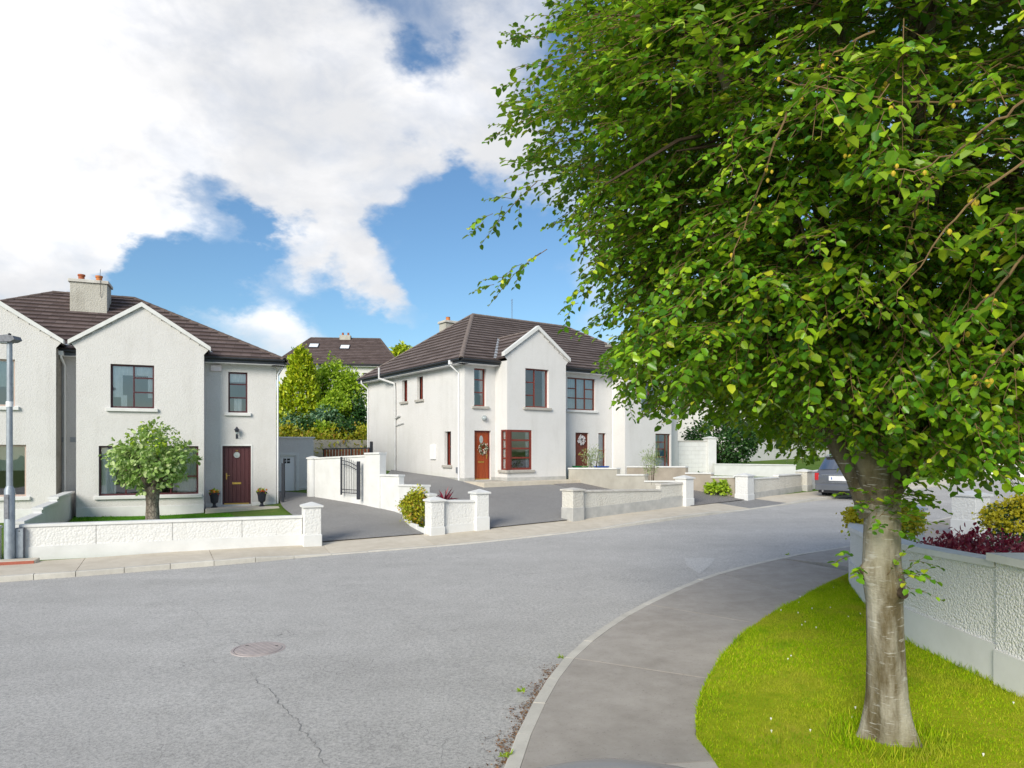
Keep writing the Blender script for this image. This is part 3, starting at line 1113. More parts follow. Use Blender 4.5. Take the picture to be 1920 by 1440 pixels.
def drape(name, A, B, n, across, mat, dz=.0, kind='structure', edges=None):
    A = resample(A, .5); B = resample(B, .5)
    a = sub(A, A[0], A[-1], n); b = sub(B, B[0], B[-1], n)
    pts = [[p.lerp(q, k / across) for k in range(across + 1)] for p, q in zip(a, b)]
    flat = [p for r in pts for p in r]
    Z = H(np.array([p.x for p in flat]), np.array([p.y for p in flat])) + dz
    V = [(p.x, p.y, float(z)) for p, z in zip(flat, Z)]
    w = across + 1
    Fc = [(i * w + k, (i + 1) * w + k, (i + 1) * w + k + 1, i * w + k + 1) for i in range(n - 1) for k in range(across)]
    o = mesh_obj(name, V, Fc, mat, None, True)
    bm = bmesh.new(); bm.from_mesh(o.data)
    bmesh.ops.recalc_face_normals(bm, faces=bm.faces)
    if sum(f.normal.z for f in bm.faces) < 0:
        bmesh.ops.reverse_faces(bm, faces=bm.faces)
    bm.to_mesh(o.data); bm.free()
    o['kind'] = kind
    return o, a, b


drape('driveway', [toBL(G(603, 1021)), G(560, 975), G(528, 948), G(520, 921)], [toBL(G(806, 1003)), G(760, 968), G(690, 946), G(578, 926)], 26, 14, M['drive'], .012)
gl, gA, gB = drape('garden_lawn', [G(70, 1030), G(110, 1000), G(140, 971)], [G(570, 1013), G(470, 985), G(428, 963)], 24, 24, M['gardenlawn'], .02)
g = blades('grass', gA, gB, None, 26000, .03, .06, M['grassgarden'], .007)
tag(g, 'bright green grass behind the low white panelled wall', 'grass', kind='stuff')

# ------------------------------------------------------------------ houses


class Frame:
    """a building's own axes: u along the front, v into the building, z up; origin under pixel column px at depth Y"""

    def __init__(s, px, Y, deg):
        s.th = R(deg); s.c = math.cos(s.th); s.s = math.sin(s.th)
        s.O = ((px - CX) / F * Y, Y)

    def uz(s, px, py, v=0.0):
        """point of the plane v = const seen at a pixel"""
        a = (px - CX) / F
        u = (s.O[0] - v * s.s - a * (s.O[1] + v * s.c)) / (a * s.s - s.c)
        Y = s.O[1] + u * s.s + v * s.c
        return u, EYE + (HY - py) / F * Y

    def vz(s, px, py, u=0.0):
        """point of the plane u = const seen at a pixel"""
        a = (px - CX) / F
        v = (a * (s.O[1] + u * s.s) - s.O[0] - u * s.c) / (-s.s - a * s.c)
        Y = s.O[1] + u * s.s + v * s.c
        return v, EYE + (HY - py) / F * Y

    def world(s, u, v, z=0.0):
        return Vector((s.O[0] + u * s.c - v * s.s, s.O[1] + u * s.s + v * s.c, z))


class Pl:
    """wall plane: origin, right, inward (house axes)"""

    def __init__(s, o, r, n):
        s.o, s.r, s.n = Vector(o), Vector(r), Vector(n)

    def __call__(s, a, z, d=0.0):
        return s.o + s.r * a + s.n * d + Vector((0, 0, z))

    def fr(s):
        return lambda a, d, z: s(a, z, d)


def wall(name, parent, mat, pl, a0, a1, z0, z1, ops=(), gable=None, depth=.14, noreveal=()):
    """wall skin with real openings and reveals; ops = (a0, z0, a1, z1)"""
    As = sorted(set([a0, a1] + [x for o in ops for x in (o[0], o[2])]))
    Zs = sorted(set([z0, z1] + [x for o in ops for x in (o[1], o[3])]))
    As = [a for a in As if a0 - 1e-6 <= a <= a1 + 1e-6]; Zs = [z for z in Zs if z0 - 1e-6 <= z <= z1 + 1e-6]
    vs, fs, idx = [], [], {}

    def vid(a, z, d=0.0):
        k = (round(a, 4), round(z, 4), round(d, 4))
        if k not in idx:
            idx[k] = len(vs); vs.append(pl(a, z, d))
        return idx[k]
    for i in range(len(As) - 1):
        for j in range(len(Zs) - 1):
            am, zm = (As[i] + As[i + 1]) / 2, (Zs[j] + Zs[j + 1]) / 2
            if any(o[0] < am < o[2] and o[1] < zm < o[3] for o in ops):
                continue
            fs.append((vid(As[i], Zs[j]), vid(As[i + 1], Zs[j]), vid(As[i + 1], Zs[j + 1]), vid(As[i], Zs[j + 1])))
    for o in ops:
        c = [(o[0], o[1]), (o[2], o[1]), (o[2], o[3]), (o[0], o[3])]
        for k in range(4):
            if (o, k) in noreveal:
                continue
            p, q = c[k], c[(k + 1) % 4]
            fs.append((vid(*p), vid(*p, depth), vid(*q, depth), vid(*q)))
    if gable:
        fs.append(tuple(vid(a, z) for a, z in gable))
    return mesh_obj(name, vs, fs, mat, parent)


def window(parent, pl, a0, z0, a1, z1, cols, mat, d=.09, sill=None, curtain=None, fw=.055, silld=.09, glass=None, name='window'):
    """cols: [(width share, [row shares from the bottom])]; frame and bars one mesh, every pane its own sub-part"""
    fr = pl.fr()
    mb = MB()
    t = .06
    mb.box((a0, d, z0), (a1, d + t, z0 + fw), fr).box((a0, d, z1 - fw), (a1, d + t, z1), fr)
    mb.box((a0, d, z0 + fw), (a0 + fw, d + t, z1 - fw), fr).box((a1 - fw, d, z0 + fw), (a1, d + t, z1 - fw), fr)
    A0, A1, Z0, Z1 = a0 + fw, a1 - fw, z0 + fw, z1 - fw
    tot = sum(c[0] for c in cols)
    x = A0
    panes = []
    bw = fw * .8
    for ci, (cw, rows) in enumerate(cols):
        x2 = x + (A1 - A0) * cw / tot
        xr = x2 - (bw / 2 if ci < len(cols) - 1 else 0)
        xl = x + (bw / 2 if ci else 0)
        if ci < len(cols) - 1:
            mb.box((x2 - bw / 2, d + .004, Z0), (x2 + bw / 2, d + t - .004, Z1), fr)
        rt = sum(rows); z = Z0
        for ri, rh in enumerate(rows):
            z2 = z + (Z1 - Z0) * rh / rt
            if ri < len(rows) - 1:
                mb.box((xl, d + .008, z2 - bw / 2), (xr, d + t - .008, z2 + bw / 2), fr)
            panes.append((xl, z + (bw / 2 if ri else 0), xr, z2 - (bw / 2 if ri < len(rows) - 1 else 0)))
            z = z2
        x = x2
    w = mb.build(name, mat, parent)
    for p in panes:
        mesh_obj('pane', [pl(p[0], p[1], d + .03), pl(p[2], p[1], d + .03), pl(p[2], p[3], d + .03), pl(p[0], p[3], d + .03)], [(0, 1, 2, 3)], glass or M['glass'], w)
    if sill:
        MB().cbox((a0 - .12, -silld, z0 - .11), (a1 + .12, d + .02, z0 - .004), .012, fr).build('sill', sill, w)
    if curtain:
        for (c0, c1, y0, y1, mt, fold) in curtain:
            ca, cb = a0 + (a1 - a0) * c0, a0 + (a1 - a0) * c1
            za, zb_ = z0 + (z1 - z0) * y0, z0 + (z1 - z0) * y1
            n = max(2, int((cb - ca) / .025))
            vs, fs = [], []
            for k in range(n + 1):
                a = ca + (cb - ca) * k / n
                dd = d + .085 + fold * .8 * math.sin(k * 1.25 + math.sin(k * .37))
                vs += [pl(a, za, dd), pl(a, zb_, dd + .01)]
                if k:
                    fs.append((2 * k - 2, 2 * k, 2 * k + 1, 2 * k - 1))
            mesh_obj('curtain', vs, fs, mt, w, True)
    return w


def door(parent, pl, a0, z0, a1, z1, mat, fmat, d=.08, planks=6, handle_left=True, oval=False, number=None):
    fr = pl.fr()
    fw = .06
    mb = MB()
    mb.box((a0, d, z0), (a0 + fw, d + .08, z1), fr).box((a1 - fw, d, z0), (a1, d + .08, z1), fr).box((a0 + fw, d, z1 - fw), (a1 - fw, d + .08, z1), fr)
    D = mb.build('door', fmat, parent)
    A0, A1 = a0 + fw + .004, a1 - fw - .004
    Z0, Z1 = z0 + .03, z1 - fw - .004
    MB().box((A0, d + .045, Z0), (A1, d + .06, Z1), fr).build('leaf', mat, D)
    for k in range(planks):
        x0 = A0 + (A1 - A0) * k / planks + .004; x1 = A0 + (A1 - A0) * (k + 1) / planks - .004
        MB().cbox((x0, d + .022, Z0), (x1, d + .0445, Z1), .004, fr).build('plank', mat, D)
    MB().box((a0 + fw, d - .03, z0), (a1 - fw, d + .03, z0 + .045), fr).build('threshold_strip', M['brass'], D)
    am = (A0 + A1) / 2
    zt = z0 + (z1 - z0) * .845
    rx, rz_ = (.105, .105) if not oval else (.095, .17)
    if oval:
        zt = z0 + (z1 - z0) * .82
    n = 28
    def ring(s, dd):
        return [pl(am + rx * s * math.cos(2 * math.pi * k / n), zt + rz_ * s * math.sin(2 * math.pi * k / n), dd) for k in range(n)]
    vs = ring(1.0, d + .021) + ring(1.0, d + .012) + ring(1.22, d + .012) + ring(1.25, d + .022)
    fs = [(r * n + k, r * n + (k + 1) % n, (r + 1) * n + (k + 1) % n, (r + 1) * n + k) for r in range(3) for k in range(n)]
    mesh_obj('porthole_ring', vs, fs, mat, D, True)
    mesh_obj('porthole_glass', ring(1.0, d + .0175), [tuple(range(n))], M['portglass'], D)
    hx = A0 + .07 if handle_left else A1 - .07
    hz = z0 + (z1 - z0) * .48
    hm = MB()
    hm.box((hx - .018, d + .01, hz - .11), (hx + .018, d + .021, hz + .11), fr)
    hm.tube([pl(hx, hz + .03, d + .02), pl(hx, hz + .03, d - .03), pl(hx + (.11 if handle_left else -.11), hz + .03, d - .03)], .011, 8)
    hm.build('handle', M['brass'], D)
    lz = z0 + (z1 - z0) * .36
    lm = MB().cbox((am - .15, d + .01, lz - .035), (am + .15, d + .021, lz + .035), .004, fr)
    lm.build('letterbox', M['brass'], D)
    if number:
        cu = bpy.data.curves.new('digits', 'FONT'); cu.body = number; cu.size = .085; cu.extrude = .004; cu.align_x = 'CENTER'
        to = bpy.data.objects.new('digits', cu); COL.objects.link(to)
        dg = bpy.context.evaluated_depsgraph_get()
        me = bpy.data.meshes.new_from_object(to.evaluated_get(dg))
        bpy.data.objects.remove(to)
        zz = z0 + (z1 - z0) * .905
        o = mesh_obj('house_number', [pl(am + v.co.x, zz + v.co.y, d + .012 - v.co.z) for v in me.vertices], [tuple(p.vertices) for p in me.polygons], M['brass'], D)
    return D


M['portglass'] = simple('frosted_glass', (.25, .29, .30), (.42, .46, .47), 9, .12, .6)


def clip(poly, lo, hi):
    def half(P, f):
        out = []
        for i in range(len(P)):
            a, b = P[i], P[(i + 1) % len(P)]
            fa, fb = f(a), f(b)
            if fa >= 0:
                out.append(a)
            if (fa > 0 > fb) or (fa < 0 < fb):
                t = fa / (fa - fb)
                out.append((a[0] + (b[0] - a[0]) * t, a[1] + (b[1] - a[1]) * t))
        return out
    P = half(poly, lambda p: p[1] - lo)
    return half(P, lambda p: hi - p[1]) if P else P


def roof_face(roof, pts, mat, gauge=.345, thick=.06, off=0.0):
    """pts: planar polygon, first edge = eave. Each tile course is a wedge-shaped strip of its own"""
    P = [Vector(p) for p in pts]
    e1 = (P[1] - P[0]).normalized()
    n = e1.cross(P[-1] - P[0]).normalized()
    if n.z < 0:
        n = -n
    e2 = n.cross(e1).normalized()
    if e2.z < 0:
        e2 = -e2
    q = [((p - P[0]).dot(e1), (p - P[0]).dot(e2)) for p in P]
    top = max(y for x, y in q)
    k = 0
    while k * gauge < top - .03:
        lo, hi = k * gauge, min((k + 1) * gauge, top)
        c = clip(q, lo, hi)
        k += 1
        if len(c) < 3:
            continue
        vs, uv = [], []
        for x, y in c:
            t = (y - lo) / gauge
            vs.append(P[0] + e1 * x + e2 * y + n * (thick * (1 - t) + .006))
            uv.append((x + k * .11, y + .001))
        f = [tuple(range(len(c)))]
        nc = len(c)
        low = [i for i in range(nc) if abs(c[i][1] - lo) < 1e-4]
        if len(low) >= 2:
            low = sorted(low, key=lambda i: c[i][0]); i0, i1 = low[0], low[-1]
            vs += [P[0] + e1 * c[i0][0] + e2 * c[i0][1] + n * -.004, P[0] + e1 * c[i1][0] + e2 * c[i1][1] + n * -.004]
            uv += [(c[i0][0], lo - .02), (c[i1][0], lo - .02)]
            f.append((nc, nc + 1, i1, i0))
        mesh_obj('tile_course', vs, f, mat, roof, False, uv)


def ridge_line(roof, a, b, mat, r=.12, L=.42):
    a, b = Vector(a), Vector(b)
    n = max(1, int(round((b - a).length / L)))
    t = (b - a).normalized()
    side = t.cross(Vector((0, 0, 1))).normalized()
    up = side.cross(t).normalized()
    if up.z < 0:
        up = -up
    proto = None
    for k in range(n):
        p0 = a.lerp(b, k / n); p1 = a.lerp(b, (k + 1) / n)
        vs, fs = [], []
        m = 7
        for p, rr in ((p0, r * 1.06), (p1, r * .97)):
            for s_ in (0, -.025):
                for i in range(m):
                    an = math.pi * i / (m - 1)
                    vs.append(p + side * math.cos(an) * (rr + s_) + up * (math.sin(an) * (rr + s_) * .75 - .02))
        for i in range(m - 1):
            fs.append((i, i + 1, 2 * m + i + 1, 2 * m + i))
            fs.append((i, m + i, m + i + 1, i + 1))
            fs.append((2 * m + i, 2 * m + i + 1, 3 * m + i + 1, 3 * m + i))
        mesh_obj('ridge_tile', vs, fs, mat, roof, False)


def hip_roof(parent, u0, u1, v0, v1, ze, ua, ub, vr, zt, mat, rmat, faces='FLRB'):
    """rectangle of eaves u0..u1, v0..v1 at ze; ridge from ua to ub at v = vr, z = zt"""
    A, B, C, D = (u0, v0, ze), (u1, v0, ze), (u1, v1, ze), (u0, v1, ze)
    E, G_ = (ua, vr, zt), (ub, vr, zt)
    dz = Vector((0, 0, -.012))
    vs = [Vector(p) + dz for p in (A, B, C, D, E, G_)]
    roof = mesh_obj('roof', vs, [(0, 1, 5, 4), (1, 2, 5), (2, 3, 4, 5), (3, 0, 4)], M['dark'], parent)
    if 'F' in faces:
        roof_face(roof, [A, B, G_, E], mat)
    if 'R' in faces:
        roof_face(roof, [B, C, G_], mat)
    if 'L' in faces:
        roof_face(roof, [D, A, E], mat)
    if 'B' in faces:
        roof_face(roof, [C, D, E, G_], mat)
    ridge_line(roof, E, G_, rmat)
    for p, q in ((A, E), (B, G_), (C, G_), (D, E)):
        ridge_line(roof, p, q, rmat, .11)
    return roof


def gable_roof(roof, uc, hw, vfront, ze, zt, main, mat, rmat):
    """cross gable over a projection: ridge at uc, eaves at uc +/- hw, running back until it meets the main slope main(z) -> v"""
    va, vb = main(ze), main(zt)
    roof_face(roof, [(uc - hw, va, ze), (uc - hw, vfront, ze), (uc, vfront, zt), (uc, vb, zt)], mat)
    roof_face(roof, [(uc + hw, vfront, ze), (uc + hw, va, ze), (uc, vb, zt), (uc, vfront, zt)], mat)
    ridge_line(roof, (uc, vfront, zt + .02), (uc, vb, zt + .02), rmat, .1)
    for s_ in (-1, 1):
        a, b = Vector((uc + s_ * hw, va, ze)), Vector((uc, vb, zt))
        d = (b - a).normalized()
        o = Vector((s_ * .14, 0, 0)); up = Vector((0, 0, .06))
        mesh_obj('valley_flashing', [a - o * .2 + up, a + o + up, b + o * .6 + up, b - o * .2 + up], [(0, 1, 2, 3)], M['lead'], roof)


def barge(parent, pl, uc, hw, ze, zt, mat, w=.13, d0=-.10, d1=.12, kneel=.0):
    """white verge capping along a gable"""
    fr = pl.fr()
    mb = MB()
    for s_ in (-1, 1):
        mb.prism([(uc + s_ * hw, ze - w * .3), (uc + s_ * hw, ze + w * .75), (uc, zt + w * .95), (uc, zt - w * .15)], d0, d1, lambda a, b, c: pl(a, b, c))
    return mb.build('barge_coping', mat, parent)


def gutter(parent, p, q, out, soffit=True, drop=.0):
    """black fascia board and half-round gutter from p to q (house axes), out = outward horizontal unit"""
    p, q, out = Vector(p), Vector(q), Vector(out)
    up = Vector((0, 0, 1))
    fr = lambda a, d, z: p.lerp(q, a) + out * d + up * z
    f = MB().box((0, -.03, -.20), (1, .0, .02), fr).build('fascia', M['black'], parent)
    n = 7
    vs, fs = [], []
    for e in (p, q):
        for i in range(n):
            an = math.pi * i / (n - 1)
            vs.append(e + out * (.055 - .055 * math.cos(an) + .003) + up * (-.02 - .075 * math.sin(an)))
    for i in range(n - 1):
        fs.append((i, i + 1, n + i + 1, n + i))
    fs.append((0, n, 2 * n - 1, n - 1))
    mesh_obj('gutter', vs, fs, M['black'], f, True)
    if soffit:
        MB().box((0, -.42, -.21), (1, -.001, -.201), fr).build('soffit', M['upvc'], f)


def pipe(parent, pts, r=.036, mat=None, name='downpipe'):
    o = MB().tube(pts, r, 10).build(name, mat or M['upvc'], parent, True)
    zs = [p[2] for p in pts]
    a, b = Vector(pts[-2]), Vector(pts[-1])
    n = max(2, int((a - b).length / 1.8))
    for k in range(n):
        c = a.lerp(b, (k + .4) / n)
        MB().tube([c + Vector((0, 0, .02)), c - Vector((0, 0, .02))], r * 1.25, 10).build('bracket', mat or M['upvc'], o)
    return o


def plinth(parent, pl, a0, a1, z0, z1, mat, skip=()):
    fr = pl.fr()
    xs = [a0]
    for s0, s1 in skip:
        xs += [s0, s1]
    xs.append(a1)
    for k in range(0, len(xs), 2):
        if xs[k + 1] - xs[k] > .02:
            MB().cbox((xs[k], -.03, z0), (xs[k + 1], .0, z1), .008, fr).build('plinth', mat, parent)


# ---- house with maroon windows (left)
H1 = Frame(262, 22.8, 21.9)
Z1 = float(H(*H1.world(0, 0).xy))
h1 = thing('semi_detached_house', 'cream semi-detached house with two gables, maroon door and one broad chimney', 'house', H1.world(0, 0, 0), H1.th)
VR = .8
front = Pl((0, 0, 0), (1, 0, 0), (0, 1, 0))
rec = Pl((0, VR, 0), (1, 0, 0), (0, 1, 0))
ZE = 5.95
uc1 = (-1.8 + 1.93) / 2
zap = H1.uz(262, 574)[1]
zkn = 6.12
pairs_c = -2.09                                  # party wall line; the neighbour's half mirrors this one


def ow(px0, py0, px1, py1, v=0.0):
    a, zt = H1.uz(px0, py0, v); b, zb = H1.uz(px1, py1, v)
    return a, zb, b, zt


w_up = ow(207, 682, 289, 766)
w_lo = ow(185, 836, 372, 926)
base = .2
gz = [(-1.8, ZE - .1), (1.93, ZE - .1), (1.93, ZE), (2.07, zkn), (uc1, zap), (-1.94, zkn), (-1.8, ZE)]
wall('wall', h1, M['cream'], front, -1.8, 1.93, base, ZE - .1, [w_up, w_lo], gz)
barge(h1, front, uc1, 2.08, zkn, zap, M['coping'])
c_net = [(0, .36, .0, 1, M['curtain'], .02), (0, 1, .80, 1, M['curtain'], .02), (.86, 1, .0, 1, M['curtain'], .02)]
window(h1, front, *w_up, [(1, [1]), (.9, [.36, .36, .28])], M['maroon'], sill=M['coping'], curtain=[(0, 1, .76, 1, M['curtain'], .012), (0, .26, .25, .76, M['curtain'], .02), (.84, 1, .25, .76, M['curtain'], .02), (.22, .36, 0, .3, M['curtain'], .01)])
window(h1, front, *w_lo, [(.8, [1]), (1.5, [1]), (.9, [.36, .64])], M['maroon'], sill=M['coping'], curtain=[(0, .16, 0, 1, M['curtain'], .025), (0, 1, .86, 1, M['curtain'], .015), (.78, .97, 0, 1, M['curtain'], .025)])
zpl = H1.uz(260, 949)[1]
plinth(h1, front, -1.8, 1.93, base, zpl, M['smoothwhite'])
# recess right of the gable: door, narrow window
w_na = ow(428, 697, 464, 774, VR)
w_dr = ow(417, 836, 470.5, 945, VR)
ur1 = H1.uz(518, 955, VR)[0]
wall('wall', h1, M['cream'], rec, 1.93, ur1, base, ZE, [w_na, w_dr])
window(h1, rec, *w_na, [(1, [.36, .36, .28])], M['maroon'], sill=M['coping'], curtain=[(0, 1, .76, 1, M['curtain'], .012), (.3, .7, 0, .35, M['curtain'], .03)])
door(h1, rec, *w_dr, M['maroondoor'], M['maroon'], planks=6, number='44')
plinth(h1, rec, 1.95, ur1, base, w_dr[1] + .06, M['smoothwhite'], [(w_dr[0] - .04, w_dr[2] + .04)])
for s_, x in ((-1, w_dr[0]), (1, w_dr[2])):
    MB().box((x - (.05 if s_ < 0 else -.002), -.015, w_dr[1]), (x + (-.002 if s_ < 0 else .05), .0, w_dr[3] + .05), rec.fr()).build('door_surround', M['coping'], h1)
MB().box((w_dr[0] - .002, -.015, w_dr[3]), (w_dr[2] + .002, .0, w_dr[3] + .05), rec.fr()).build('door_surround', M['coping'], h1)
# returns of the gables, recess between the two halves
wall('wall', h1, M['cream'], Pl((1.93, 0, 0), (0, 1, 0), (-1, 0, 0)), 0, VR, base, ZE)
wall('wall', h1, M['cream'], Pl((-1.8, VR, 0), (0, -1, 0), (1, 0, 0)), 0, VR, base, ZE)
ngr = H1.uz(105, 960)[0]
wall('wall', h1, M['cream'], rec, ngr, -1.8, base, ZE, [])
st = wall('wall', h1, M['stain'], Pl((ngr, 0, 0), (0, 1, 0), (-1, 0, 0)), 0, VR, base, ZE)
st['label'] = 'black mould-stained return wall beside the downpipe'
mir = ngr - 1.8                                   # mirror: u' = mir - u
nl = mir - 1.93
wn_up = (H1.uz(-60, 674)[0], H1.uz(26, 762)[1], H1.uz(28, 762)[0], H1.uz(26, 674)[1])
wn_lo = (mir - w_lo[2], H1.uz(30, 931)[1], H1.uz(49, 931)[0], H1.uz(49, 834)[1])
wall('wall', h1, M['cream'], front, nl, ngr, base, ZE - .1, [wn_up, wn_lo], [(nl, ZE - .1), (ngr, ZE - .1), (ngr, ZE), (ngr + .14, zkn), ((nl + ngr) / 2, zap), (nl - .14, zkn), (nl, ZE)])
barge(h1, front, (nl + ngr) / 2, 2.08, zkn, zap, M['coping'])
window(h1, front, *wn_up, [(1, [1]), (.8, [1])], M['beigeframe'], sill=M['coping'], curtain=[(0, 1, .42, 1, M['blind'], .0)])
window(h1, front, *wn_lo, [(1, [1]), (1.1, [.5, .5]), (.8, [1])], M['beigeframe'], sill=M['coping'], curtain=[(0, 1, .5, 1, M['blind'], .0)])
plinth(h1, front, nl, ngr, base, zpl, M['smoothwhite'])
ul1 = mir - ur1
wall('wall', h1, M['cream'], rec, ul1, nl, base, ZE)
wall('wall', h1, M['cream'], Pl((nl, VR, 0), (0, -1, 0), (1, 0, 0)), 0, VR, base, ZE)
VB = VR + 8.2
wall('wall', h1, M['cream'], Pl((ur1, VR, 0), (0, 1, 0), (-1, 0, 0)), 0, VB - VR, base, ZE)
wall('wall', h1, M['cream'], Pl((ul1, VB, 0), (0, -1, 0), (1, 0, 0)), 0, VB - VR, base, ZE)
wall('wall', h1, M['cream'], Pl((ur1, VB, 0), (-1, 0, 0), (0, -1, 0)), 0, ur1 - ul1, base, ZE)
mesh_obj('upper_floor', [(ul1 + .2, VR + .25, 3.35), (ur1 - .1, VR + .25, 3.35), (ur1 - .1, VB - .1, 3.35), (ul1 + .2, VB - .1, 3.35)], [(0, 1, 2, 3)], M['dark'], h1)
OV = .38
vr1 = (VR + VB) / 2
ub1, zt1 = H1.uz(253, 556, vr1)
ua1 = mir - ub1
zt1 -= .08
zs1 = ZE + .02
roof1 = hip_roof(h1, ul1 - OV, ur1 + OV - .12, VR - OV, VB + OV, zs1, ua1, ub1, vr1, zt1, M['tile'], M['ridge'], 'FRL')
main1 = lambda z: VR - OV + (z - zs1) / (zt1 - zs1) * (vr1 - VR + OV)
gable_roof(roof1, uc1, 2.0, -.02, zkn - .05, zap - .05, main1, M['tile'], M['ridge'])
gable_roof(roof1, (nl + ngr) / 2, 2.0, -.02, zkn - .05, zap - .05, main1, M['tile'], M['ridge'])
gutter(h1, (1.95, VR - OV, zs1), (ur1 + OV - .12, VR - OV, zs1), (0, -1, 0))
gutter(h1, (ngr + .01, VR - OV, zs1), (-1.81, VR - OV, zs1), (0, -1, 0))
gutter(h1, (ur1 + OV - .12, VR - OV, zs1), (ur1 + OV - .12, VB + OV, zs1), (1, 0, 0))
pu = H1.uz(121, 700, VR)[0]
pipe(h1, [(pu - .02, VR - OV - .04, zs1 - .1), (pu - .02, VR - OV - .04, zs1 - .25), (pu + .02, VR - .06, zs1 - .5), (pu + .02, VR - .06, base + .3)], .04)
MB().box((pu - .09, VR - OV - .1, zs1 - .2), (pu + .06, VR - OV + .02, zs1 - .05)).build('hopper', M['upvc'], h1)
pipe(h1, [(ur1 + .2, VR + .05, zs1 - .1), (ur1 + .2, VR + .05, zs1 - .25), (ur1 + .05, VR + .05, zs1 - .5), (ur1 + .05, VR + .05, base + .3)], .036)
# meter vents in the recess
for x in (H1.uz(112, 826, VR)[0], H1.uz(139, 826, VR)[0]):
    MB().cbox((x - .11, -.02, 2.98), (x + .11, 0, 3.14), .005, rec.fr()).build('vent_plate', M['lead'], h1)
# alarm box and lantern
a, z = H1.uz(405, 690, VR)
MB().cbox((a - .18, -.08, z - .11), (a + .18, -.001, z + .11), .03, rec.fr()).build('alarm_box', simple('alarm_box_plastic', (.72, .62, .64), (.78, .72, .74), 12, .4, .4), h1)
a, z = H1.uz(444, 814, VR)
ln = MB().tube([rec(a, z - .1, -.01), rec(a, z - .1, -.12), rec(a, z + .0, -.14)], .012, 6)
ln.box((a - .035, -.02, z - .16), (a + .035, 0, z - .02), rec.fr())
lam = ln.build('wall_lantern', M['iron'], h1)
MB().lathe([(.03, -.02), (.075, .14), (.095, .145), (.03, .23), (.012, .26)], tuple(rec(a, z, -.14)), 6).build('lantern_cage', M['iron'], lam)
MB().lathe([(.04, .0), (.068, .13)], tuple(rec(a, z, -.14)), 6).build('lantern_glass', M['portglass'], lam)
# chimney on the front slope near the ridge
vch = vr1 - 1.1
c0, c1 = H1.uz(131, 590, vch - .45)[0], H1.uz(201, 590, vch - .45)[0]
zc0, zc1 = H1.uz(165, 600, vch - .45)[1] - .4, H1.uz(165, 530, vch - .45)[1]
ch = MB().cbox((c0, vch - .45, zc0), (c1, vch + .45, zc1), .01).build('chimney', M['chimney'], h1)
MB().cbox((c0 - .06, vch - .51, zc1), (c1 + .06, vch + .51, zc1 + .11), .02).build('chimney_cap', M['copinggrey'], ch)
MB().box((c0 - .04, vch - .5, zc0 + .1), (c1 + .04, vch + .47, zc0 + .56)).build('flashing', M['lead'], ch)
for t_, mt in ((.24, 'terracotta'), (.72, 'terraorange')):
    MB().lathe([(.11, 0), (.10, .2), (.125, .21), (.125, .27), (.09, .27), (.08, .1)], (c0 + (c1 - c0) * t_, vch, zc1 + .1), 14).build('chimney_pot', M[mt], ch, True)
MB().tube([(c1 - .2, vch - .47, zc1 - .5), (c1 - .2, vch - .55, zc1 - .1), (c1 - .22, vch - .52, zc1 + .2), (c1 - .24, vch - .3, zc1 + .55)], .008, 5).build('aerial_cable', M['black'], ch)
# doorstep path
dp = H1.world(2.0, VR)
mb = MB().cbox((1.98, VR - 1.05, .25), (ur1 + .05, VR - .04, w_dr[1] - .06), .01)
mb.build('doorstep', M['pavetan'], h1)

# ---- house with red windows (centre)
H2 = Frame(871, 29.0, 35.0)
h2 = thing('semi_detached_house', 'white roughcast semi-detached house with orange wooden door, wreath and red windows', 'house', H2.world(0, 0, 0), H2.th)
f2 = Pl((0, 0, 0), (1, 0, 0), (0, 1, 0))
GV = -.9
g2 = Pl((0, GV, 0), (1, 0, 0), (0, 1, 0))
sd2 = Pl((0, 0, 0), (0, -1, 0), (1, 0, 0))
ZE2 = 6.50
b2 = .9


def ow2(px0, py0, px1, py1, v=0.0):
    a, zt = H2.uz(px0, py0, v); b, zb = H2.uz(px1, py1, v)
    return a, zb, b, zt


def sw2(px0, py0, px1, py1, u=0.0):
    a, za = H2.vz(px0, py0, u); b, zb = H2.vz(px1, py1, u)
    zt = H2.vz((px0 + px1) / 2, py0, u)[1]; zbm = H2.vz((px0 + px1) / 2, py1, u)[1]
    return -a, zbm, -b, zt


ga, gb = H2.uz(951, 800, GV)[0], H2.uz(1061, 800, GV)[0]
gc = (ga + gb) / 2
zap2 = H2.uz(1008, 617, GV)[1]
zkn2 = 6.72
nw = ow2(889, 690, 911.5, 762)
dr = ow2(889.5, 807, 920.5, 899)
zp2 = H2.uz(900, 895)[1]
wall('wall', h2, M['pale'], f2, 0, ga, b2, ZE2, [nw, dr])
window(h2, f2, *nw, [(1, [.36, .36, .28])], M['redwood'], d=.13, sill=M['sillgrey'], curtain=[(.62, 1, .3, 1, M['curtain'], .02), (0, .3, .0, .3, M['curtain'], .02)])
door(h2, f2, *dr, M['orangewood'], M['redwood'], d=.11, planks=5, handle_left=False, oval=True)
plinth(h2, f2, 0.0, ga - .03, b2, zp2, M['plinthgrey'], [(dr[0], dr[2])])
a, z = H2.uz(907, 784)
MB().lathe([(.09, -.02), (.12, .03), (.12, .09), (.07, .15), (.0, .17)], (0, 0, 0), 16, lambda x, y, zz: f2(a + x, z + y, -zz)).build('bulkhead_lamp', M['portglass'], h2, True)
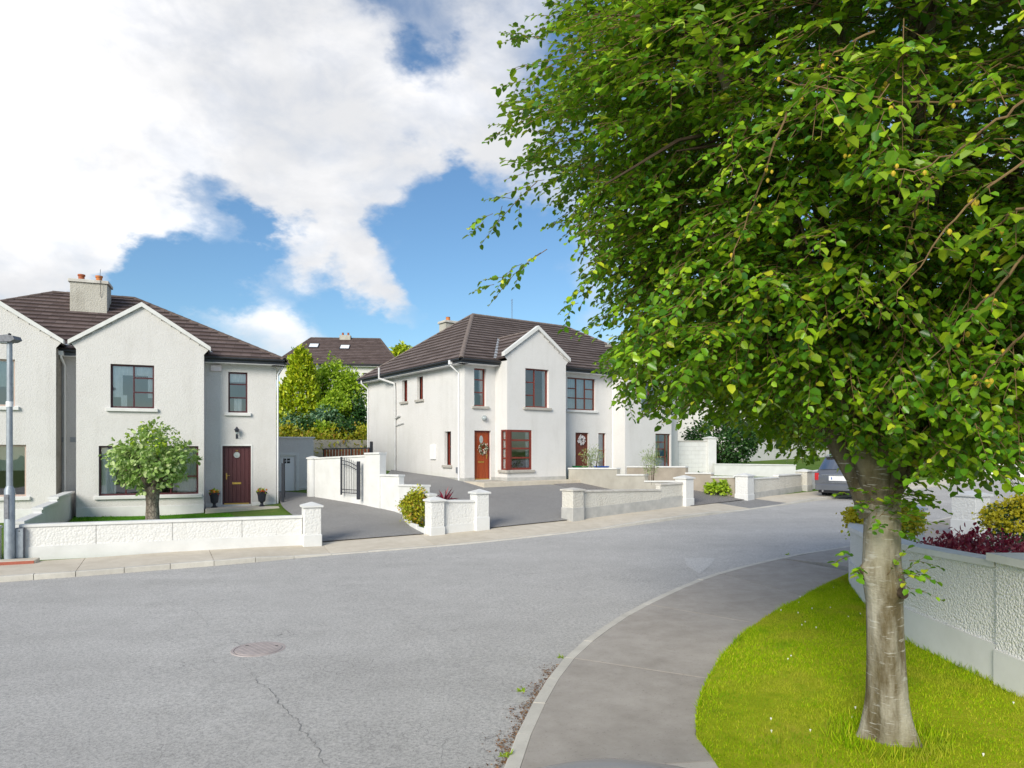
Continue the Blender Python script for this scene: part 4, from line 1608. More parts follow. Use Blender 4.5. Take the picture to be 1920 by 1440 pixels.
# wreath on the door
mb = MB()
wa, wz = H2.uz(906.5, 841)
for k in range(150):
    an = random.random() * 6.283; rr = random.gauss(.19, .035)
    p = f2(wa + rr * math.cos(an), wz + rr * math.sin(an), .08 + random.gauss(-.03, .02))
    q = p + Vector((random.gauss(0, .04), random.gauss(-.01, .02), random.gauss(0, .04)))
    s_ = Vector((random.gauss(0, .03), 0, random.gauss(0, .03)))
    mb.add([p, p + s_ + Vector((0, -.01, 0)), q + s_, q], [(0, 1, 2, 3)])
M['wreath'] = leaf_mat('wreath_leaf', [(0, (.04, .09, .03)), (.5, (.12, .18, .08)), (.62, (.7, .68, .62)), (1, (.75, .55, .5))], .1)
wt = thing('door_wreath', 'round wreath of pale flowers hanging on the orange wooden door', 'wreath', H2.world(wa, .0, wz), H2.th)
for i, v in enumerate(mb.v):
    mb.v[i] = v - Vector((wa, 0, wz))
mb.build('flowers', M['wreath'], wt, fix=False)
MB().tube([(.17 * math.cos(k * .3), .07, .17 * math.sin(k * .3)) for k in range(22)], .018, 5).build('hoop', M['branch'], wt)
# gable 1 with corner window
uw = ow2(985, 690, 1029, 765, GV)
bwin = (ga + .001, H2.uz(975, 881, GV)[1], H2.uz(997, 881, GV)[0], H2.uz(975, 806, GV)[1])
gz2 = [(ga, ZE2 - .1), (gb, ZE2 - .1), (gb, ZE2 + .02), (gb + .18, zkn2), (gc, zap2), (ga - .18, zkn2), (ga, ZE2 + .02)]
wall('wall', h2, M['pale'], g2, ga, gb, b2, ZE2 - .1, [uw, bwin], gz2, noreveal=[(bwin, 3)])
barge(h2, g2, gc, gb - gc + .2, zkn2, zap2, M['coping'], .15)
window(h2, g2, *uw, [(.8, [.3, .36, .34]), (1, [1])], M['redwood'], d=.13, sill=M['sillgrey'], curtain=[(.84, 1, 0, 1, M['curtain'], .02)])
window(h2, g2, bwin[0], bwin[1], bwin[2], bwin[3], [(.12, [1]), (1, [.28, .26, .23, .23])], M['redwood'], d=.02, fw=.09, sill=M['sillgrey'], curtain=[(.80, 1, 0, 1, M['curtain'], .02), (0, .9, 0, .25, M['dark'], .01)])
rt2 = Pl((ga, 0, 0), (0, -1, 0), (1, 0, 0))       # left return of gable: a = -v
rvw = (.42, bwin[1], .9 - .001, bwin[3])
wall('wall', h2, M['pale'], rt2, 0, .9, b2, ZE2, [rvw], noreveal=[(rvw, 1)])
window(h2, rt2, *rvw, [(1, [.28, .26, .23, .23])], M['redwood'], d=.02, fw=.06, sill=M['sillgrey'], curtain=[(0, .8, 0, 1, M['curtain'], .01)])
MB().box((ga - .02, GV - .02, bwin[1] + .001), (ga + .16, GV + .10, bwin[3] - .001)).build('corner_post', M['redwood'], h2)
plinth(h2, g2, ga, gb, b2, zp2, M['plinthgrey'])
plinth(h2, rt2, 0, .93, b2, zp2, M['plinthgrey'])
wall('wall', h2, M['pale'], Pl((gb, GV, 0), (0, 1, 0), (-1, 0, 0)), 0, .9, b2, ZE2)
# recess of the right half
g2a = H2.uz(1172, 800, GV)[0]
g2b = H2.uz(1259, 800, GV)[0]
mw = ow2(1064, 707, 1116, 770)
md = ow2(1079, 811, 1104, 875)
mn = ow2(1122, 812, 1136, 878)
wall('wall', h2, M['pale'], f2, gb, g2a, b2, ZE2, [mw, md, mn])
window(h2, f2, *mw, [(1, [.36, .32, .32]), (1, [.36, .64]), (1, [.36, .32, .32])], M['brownwood'], d=.08, sill=M['coping'], curtain=[(0, 1, 0, 1, M['curtainblue'], .02)])
door(h2, f2, *md, M['brownwood'], M['brownwood'], d=.1, planks=5, handle_left=False, oval=True)
window(h2, f2, *mn, [(1, [.5, .5])], M['brownwood'], d=.1, sill=M['sillgrey'], curtain=[(0, 1, .2, 1, M['curtainblue'], .02)])
wa2, wz2 = H2.uz(1091, 825)
w2 = thing('door_wreath', 'small white wreath on the dark brown door behind the grey dividing wall', 'wreath', H2.world(wa2, .06, wz2), H2.th)
mb = MB()
for k in range(90):
    an = random.random() * 6.283; rr = random.gauss(.15, .04)
    p = Vector((rr * math.cos(an), random.gauss(-.02, .015), rr * math.sin(an) - .03))
    mb.add([p, p + Vector((.05, 0, random.gauss(0, .03))), p + Vector((.05, -.01, .05)), p + Vector((0, 0, .05))], [(0, 1, 2, 3)])
mb.build('flowers', simple('white_wreath_flower', (.75, .73, .74), (.55, .5, .5), 20, .9, .1), w2, fix=False)
pipe(h2, [(H2.uz(1147, 700)[0], -.28, ZE2 - .15), (H2.uz(1147, 700)[0], -.06, ZE2 - .5), (H2.uz(1147, 700)[0], -.06, b2 + .3)], .04)
# gable 2
gc2 = (g2a + g2b) / 2
tw = ow2(1202, 715, 1233, 774, GV)
tl = ow2(1229, 813, 1257, 876, GV)
wall('wall', h2, M['pale'], g2, g2a, g2b, b2, ZE2 - .1, [tw, tl], [(g2a, ZE2 - .1), (g2b, ZE2 - .1), (g2b, ZE2 + .02), (g2b + .18, zkn2), (gc2, zap2), (g2a - .18, zkn2), (g2a, ZE2 + .02)])
barge(h2, g2, gc2, g2b - gc2 + .2, zkn2, zap2, M['coping'], .15)
window(h2, g2, *tw, [(1, [1]), (.9, [.4, .6])], M['brownwood'], d=.08, sill=M['coping'], curtain=[(0, .2, 0, 1, M['curtain'], .02)])
window(h2, g2, *tl, [(1, [.3, .25, .22, .23]), (.3, [1])], M['brownwood'], d=.08, sill=M['coping'], curtain=[(0, .3, .3, 1, M['teal'], .02), (.42, .66, .3, 1, M['blue'], .02), (0, .9, 0, .3, M['curtain'], .02), (.66, .9, .3, 1, M['teal'], .02)])
wall('wall', h2, M['pale'], Pl((g2a, 0, 0), (0, -1, 0), (1, 0, 0)), 0, .9, b2, ZE2)
wall('wall', h2, M['pale'], Pl((g2b, GV, 0), (0, 1, 0), (-1, 0, 0)), 0, .9, b2, ZE2)
W2 = H2.uz(1271, 800)[0]
W2 = max(W2, g2b + .7)
wall('wall', h2, M['pale'], f2, g2b, W2, b2, ZE2)
D2 = 10.0
s1 = sw2(753.5, 713, 763.6, 753); s2 = sw2(782, 706, 793, 749); s3 = sw2(833.5, 809, 845.6, 872)
wall('wall', h2, M['pale'], sd2, -D2, 0, b2, ZE2, [s1, s2, s3])
for s_ in (s1, s2):
    window(h2, sd2, *s_, [(1, [1])], M['redwood'], d=.2, sill=M['sillgrey'], curtain=[(0, 1, .1, 1, M['curtain'], .01)])
window(h2, sd2, *s3, [(1, [.55, .45])], M['redwood'], d=.2, sill=M['sillgrey'], curtain=[(.1, 1, 0, 1, M['curtain'], .01)])
plinth(h2, sd2, -D2, 0.03, b2, zp2 - .02, M['plinthgrey'])
wall('wall', h2, M['pale'], Pl((W2, 0, 0), (0, 1, 0), (-1, 0, 0)), 0, D2, b2, ZE2)
wall('wall', h2, M['pale'], Pl((W2, D2, 0), (-1, 0, 0), (0, -1, 0)), 0, W2, b2, ZE2)
mesh_obj('upper_floor', [(.3, .3, 4.1), (W2 - .2, .3, 4.1), (W2 - .2, D2 - .2, 4.1), (.3, D2 - .2, 4.1)], [(0, 1, 2, 3)], M['dark'], h2)
OV2 = .4
v_r2 = 5.0
ua2, zt2 = H2.uz(886, 590, v_r2)
ub2 = W2 - ua2
zs2 = ZE2 + .02
roof2 = hip_roof(h2, -OV2, W2 + OV2, -OV2, D2 + OV2, zs2, ua2, ub2, v_r2, zt2, M['tile2'], M['ridgelight'], 'FRL')
main2 = lambda z: -OV2 + (z - zs2) / (zt2 - zs2) * (v_r2 + OV2)
gable_roof(roof2, gc, gb - gc + .12, GV - .02, zkn2 - .12, zap2 - .05, main2, M['tile2'], M['ridgelight'])
gable_roof(roof2, gc2, g2b - gc2 + .12, GV - .02, zkn2 - .12, zap2 - .05, main2, M['tile2'], M['ridgelight'])
gutter(h2, (-OV2, -OV2, zs2), (ga - .05, -OV2, zs2), (0, -1, 0))
gutter(h2, (gb + .05, -OV2, zs2), (g2a - .05, -OV2, zs2), (0, -1, 0))
gutter(h2, (g2b + .05, -OV2, zs2), (W2 + OV2, -OV2, zs2), (0, -1, 0))
gutter(h2, (-OV2, D2 + OV2, zs2), (-OV2, -OV2, zs2), (-1, 0, 0))
pv = H2.vz(862, 700)[0]
pipe(h2, [(-OV2 - .04, pv, zs2 - .1), (-OV2 - .04, pv, zs2 - .25), (-.05, pv, zs2 - .55), (-.05, pv, b2 + .2)], .042)
MB().box((-OV2 - .12, pv - .07, zs2 - .2), (-OV2 + .0, pv + .07, zs2 - .03)).build('hopper', M['upvc'], h2)
pipe(h2, [(-OV2 - .04, D2 - .15, zs2 - .1), (-OV2 - .04, D2 - .15, zs2 - .25), (-.05, D2 - .1, zs2 - .55), (-.05, D2 - .1, b2 + .2)], .042)
sv = H2.vz(743, 760)[0]; sv2 = H2.vz(728, 700)[0]
pipe(h2, [(-OV2 - .1, sv2, zs2 + .35), (-OV2 - .1, sv2, zs2 - .2), (-.1, sv - .0, zs2 - .5), (-.07, sv, zs2 - .9), (-.07, sv, b2 + .2)], .06, M['upvcgrey'], 'soil_pipe')
zq = H2.vz(743, 785)[1]
MB().tube([(-.07, sv, zq), (-.07, sv - .5, zq + .12)], .045, 8).build('waste_pipe', M['upvcgrey'], h2, True)
MB().tube([(-.07, sv, zq - .35), (-.06, sv - .9, zq - .25)], .022, 8).build('waste_pipe', M['upvcgrey'], h2, True)
mv = sw2(808, 834, 818, 861)
MB().cbox((mv[0], -.07, mv[1]), (mv[2], 0, mv[3]), .012, sd2.fr()).build('meter_box', M['upvc'], h2)
mv = sw2(857, 876, 861, 887)
MB().cbox((mv[0], -.07, mv[1]), (mv[2], 0, mv[3]), .012, sd2.fr()).build('service_box', M['galvdark'], h2)
# step and apron around the front
MB().cbox((dr[0] - .35, -.75, b2), (dr[2] + .35, -.035, dr[1] - .03), .012).build('doorstep', M['concrete'], h2)
zg2 = float(H(*H2.world(2.5, -1.2).xy))
MB().cbox((-.1, GV - .75, b2), (gb + .3, .0 - .04, zg2 + .12), .012).build('apron', M['pavetan'], h2)
# chimney behind the ridge, aerial
cu_, cv_ = H2.uz(840, 610, 8.0)[0], 8.0
zc = H2.uz(840, 603, 8.0)[1]
ch = MB().cbox((cu_ - .35, cv_ - .35, zt2 - 3), (cu_ + .35, cv_ + .35, zc - .12), .01).build('chimney', M['chimney'], h2)
MB().cbox((cu_ - .42, cv_ - .42, zc - .12), (cu_ + .42, cv_ + .42, zc), .02).build('chimney_cap', M['copinggrey'], ch)
MB().lathe([(.13, 0), (.11, .22), (.13, .24), (.1, .24)], (cu_, cv_, zc), 12).build('chimney_pot', M['terraorange'], ch, True)
au, az = H2.uz(960, 598, v_r2)
mb = MB().tube([(au, v_r2, az - .2), (au, v_r2, az + 1.05)], .015, 5)
for k in range(5):
    mb.tube([(au - .12 + k * .02, v_r2 - .15, az + .5 + k * .12), (au + .12 - k * .02, v_r2 + .15, az + .5 + k * .12)], .008, 4)
mb.build('aerial', M['galvdark'], h2)


def plain_house(name, label, fr, W, D, zb, ze, zt, inset, wins, mat, tmat, skylights=(), chim=True, gables=()):
    """simpler neighbour house: hip roof, windows on the front"""
    h = thing(name, label, 'house', fr.world(0, 0, 0), fr.th)
    P = Pl((0, 0, 0), (1, 0, 0), (0, 1, 0))
    ops = [w[:4] for w in wins]
    wall('wall', h, mat, P, 0, W, zb, ze, ops)
    wall('wall', h, mat, Pl((0, 0, 0), (0, -1, 0), (1, 0, 0)), -D, 0, zb, ze)
    wall('wall', h, mat, Pl((W, 0, 0), (0, 1, 0), (-1, 0, 0)), 0, D, zb, ze)
    wall('wall', h, mat, Pl((W, D, 0), (-1, 0, 0), (0, -1, 0)), 0, W, zb, ze)
    for w in wins:
        window(h, P, *w[:4], [(1, [1]), (.8, [.4, .6])], M['brownwood'], sill=M['coping'], curtain=[(0, .2, 0, 1, M['curtain'], .02), (.8, 1, 0, 1, M['curtain'], .02)])
    o = .4
    roof = hip_roof(h, -o, W + o, -o, D + o, ze + .02, inset, W - inset, D / 2, zt, tmat, M['ridge'], 'FLR')
    gutter(h, (-o, -o, ze + .02), (W + o, -o, ze + .02), (0, -1, 0))
    gutter(h, (-o, D + o, ze + .02), (-o, -o, ze + .02), (-1, 0, 0))
    sl = math.atan2(zt - ze, D / 2 + o)
    for (u, t_) in skylights:
        c = Vector((u, -o + (D / 2 + o) * t_, ze + (zt - ze) * t_))
        e2 = Vector((0, math.cos(sl), math.sin(sl))); n = Vector((0, -math.sin(sl), math.cos(sl)))
        f_ = lambda a, b, cc: c + Vector((1, 0, 0)) * a + e2 * b + n * cc
        s_ = MB().box((-.45, -.45, 0), (.45, .45, .1), f_).build('skylight', M['black'], roof)
        mesh_obj('skylight_pane', [f_(-.38, -.38, .105), f_(.38, -.38, .105), f_(.38, .38, .105), f_(-.38, .38, .105)], [(0, 1, 2, 3)], simple('skylight_glass', (.75, .78, .82), None, rough=.1), roof)
    if chim:
        c = MB().cbox((W / 2 - .5, D / 2 - .4, zt - .8), (W / 2 + .5, D / 2 + .4, zt + .25), .01).build('chimney', M['chimney'], h)
        for q in (-.25, .25):
            MB().lathe([(.11, 0), (.09, .25), (.11, .27), (.08, .27)], (W / 2 + q, D / 2, zt + .25), 10).build('chimney_pot', M['terracotta'], c, True)
    return h


# house on the bank behind the two
H4 = Frame(500, 60.0, 5.0)
u0, ze4 = H4.uz(524, 676); u1, _ = H4.uz(741, 690)
zt4 = H4.uz(625, 636, 4.5)[1]
_ur0, _ur1 = H4.uz(583, 636, 4.5)[0], H4.uz(632, 638, 4.5)[0]
H4 = Frame(524, 60.0, 5.0)
W4 = H4.uz(741, 690)[0]
a4 = H4.uz(583, 636, 4.5)[0]
ze4 = H4.uz(680, 684)[1]
g4 = float(H(*H4.world(W4 / 2, 4).xy))
plain_house('hillside_house', 'white house with brown hipped roof and two skylights on the wooded bank', H4, W4, 9.0, g4 - 1, ze4, H4.uz(610, 634, 4.5)[1], a4,
            [(W4 * .72, ze4 - 2.0, W4 * .82, ze4 - .7), (W4 * .3, ze4 - 2.0, W4 * .42, ze4 - .7)], M['pale'], M['tile'], [(H4.uz(583, 649, 1.5)[0], .66), (H4.uz(643, 652, 1.5)[0], .62)])
# next house along the street, mostly behind the tree
H3 = Frame(1398, 47.0, 40.0)
g3 = float(H(*H3.world(4, 0).xy))
plain_house('neighbour_house', 'cream house past the white block wall, half hidden by the big street tree', H3, 12.0, 9.0, g3 - .5, g3 + 5.3, g3 + 8.4, 4.4,
            [(1.0, g3 + 3.4, 2.2, g3 + 4.8), (4.2, g3 + 3.4, 5.6, g3 + 4.8), (4.0, g3 + .9, 5.8, g3 + 2.3), (8.4, g3 + 3.4, 9.8, g3 + 4.8), (8.4, g3 + .9, 10.2, g3 + 2.3)], M['cream'], M['tile2'])
H5 = Frame(1770, 44.0, -18.0)
g5 = float(zr(*H5.world(4, 0).xy)) + .3
plain_house('neighbour_house', 'pale house across the street seen through the gaps in the big street tree', H5, 12.0, 9.0, g5 - .5, g5 + 5.2, g5 + 8.2, 4.4,
            [(1.2, g5 + 3.3, 2.6, g5 + 4.7), (5.0, g5 + 3.3, 6.4, g5 + 4.7), (4.6, g5 + .9, 6.6, g5 + 2.3), (9, g5 + 3.3, 10.4, g5 + 4.7)], M['pale'], M['tile2'])

# ------------------------------------------------------------------ garden walls, pillars, gates


def onseg(P, Q, px):
    """point of the ground segment P-Q that lies under pixel column px"""
    a = (px - CX) / F
    d = Q - P
    t = (a * P.y - P.x) / (d.x - a * d.y)
    p = P + d * t
    return Vector((p.x, p.y, 0))


def ztop(p, py):
    return EYE + (HY - py) / F * p.y


def gnd(p):
    p = Vector(p)
    return float(H(p.x, p.y))


def seg_frame(P, Q):
    t = Vector((Q.x - P.x, Q.y - P.y, 0)); L = t.length; t.normalize()
    n = Vector((-t.y, t.x, 0))
    return L, (lambda a, d, z: Vector((P.x, P.y, 0)) + t * a + n * d + Vector((0, 0, z)))


def section(root, P, Q, zp, zq, mat, cop, th=.2, plinth_h=None, pm=None, gp=None, gq=None, joints=None, cop_h=.06, side=-1, oh=.035):
    """one straight length of wall with coping and, on the street side, a plinth; the body is split into panels at joints"""
    L, fr = seg_frame(P, Q)
    gp = gnd(P) if gp is None else gp; gq = gnd(Q) if gq is None else gq
    cuts = [0] + [j * L for j in (joints or [])] + [L]
    lerp = lambda a, b, t: a + (b - a) * t
    for c0, c1 in zip(cuts, cuts[1:]):
        e = .008 if joints else 0
        a0, a1 = c0 + (e if c0 > 0 else 0), c1 - (e if c1 < L else 0)
        mb = MB()
        vs = []
        for a in (a0, a1):
            t = a / L
            b, tp = lerp(gp, gq, t) - .25, lerp(zp, zq, t) - cop_h
            vs += [fr(a, -th / 2, b), fr(a, th / 2, b), fr(a, th / 2, tp), fr(a, -th / 2, tp)]
        mb.add(vs, [(0, 1, 2, 3), (4, 7, 6, 5), (0, 4, 5, 1), (1, 5, 6, 2), (2, 6, 7, 3), (3, 7, 4, 0)])
        mb.build('panel', mat, root, world=True)
    if joints:
        vs = []
        for a in (0.02, L - .02):
            t = a / L
            b, tp = lerp(gp, gq, t) - .25, lerp(zp, zq, t) - cop_h - .002
            h = th / 2 - .012
            vs += [fr(a, -h, b), fr(a, h, b), fr(a, h, tp), fr(a, -h, tp)]
        MB().add(vs, [(0, 1, 2, 3), (4, 7, 6, 5), (0, 4, 5, 1), (1, 5, 6, 2), (2, 6, 7, 3), (3, 7, 4, 0)]).build('core', M['plinthgrey'], root, world=True)
    vs = []
    for a in (-oh * .3, L + oh * .3):
        t = a / L
        tp = lerp(zp, zq, t); h = th / 2 + oh
        vs += [fr(a, -h, tp - cop_h), fr(a, h, tp - cop_h), fr(a, h, tp - .012), fr(a, h - .012, tp), fr(a, -h + .012, tp), fr(a, -h, tp - .012)]
    MB().add(vs, [(0, 1, 2, 3, 4, 5), (11, 10, 9, 8, 7, 6)] + [(i, 6 + i, 6 + (i + 1) % 6, (i + 1) % 6) for i in range(6)]).build('coping', cop, root, world=True)
    if plinth_h:
        vs = []
        s0, s1 = (-th / 2 - .022, -th / 2 + .01) if side < 0 else (th / 2 - .01, th / 2 + .022)
        for a in (0, L):
            t = a / L
            b = lerp(gp, gq, t)
            vs += [fr(a, s0, b - .2), fr(a, s1, b - .2), fr(a, s1, b + plinth_h), fr(a, s0, b + plinth_h)]
        MB().add(vs, [(0, 1, 2, 3), (4, 7, 6, 5), (0, 4, 5, 1), (1, 5, 6, 2), (2, 6, 7, 3), (3, 7, 4, 0)]).build('plinth', pm or M['smoothwhite'], root, world=True)


def pillar(root, c, th, size, zt, mat, pm, cap, plinth_h=.32, gz_=None, cap_h=.13, flat=False):
    c = Vector(c); g = gnd(c) if gz_ is None else gz_
    co, si = math.cos(th), math.sin(th)
    fr = lambda x, y, z: Vector((c.x + x * co - y * si, c.y + x * si + y * co, z))
    h = size / 2
    zb = zt - cap_h
    p = MB().cbox((-h, -h, g - .25), (h, h, zb), .012, fr).build('pillar', mat, root, world=True)
    if plinth_h:
        k = h + .018
        MB().cbox((-k, -k, g - .24), (k, k, g + plinth_h), .012, fr).build('pillar_base', pm, p, world=True)
    k = h + .045
    e = .045
    vs = [fr(x * k, y * k, zb) for x, y in ((-1, -1), (1, -1), (1, 1), (-1, 1))] + [fr(x * k, y * k, zb + e) for x, y in ((-1, -1), (1, -1), (1, 1), (-1, 1))] + [fr(x * .02, y * .02, zt) for x, y in ((-1, -1), (1, -1), (1, 1), (-1, 1))]
    fs = [(3, 2, 1, 0), (8, 9, 10, 11)] + [(r + i, r + (i + 1) % 4, r + 4 + (i + 1) % 4, r + 4 + i) for r in (0, 4) for i in range(4)]
    MB().add(vs, fs).build('pillar_cap', cap, p, world=True)
    return p


# low panelled wall in front of the maroon-windowed house
A_, B_ = G(40, 1046), G(566, 1020)
PC = G(584, 1020)
fw1 = thing('garden_wall', 'low white roughcast wall of jointed panels ending in a square capped pillar', 'wall', (A_.x, A_.y, A_.z))
jts = []
L_ = (B_ - A_).xy.length
for px in (182, 324, 454):
    jts.append((onseg(A_, B_, px) - Vector((A_.x, A_.y, 0))).length / L_)
section(fw1, A_, B_, ztop(A_, 983), ztop(B_, 966), M['wallwhite'], M['coping'], .2, .26, M['smoothwhite'], joints=jts)
pillar(fw1, PC, H1.th + .05, .44, ztop(PC, 941), M['wallwhite'], M['smoothwhite'], M['coping'], .27)
# neighbour's wall end beyond the lamp post
NA = A_ + (A_ - B_).normalized() * 6.5; NB = A_ + (A_ - B_).normalized() * .42
nw1 = thing('garden_wall', 'weathered cream wall end left of the lamp post', 'wall', (NB.x, NB.y, gnd(NB)))
section(nw1, NA, NB, ztop(A_, 983) - .02, ztop(A_, 983) - .02, M['cream'], M['coping'], .22, .26, M['smoothwhite'], gp=gnd(NA), gq=gnd(NB))
# stepped wall between the two front gardens
S0 = G(33, 1040); S1 = H1.world(-2.06, .55)
sw = thing('garden_wall', 'stepped white wall dividing the two front gardens, climbing to the stained house recess', 'wall', (S0.x, S0.y, gnd(S0)))
marks = [(0, .30, 1.02), (.30, .60, 1.20), (.60, 1.0, 1.36)]
for t0, t1, zt in marks:
    P, Q = S0.lerp(S1, t0), S0.lerp(S1, t1)
    section(sw, P, Q, zt, zt + .03, M['smoothwhite'], M['coping'], .2)

# utility marker and raised cover at the lamp post
p = G(40, 1047)
um = thing('utility_cabinet', 'narrow dark grey steel feeder cabinet against the low white wall', 'cabinet', (p.x, p.y, gnd(p)), H1.th)
MB().cbox((-.085, -.16, -.05), (.085, -.01, .72), .01).build('casing', M['galvdark'], um)
MB().box((-.07, -.168, .04), (.07, -.1605, .70)).build('cover_plate', M['galv'], um)
MB().box((-.012, -.172, .64), (.012, -.1685, .66)).build('lock', M['blacktrim'], um)
p0 = G(-40, 1062); p1 = G(66, 1056)
d_ = (p1 - p0); d_.z = 0
cz = gnd(p1)
pc = thing('concrete_plinth', 'raised concrete slab with a red painted edge around the lamp post', 'slab', (p0.x, p0.y, gnd(p0)), math.atan2(d_.y, d_.x))
MB().cbox((0, .0, -.1), (d_.length, .42, .075), .012).build('slab', M['pavetan'], pc)
MB().box((.0, -.012, .0), (d_.length - .02, -.001, .068)).build('edge', M['redconc'], pc)

# street lamp
p = G(18, 1051)
zg = gnd(p) + .06
sl_ = thing('street_lamp', 'grey galvanised street lamp with a flat lantern at the left garden wall', 'street lamp', (p.x, p.y, zg))
zsw = ztop(p, 915) - zg; ztp = ztop(p, 640) - zg
MB().lathe([(.105, -.1), (.105, zsw - .04), (.06, zsw + .06)], (0, 0, 0), 20).build('base_column', M['galv'], sl_, True)
MB().lathe([(.066, zsw), (.055, ztp)], (0, 0, 0), 18).build('pole', M['galv'], sl_, True)
MB().cbox((-.055, -.115, .9), (.055, -.085, 1.45), .008).build('access_door', M['galvdark'], sl_)
MB().lathe([(.072, zsw + 1.85), (.072, zsw + 1.97)], (0, 0, 0), 18).build('label_band', M['upvc'], sl_)
hd = MB().prism([(-.34, .02), (-.30, .10), (.02, .14), (.16, .11), (.2, .03), (.1, -.02), (-.2, -.03)], -.13, .13, lambda a, b, c: Vector((a, c, ztp + b)))
hd.build('lantern', M['galvdark'], sl_)
MB().box((-.24, -.1, ztp - .045), (.02, .1, ztp - .03)).build('lens', M['portglass'], sl_)
MB().lathe([(.03, .13), (.035, .17), (.0, .19)], (-.0, 0, ztp), 10).build('photocell', M['blacktrim'], sl_)

# urns by the maroon door
for px, py, lab, rz_ in ((402, 956, 'dark footed urn with red and yellow flowers, lawn side of the maroon door', 0), (491, 954, 'dark footed urn with red and green flowers, gate side of the maroon door', 2)):
    u = H1.uz(px, py, VR - .38)[0]
    zz = w_dr[1] - .06
    ur = thing('flower_urn', lab, 'urn', H1.world(u, VR - .38, zz), rz_)
    MB().lathe([(.10, 0), (.115, .02), (.06, .05), (.045, .11), (.07, .15), (.11, .17), (.125, .22), (.14, .36), (.165, .47), (.185, .485), (.185, .51), (.155, .51), (.14, .44)], (0, 0, 0), 18).build('bowl', M['urn'], ur, True)
    MB().lathe([(.15, .44), (.02, .47)], (0, 0, 0), 14).build('soil', M['soil'], ur)
    for nm, mt, n_, r_, h0, h1 in (('leaves', 'leaflime', 70, .15, .5, .66), ('flowers', 'flowerred', 45, .19, .52, .62)):
        mb = MB()
        for k in range(n_):
            an = random.random() * 6.283; rr = r_ * math.sqrt(random.random())
            q = Vector((rr * math.cos(an), rr * math.sin(an), random.uniform(h0, h1) - rr * .3))
            s_ = .035
            e = [Vector((random.gauss(0, s_), random.gauss(0, s_), random.gauss(0, s_))) for _ in range(3)]
            mb.add([q, q + e[0], q + e[0] + e[1], q + e[1]], [(0, 1, 2, 3)])
        mb.build(nm, M[mt], ur, fix=False)

# outbuilding behind the drive
b0 = G(518, 924)
OB = Frame(512, b0.y + .6, 21.9)
ob = thing('outbuilding', 'flat-topped cream side building with a white door beside the house', 'outbuilding', OB.world(0, 0, 0), OB.th)
obz = float(H(*OB.world(1, 0).xy))
pob = Pl((0, 0, 0), (1, 0, 0), (0, 1, 0))
uR = OB.uz(588, 900)[0]
zt_ = OB.uz(550, 819)[1]
a0_, zt0 = OB.uz(526, 854); a1_, zb0 = OB.uz(554, 921)
dro = (a0_, zb0, a1_, zt0)
wall('wall', ob, M['cream'], pob, -.6, uR, obz - .3, zt_ - .06, [dro])
wall('wall', ob, M['cream'], Pl((uR, 0, 0), (0, 1, 0), (-1, 0, 0)), 0, 4, obz - .3, zt_ - .06)
wall('wall', ob, M['cream'], Pl((-.6, 4, 0), (0, -1, 0), (1, 0, 0)), 0, 4, obz - .3, zt_ - .06)
MB().cbox((-.65, -.06, zt_ - .06), (uR + .06, 4.05, zt_), .012).build('coping', M['coping'], ob)
pfr = pob.fr()
dd = MB().box((a0_ - .03, .05, zb0), (a0_ + .03, .12, zt0), pfr).box((a1_ - .03, .05, zb0), (a1_ + .03, .12, zt0), pfr).box((a0_ + .03, .05, zt0 - .05), (a1_ - .03, .12, zt0), pfr).build('door', M['upvc'], ob)
MB().cbox((a0_ + .035, .07, zb0 + .02), (a1_ - .035, .1, zt0 - .055), .004, pfr).build('leaf', M['upvc'], dd)
am = a0_ + (a1_ - a0_) * .42; 
for i in range(2):
    for j in range(2):
        MB().box((am - .14 + i * .15, .064, zt0 - .32 + j * .11), (am - .02 + i * .15, .0695, zt0 - .24 + j * .11), pfr).build('door_light', M['dark'], dd)
MB().box((a0_ - .14, -.02, zb0 - .1), (a0_ - .03, .0, zt0 + .12), pfr).box((a1_ + .03, -.02, zb0 - .1), (a1_ + .14, 0, zt0 + .12), pfr).box((a0_ - .03, -.02, zt0 + .0), (a1_ + .03, 0, zt0 + .12), pfr).build('door_surround', M['coping'], ob)
MB().box((a0_ - .14, -.05, zb0 - .25), (a1_ + .14, .1, zb0 - .0), pfr).build('step', M['coping'], ob)
zpo = OB.uz(580, 913)[1]
MB().box((a1_ + .14, -.03, zpo - .05), (uR, 0, zpo), pfr).build('plinth_band', M['coping'], ob)

# white stepped wall along the drive
W0, W1, W2_, W3 = G(586, 930), G(690, 947), G(754, 961), G(812, 985)
bw = thing('garden_wall', 'smooth white stepped wall with iron gate, running from the side building to the hedge', 'wall', (W0.x, W0.y, W0.z))
pA = onseg(W0, W1, 595)
section(bw, pA, onseg(W0, W1, 690), ztop(pA, 858), ztop(onseg(W0, W1, 690), 853), M['smoothwhite'], M['coping'], .22)
q = onseg(W0, W1, 587)
mb = MB().lathe([(.22, gnd(q) - .2), (.22, ztop(q, 858) - .05)], (q.x, q.y, 0), 20)
pp_ = mb.build('round_pier', M['smoothwhite'], bw, True, world=True)
MB().lathe([(.26, ztop(q, 858) - .05), (.26, ztop(q, 858)), (.05, ztop(q, 855))], (q.x, q.y, 0), 20).build('pier_cap', M['coping'], pp_, world=True)
P, Q = onseg(W0, W1, 690), onseg(W1, W2_, 718)
section(bw, P, Q, ztop(P, 849), ztop(Q, 848), M['smoothwhite'], M['coping'], .26)
P, Q = onseg(W1, W2_, 718), onseg(W1, W2_, 753)
section(bw, P, Q, ztop(P, 889), ztop(Q, 890), M['smoothwhite'], M['coping'], .2)
P, Q = onseg(W2_, W3, 753), onseg(W2_, W3, 800)
section(bw, P, Q, ztop(P, 908), ztop(Q, 909), M['smoothwhite'], M['coping'], .2)
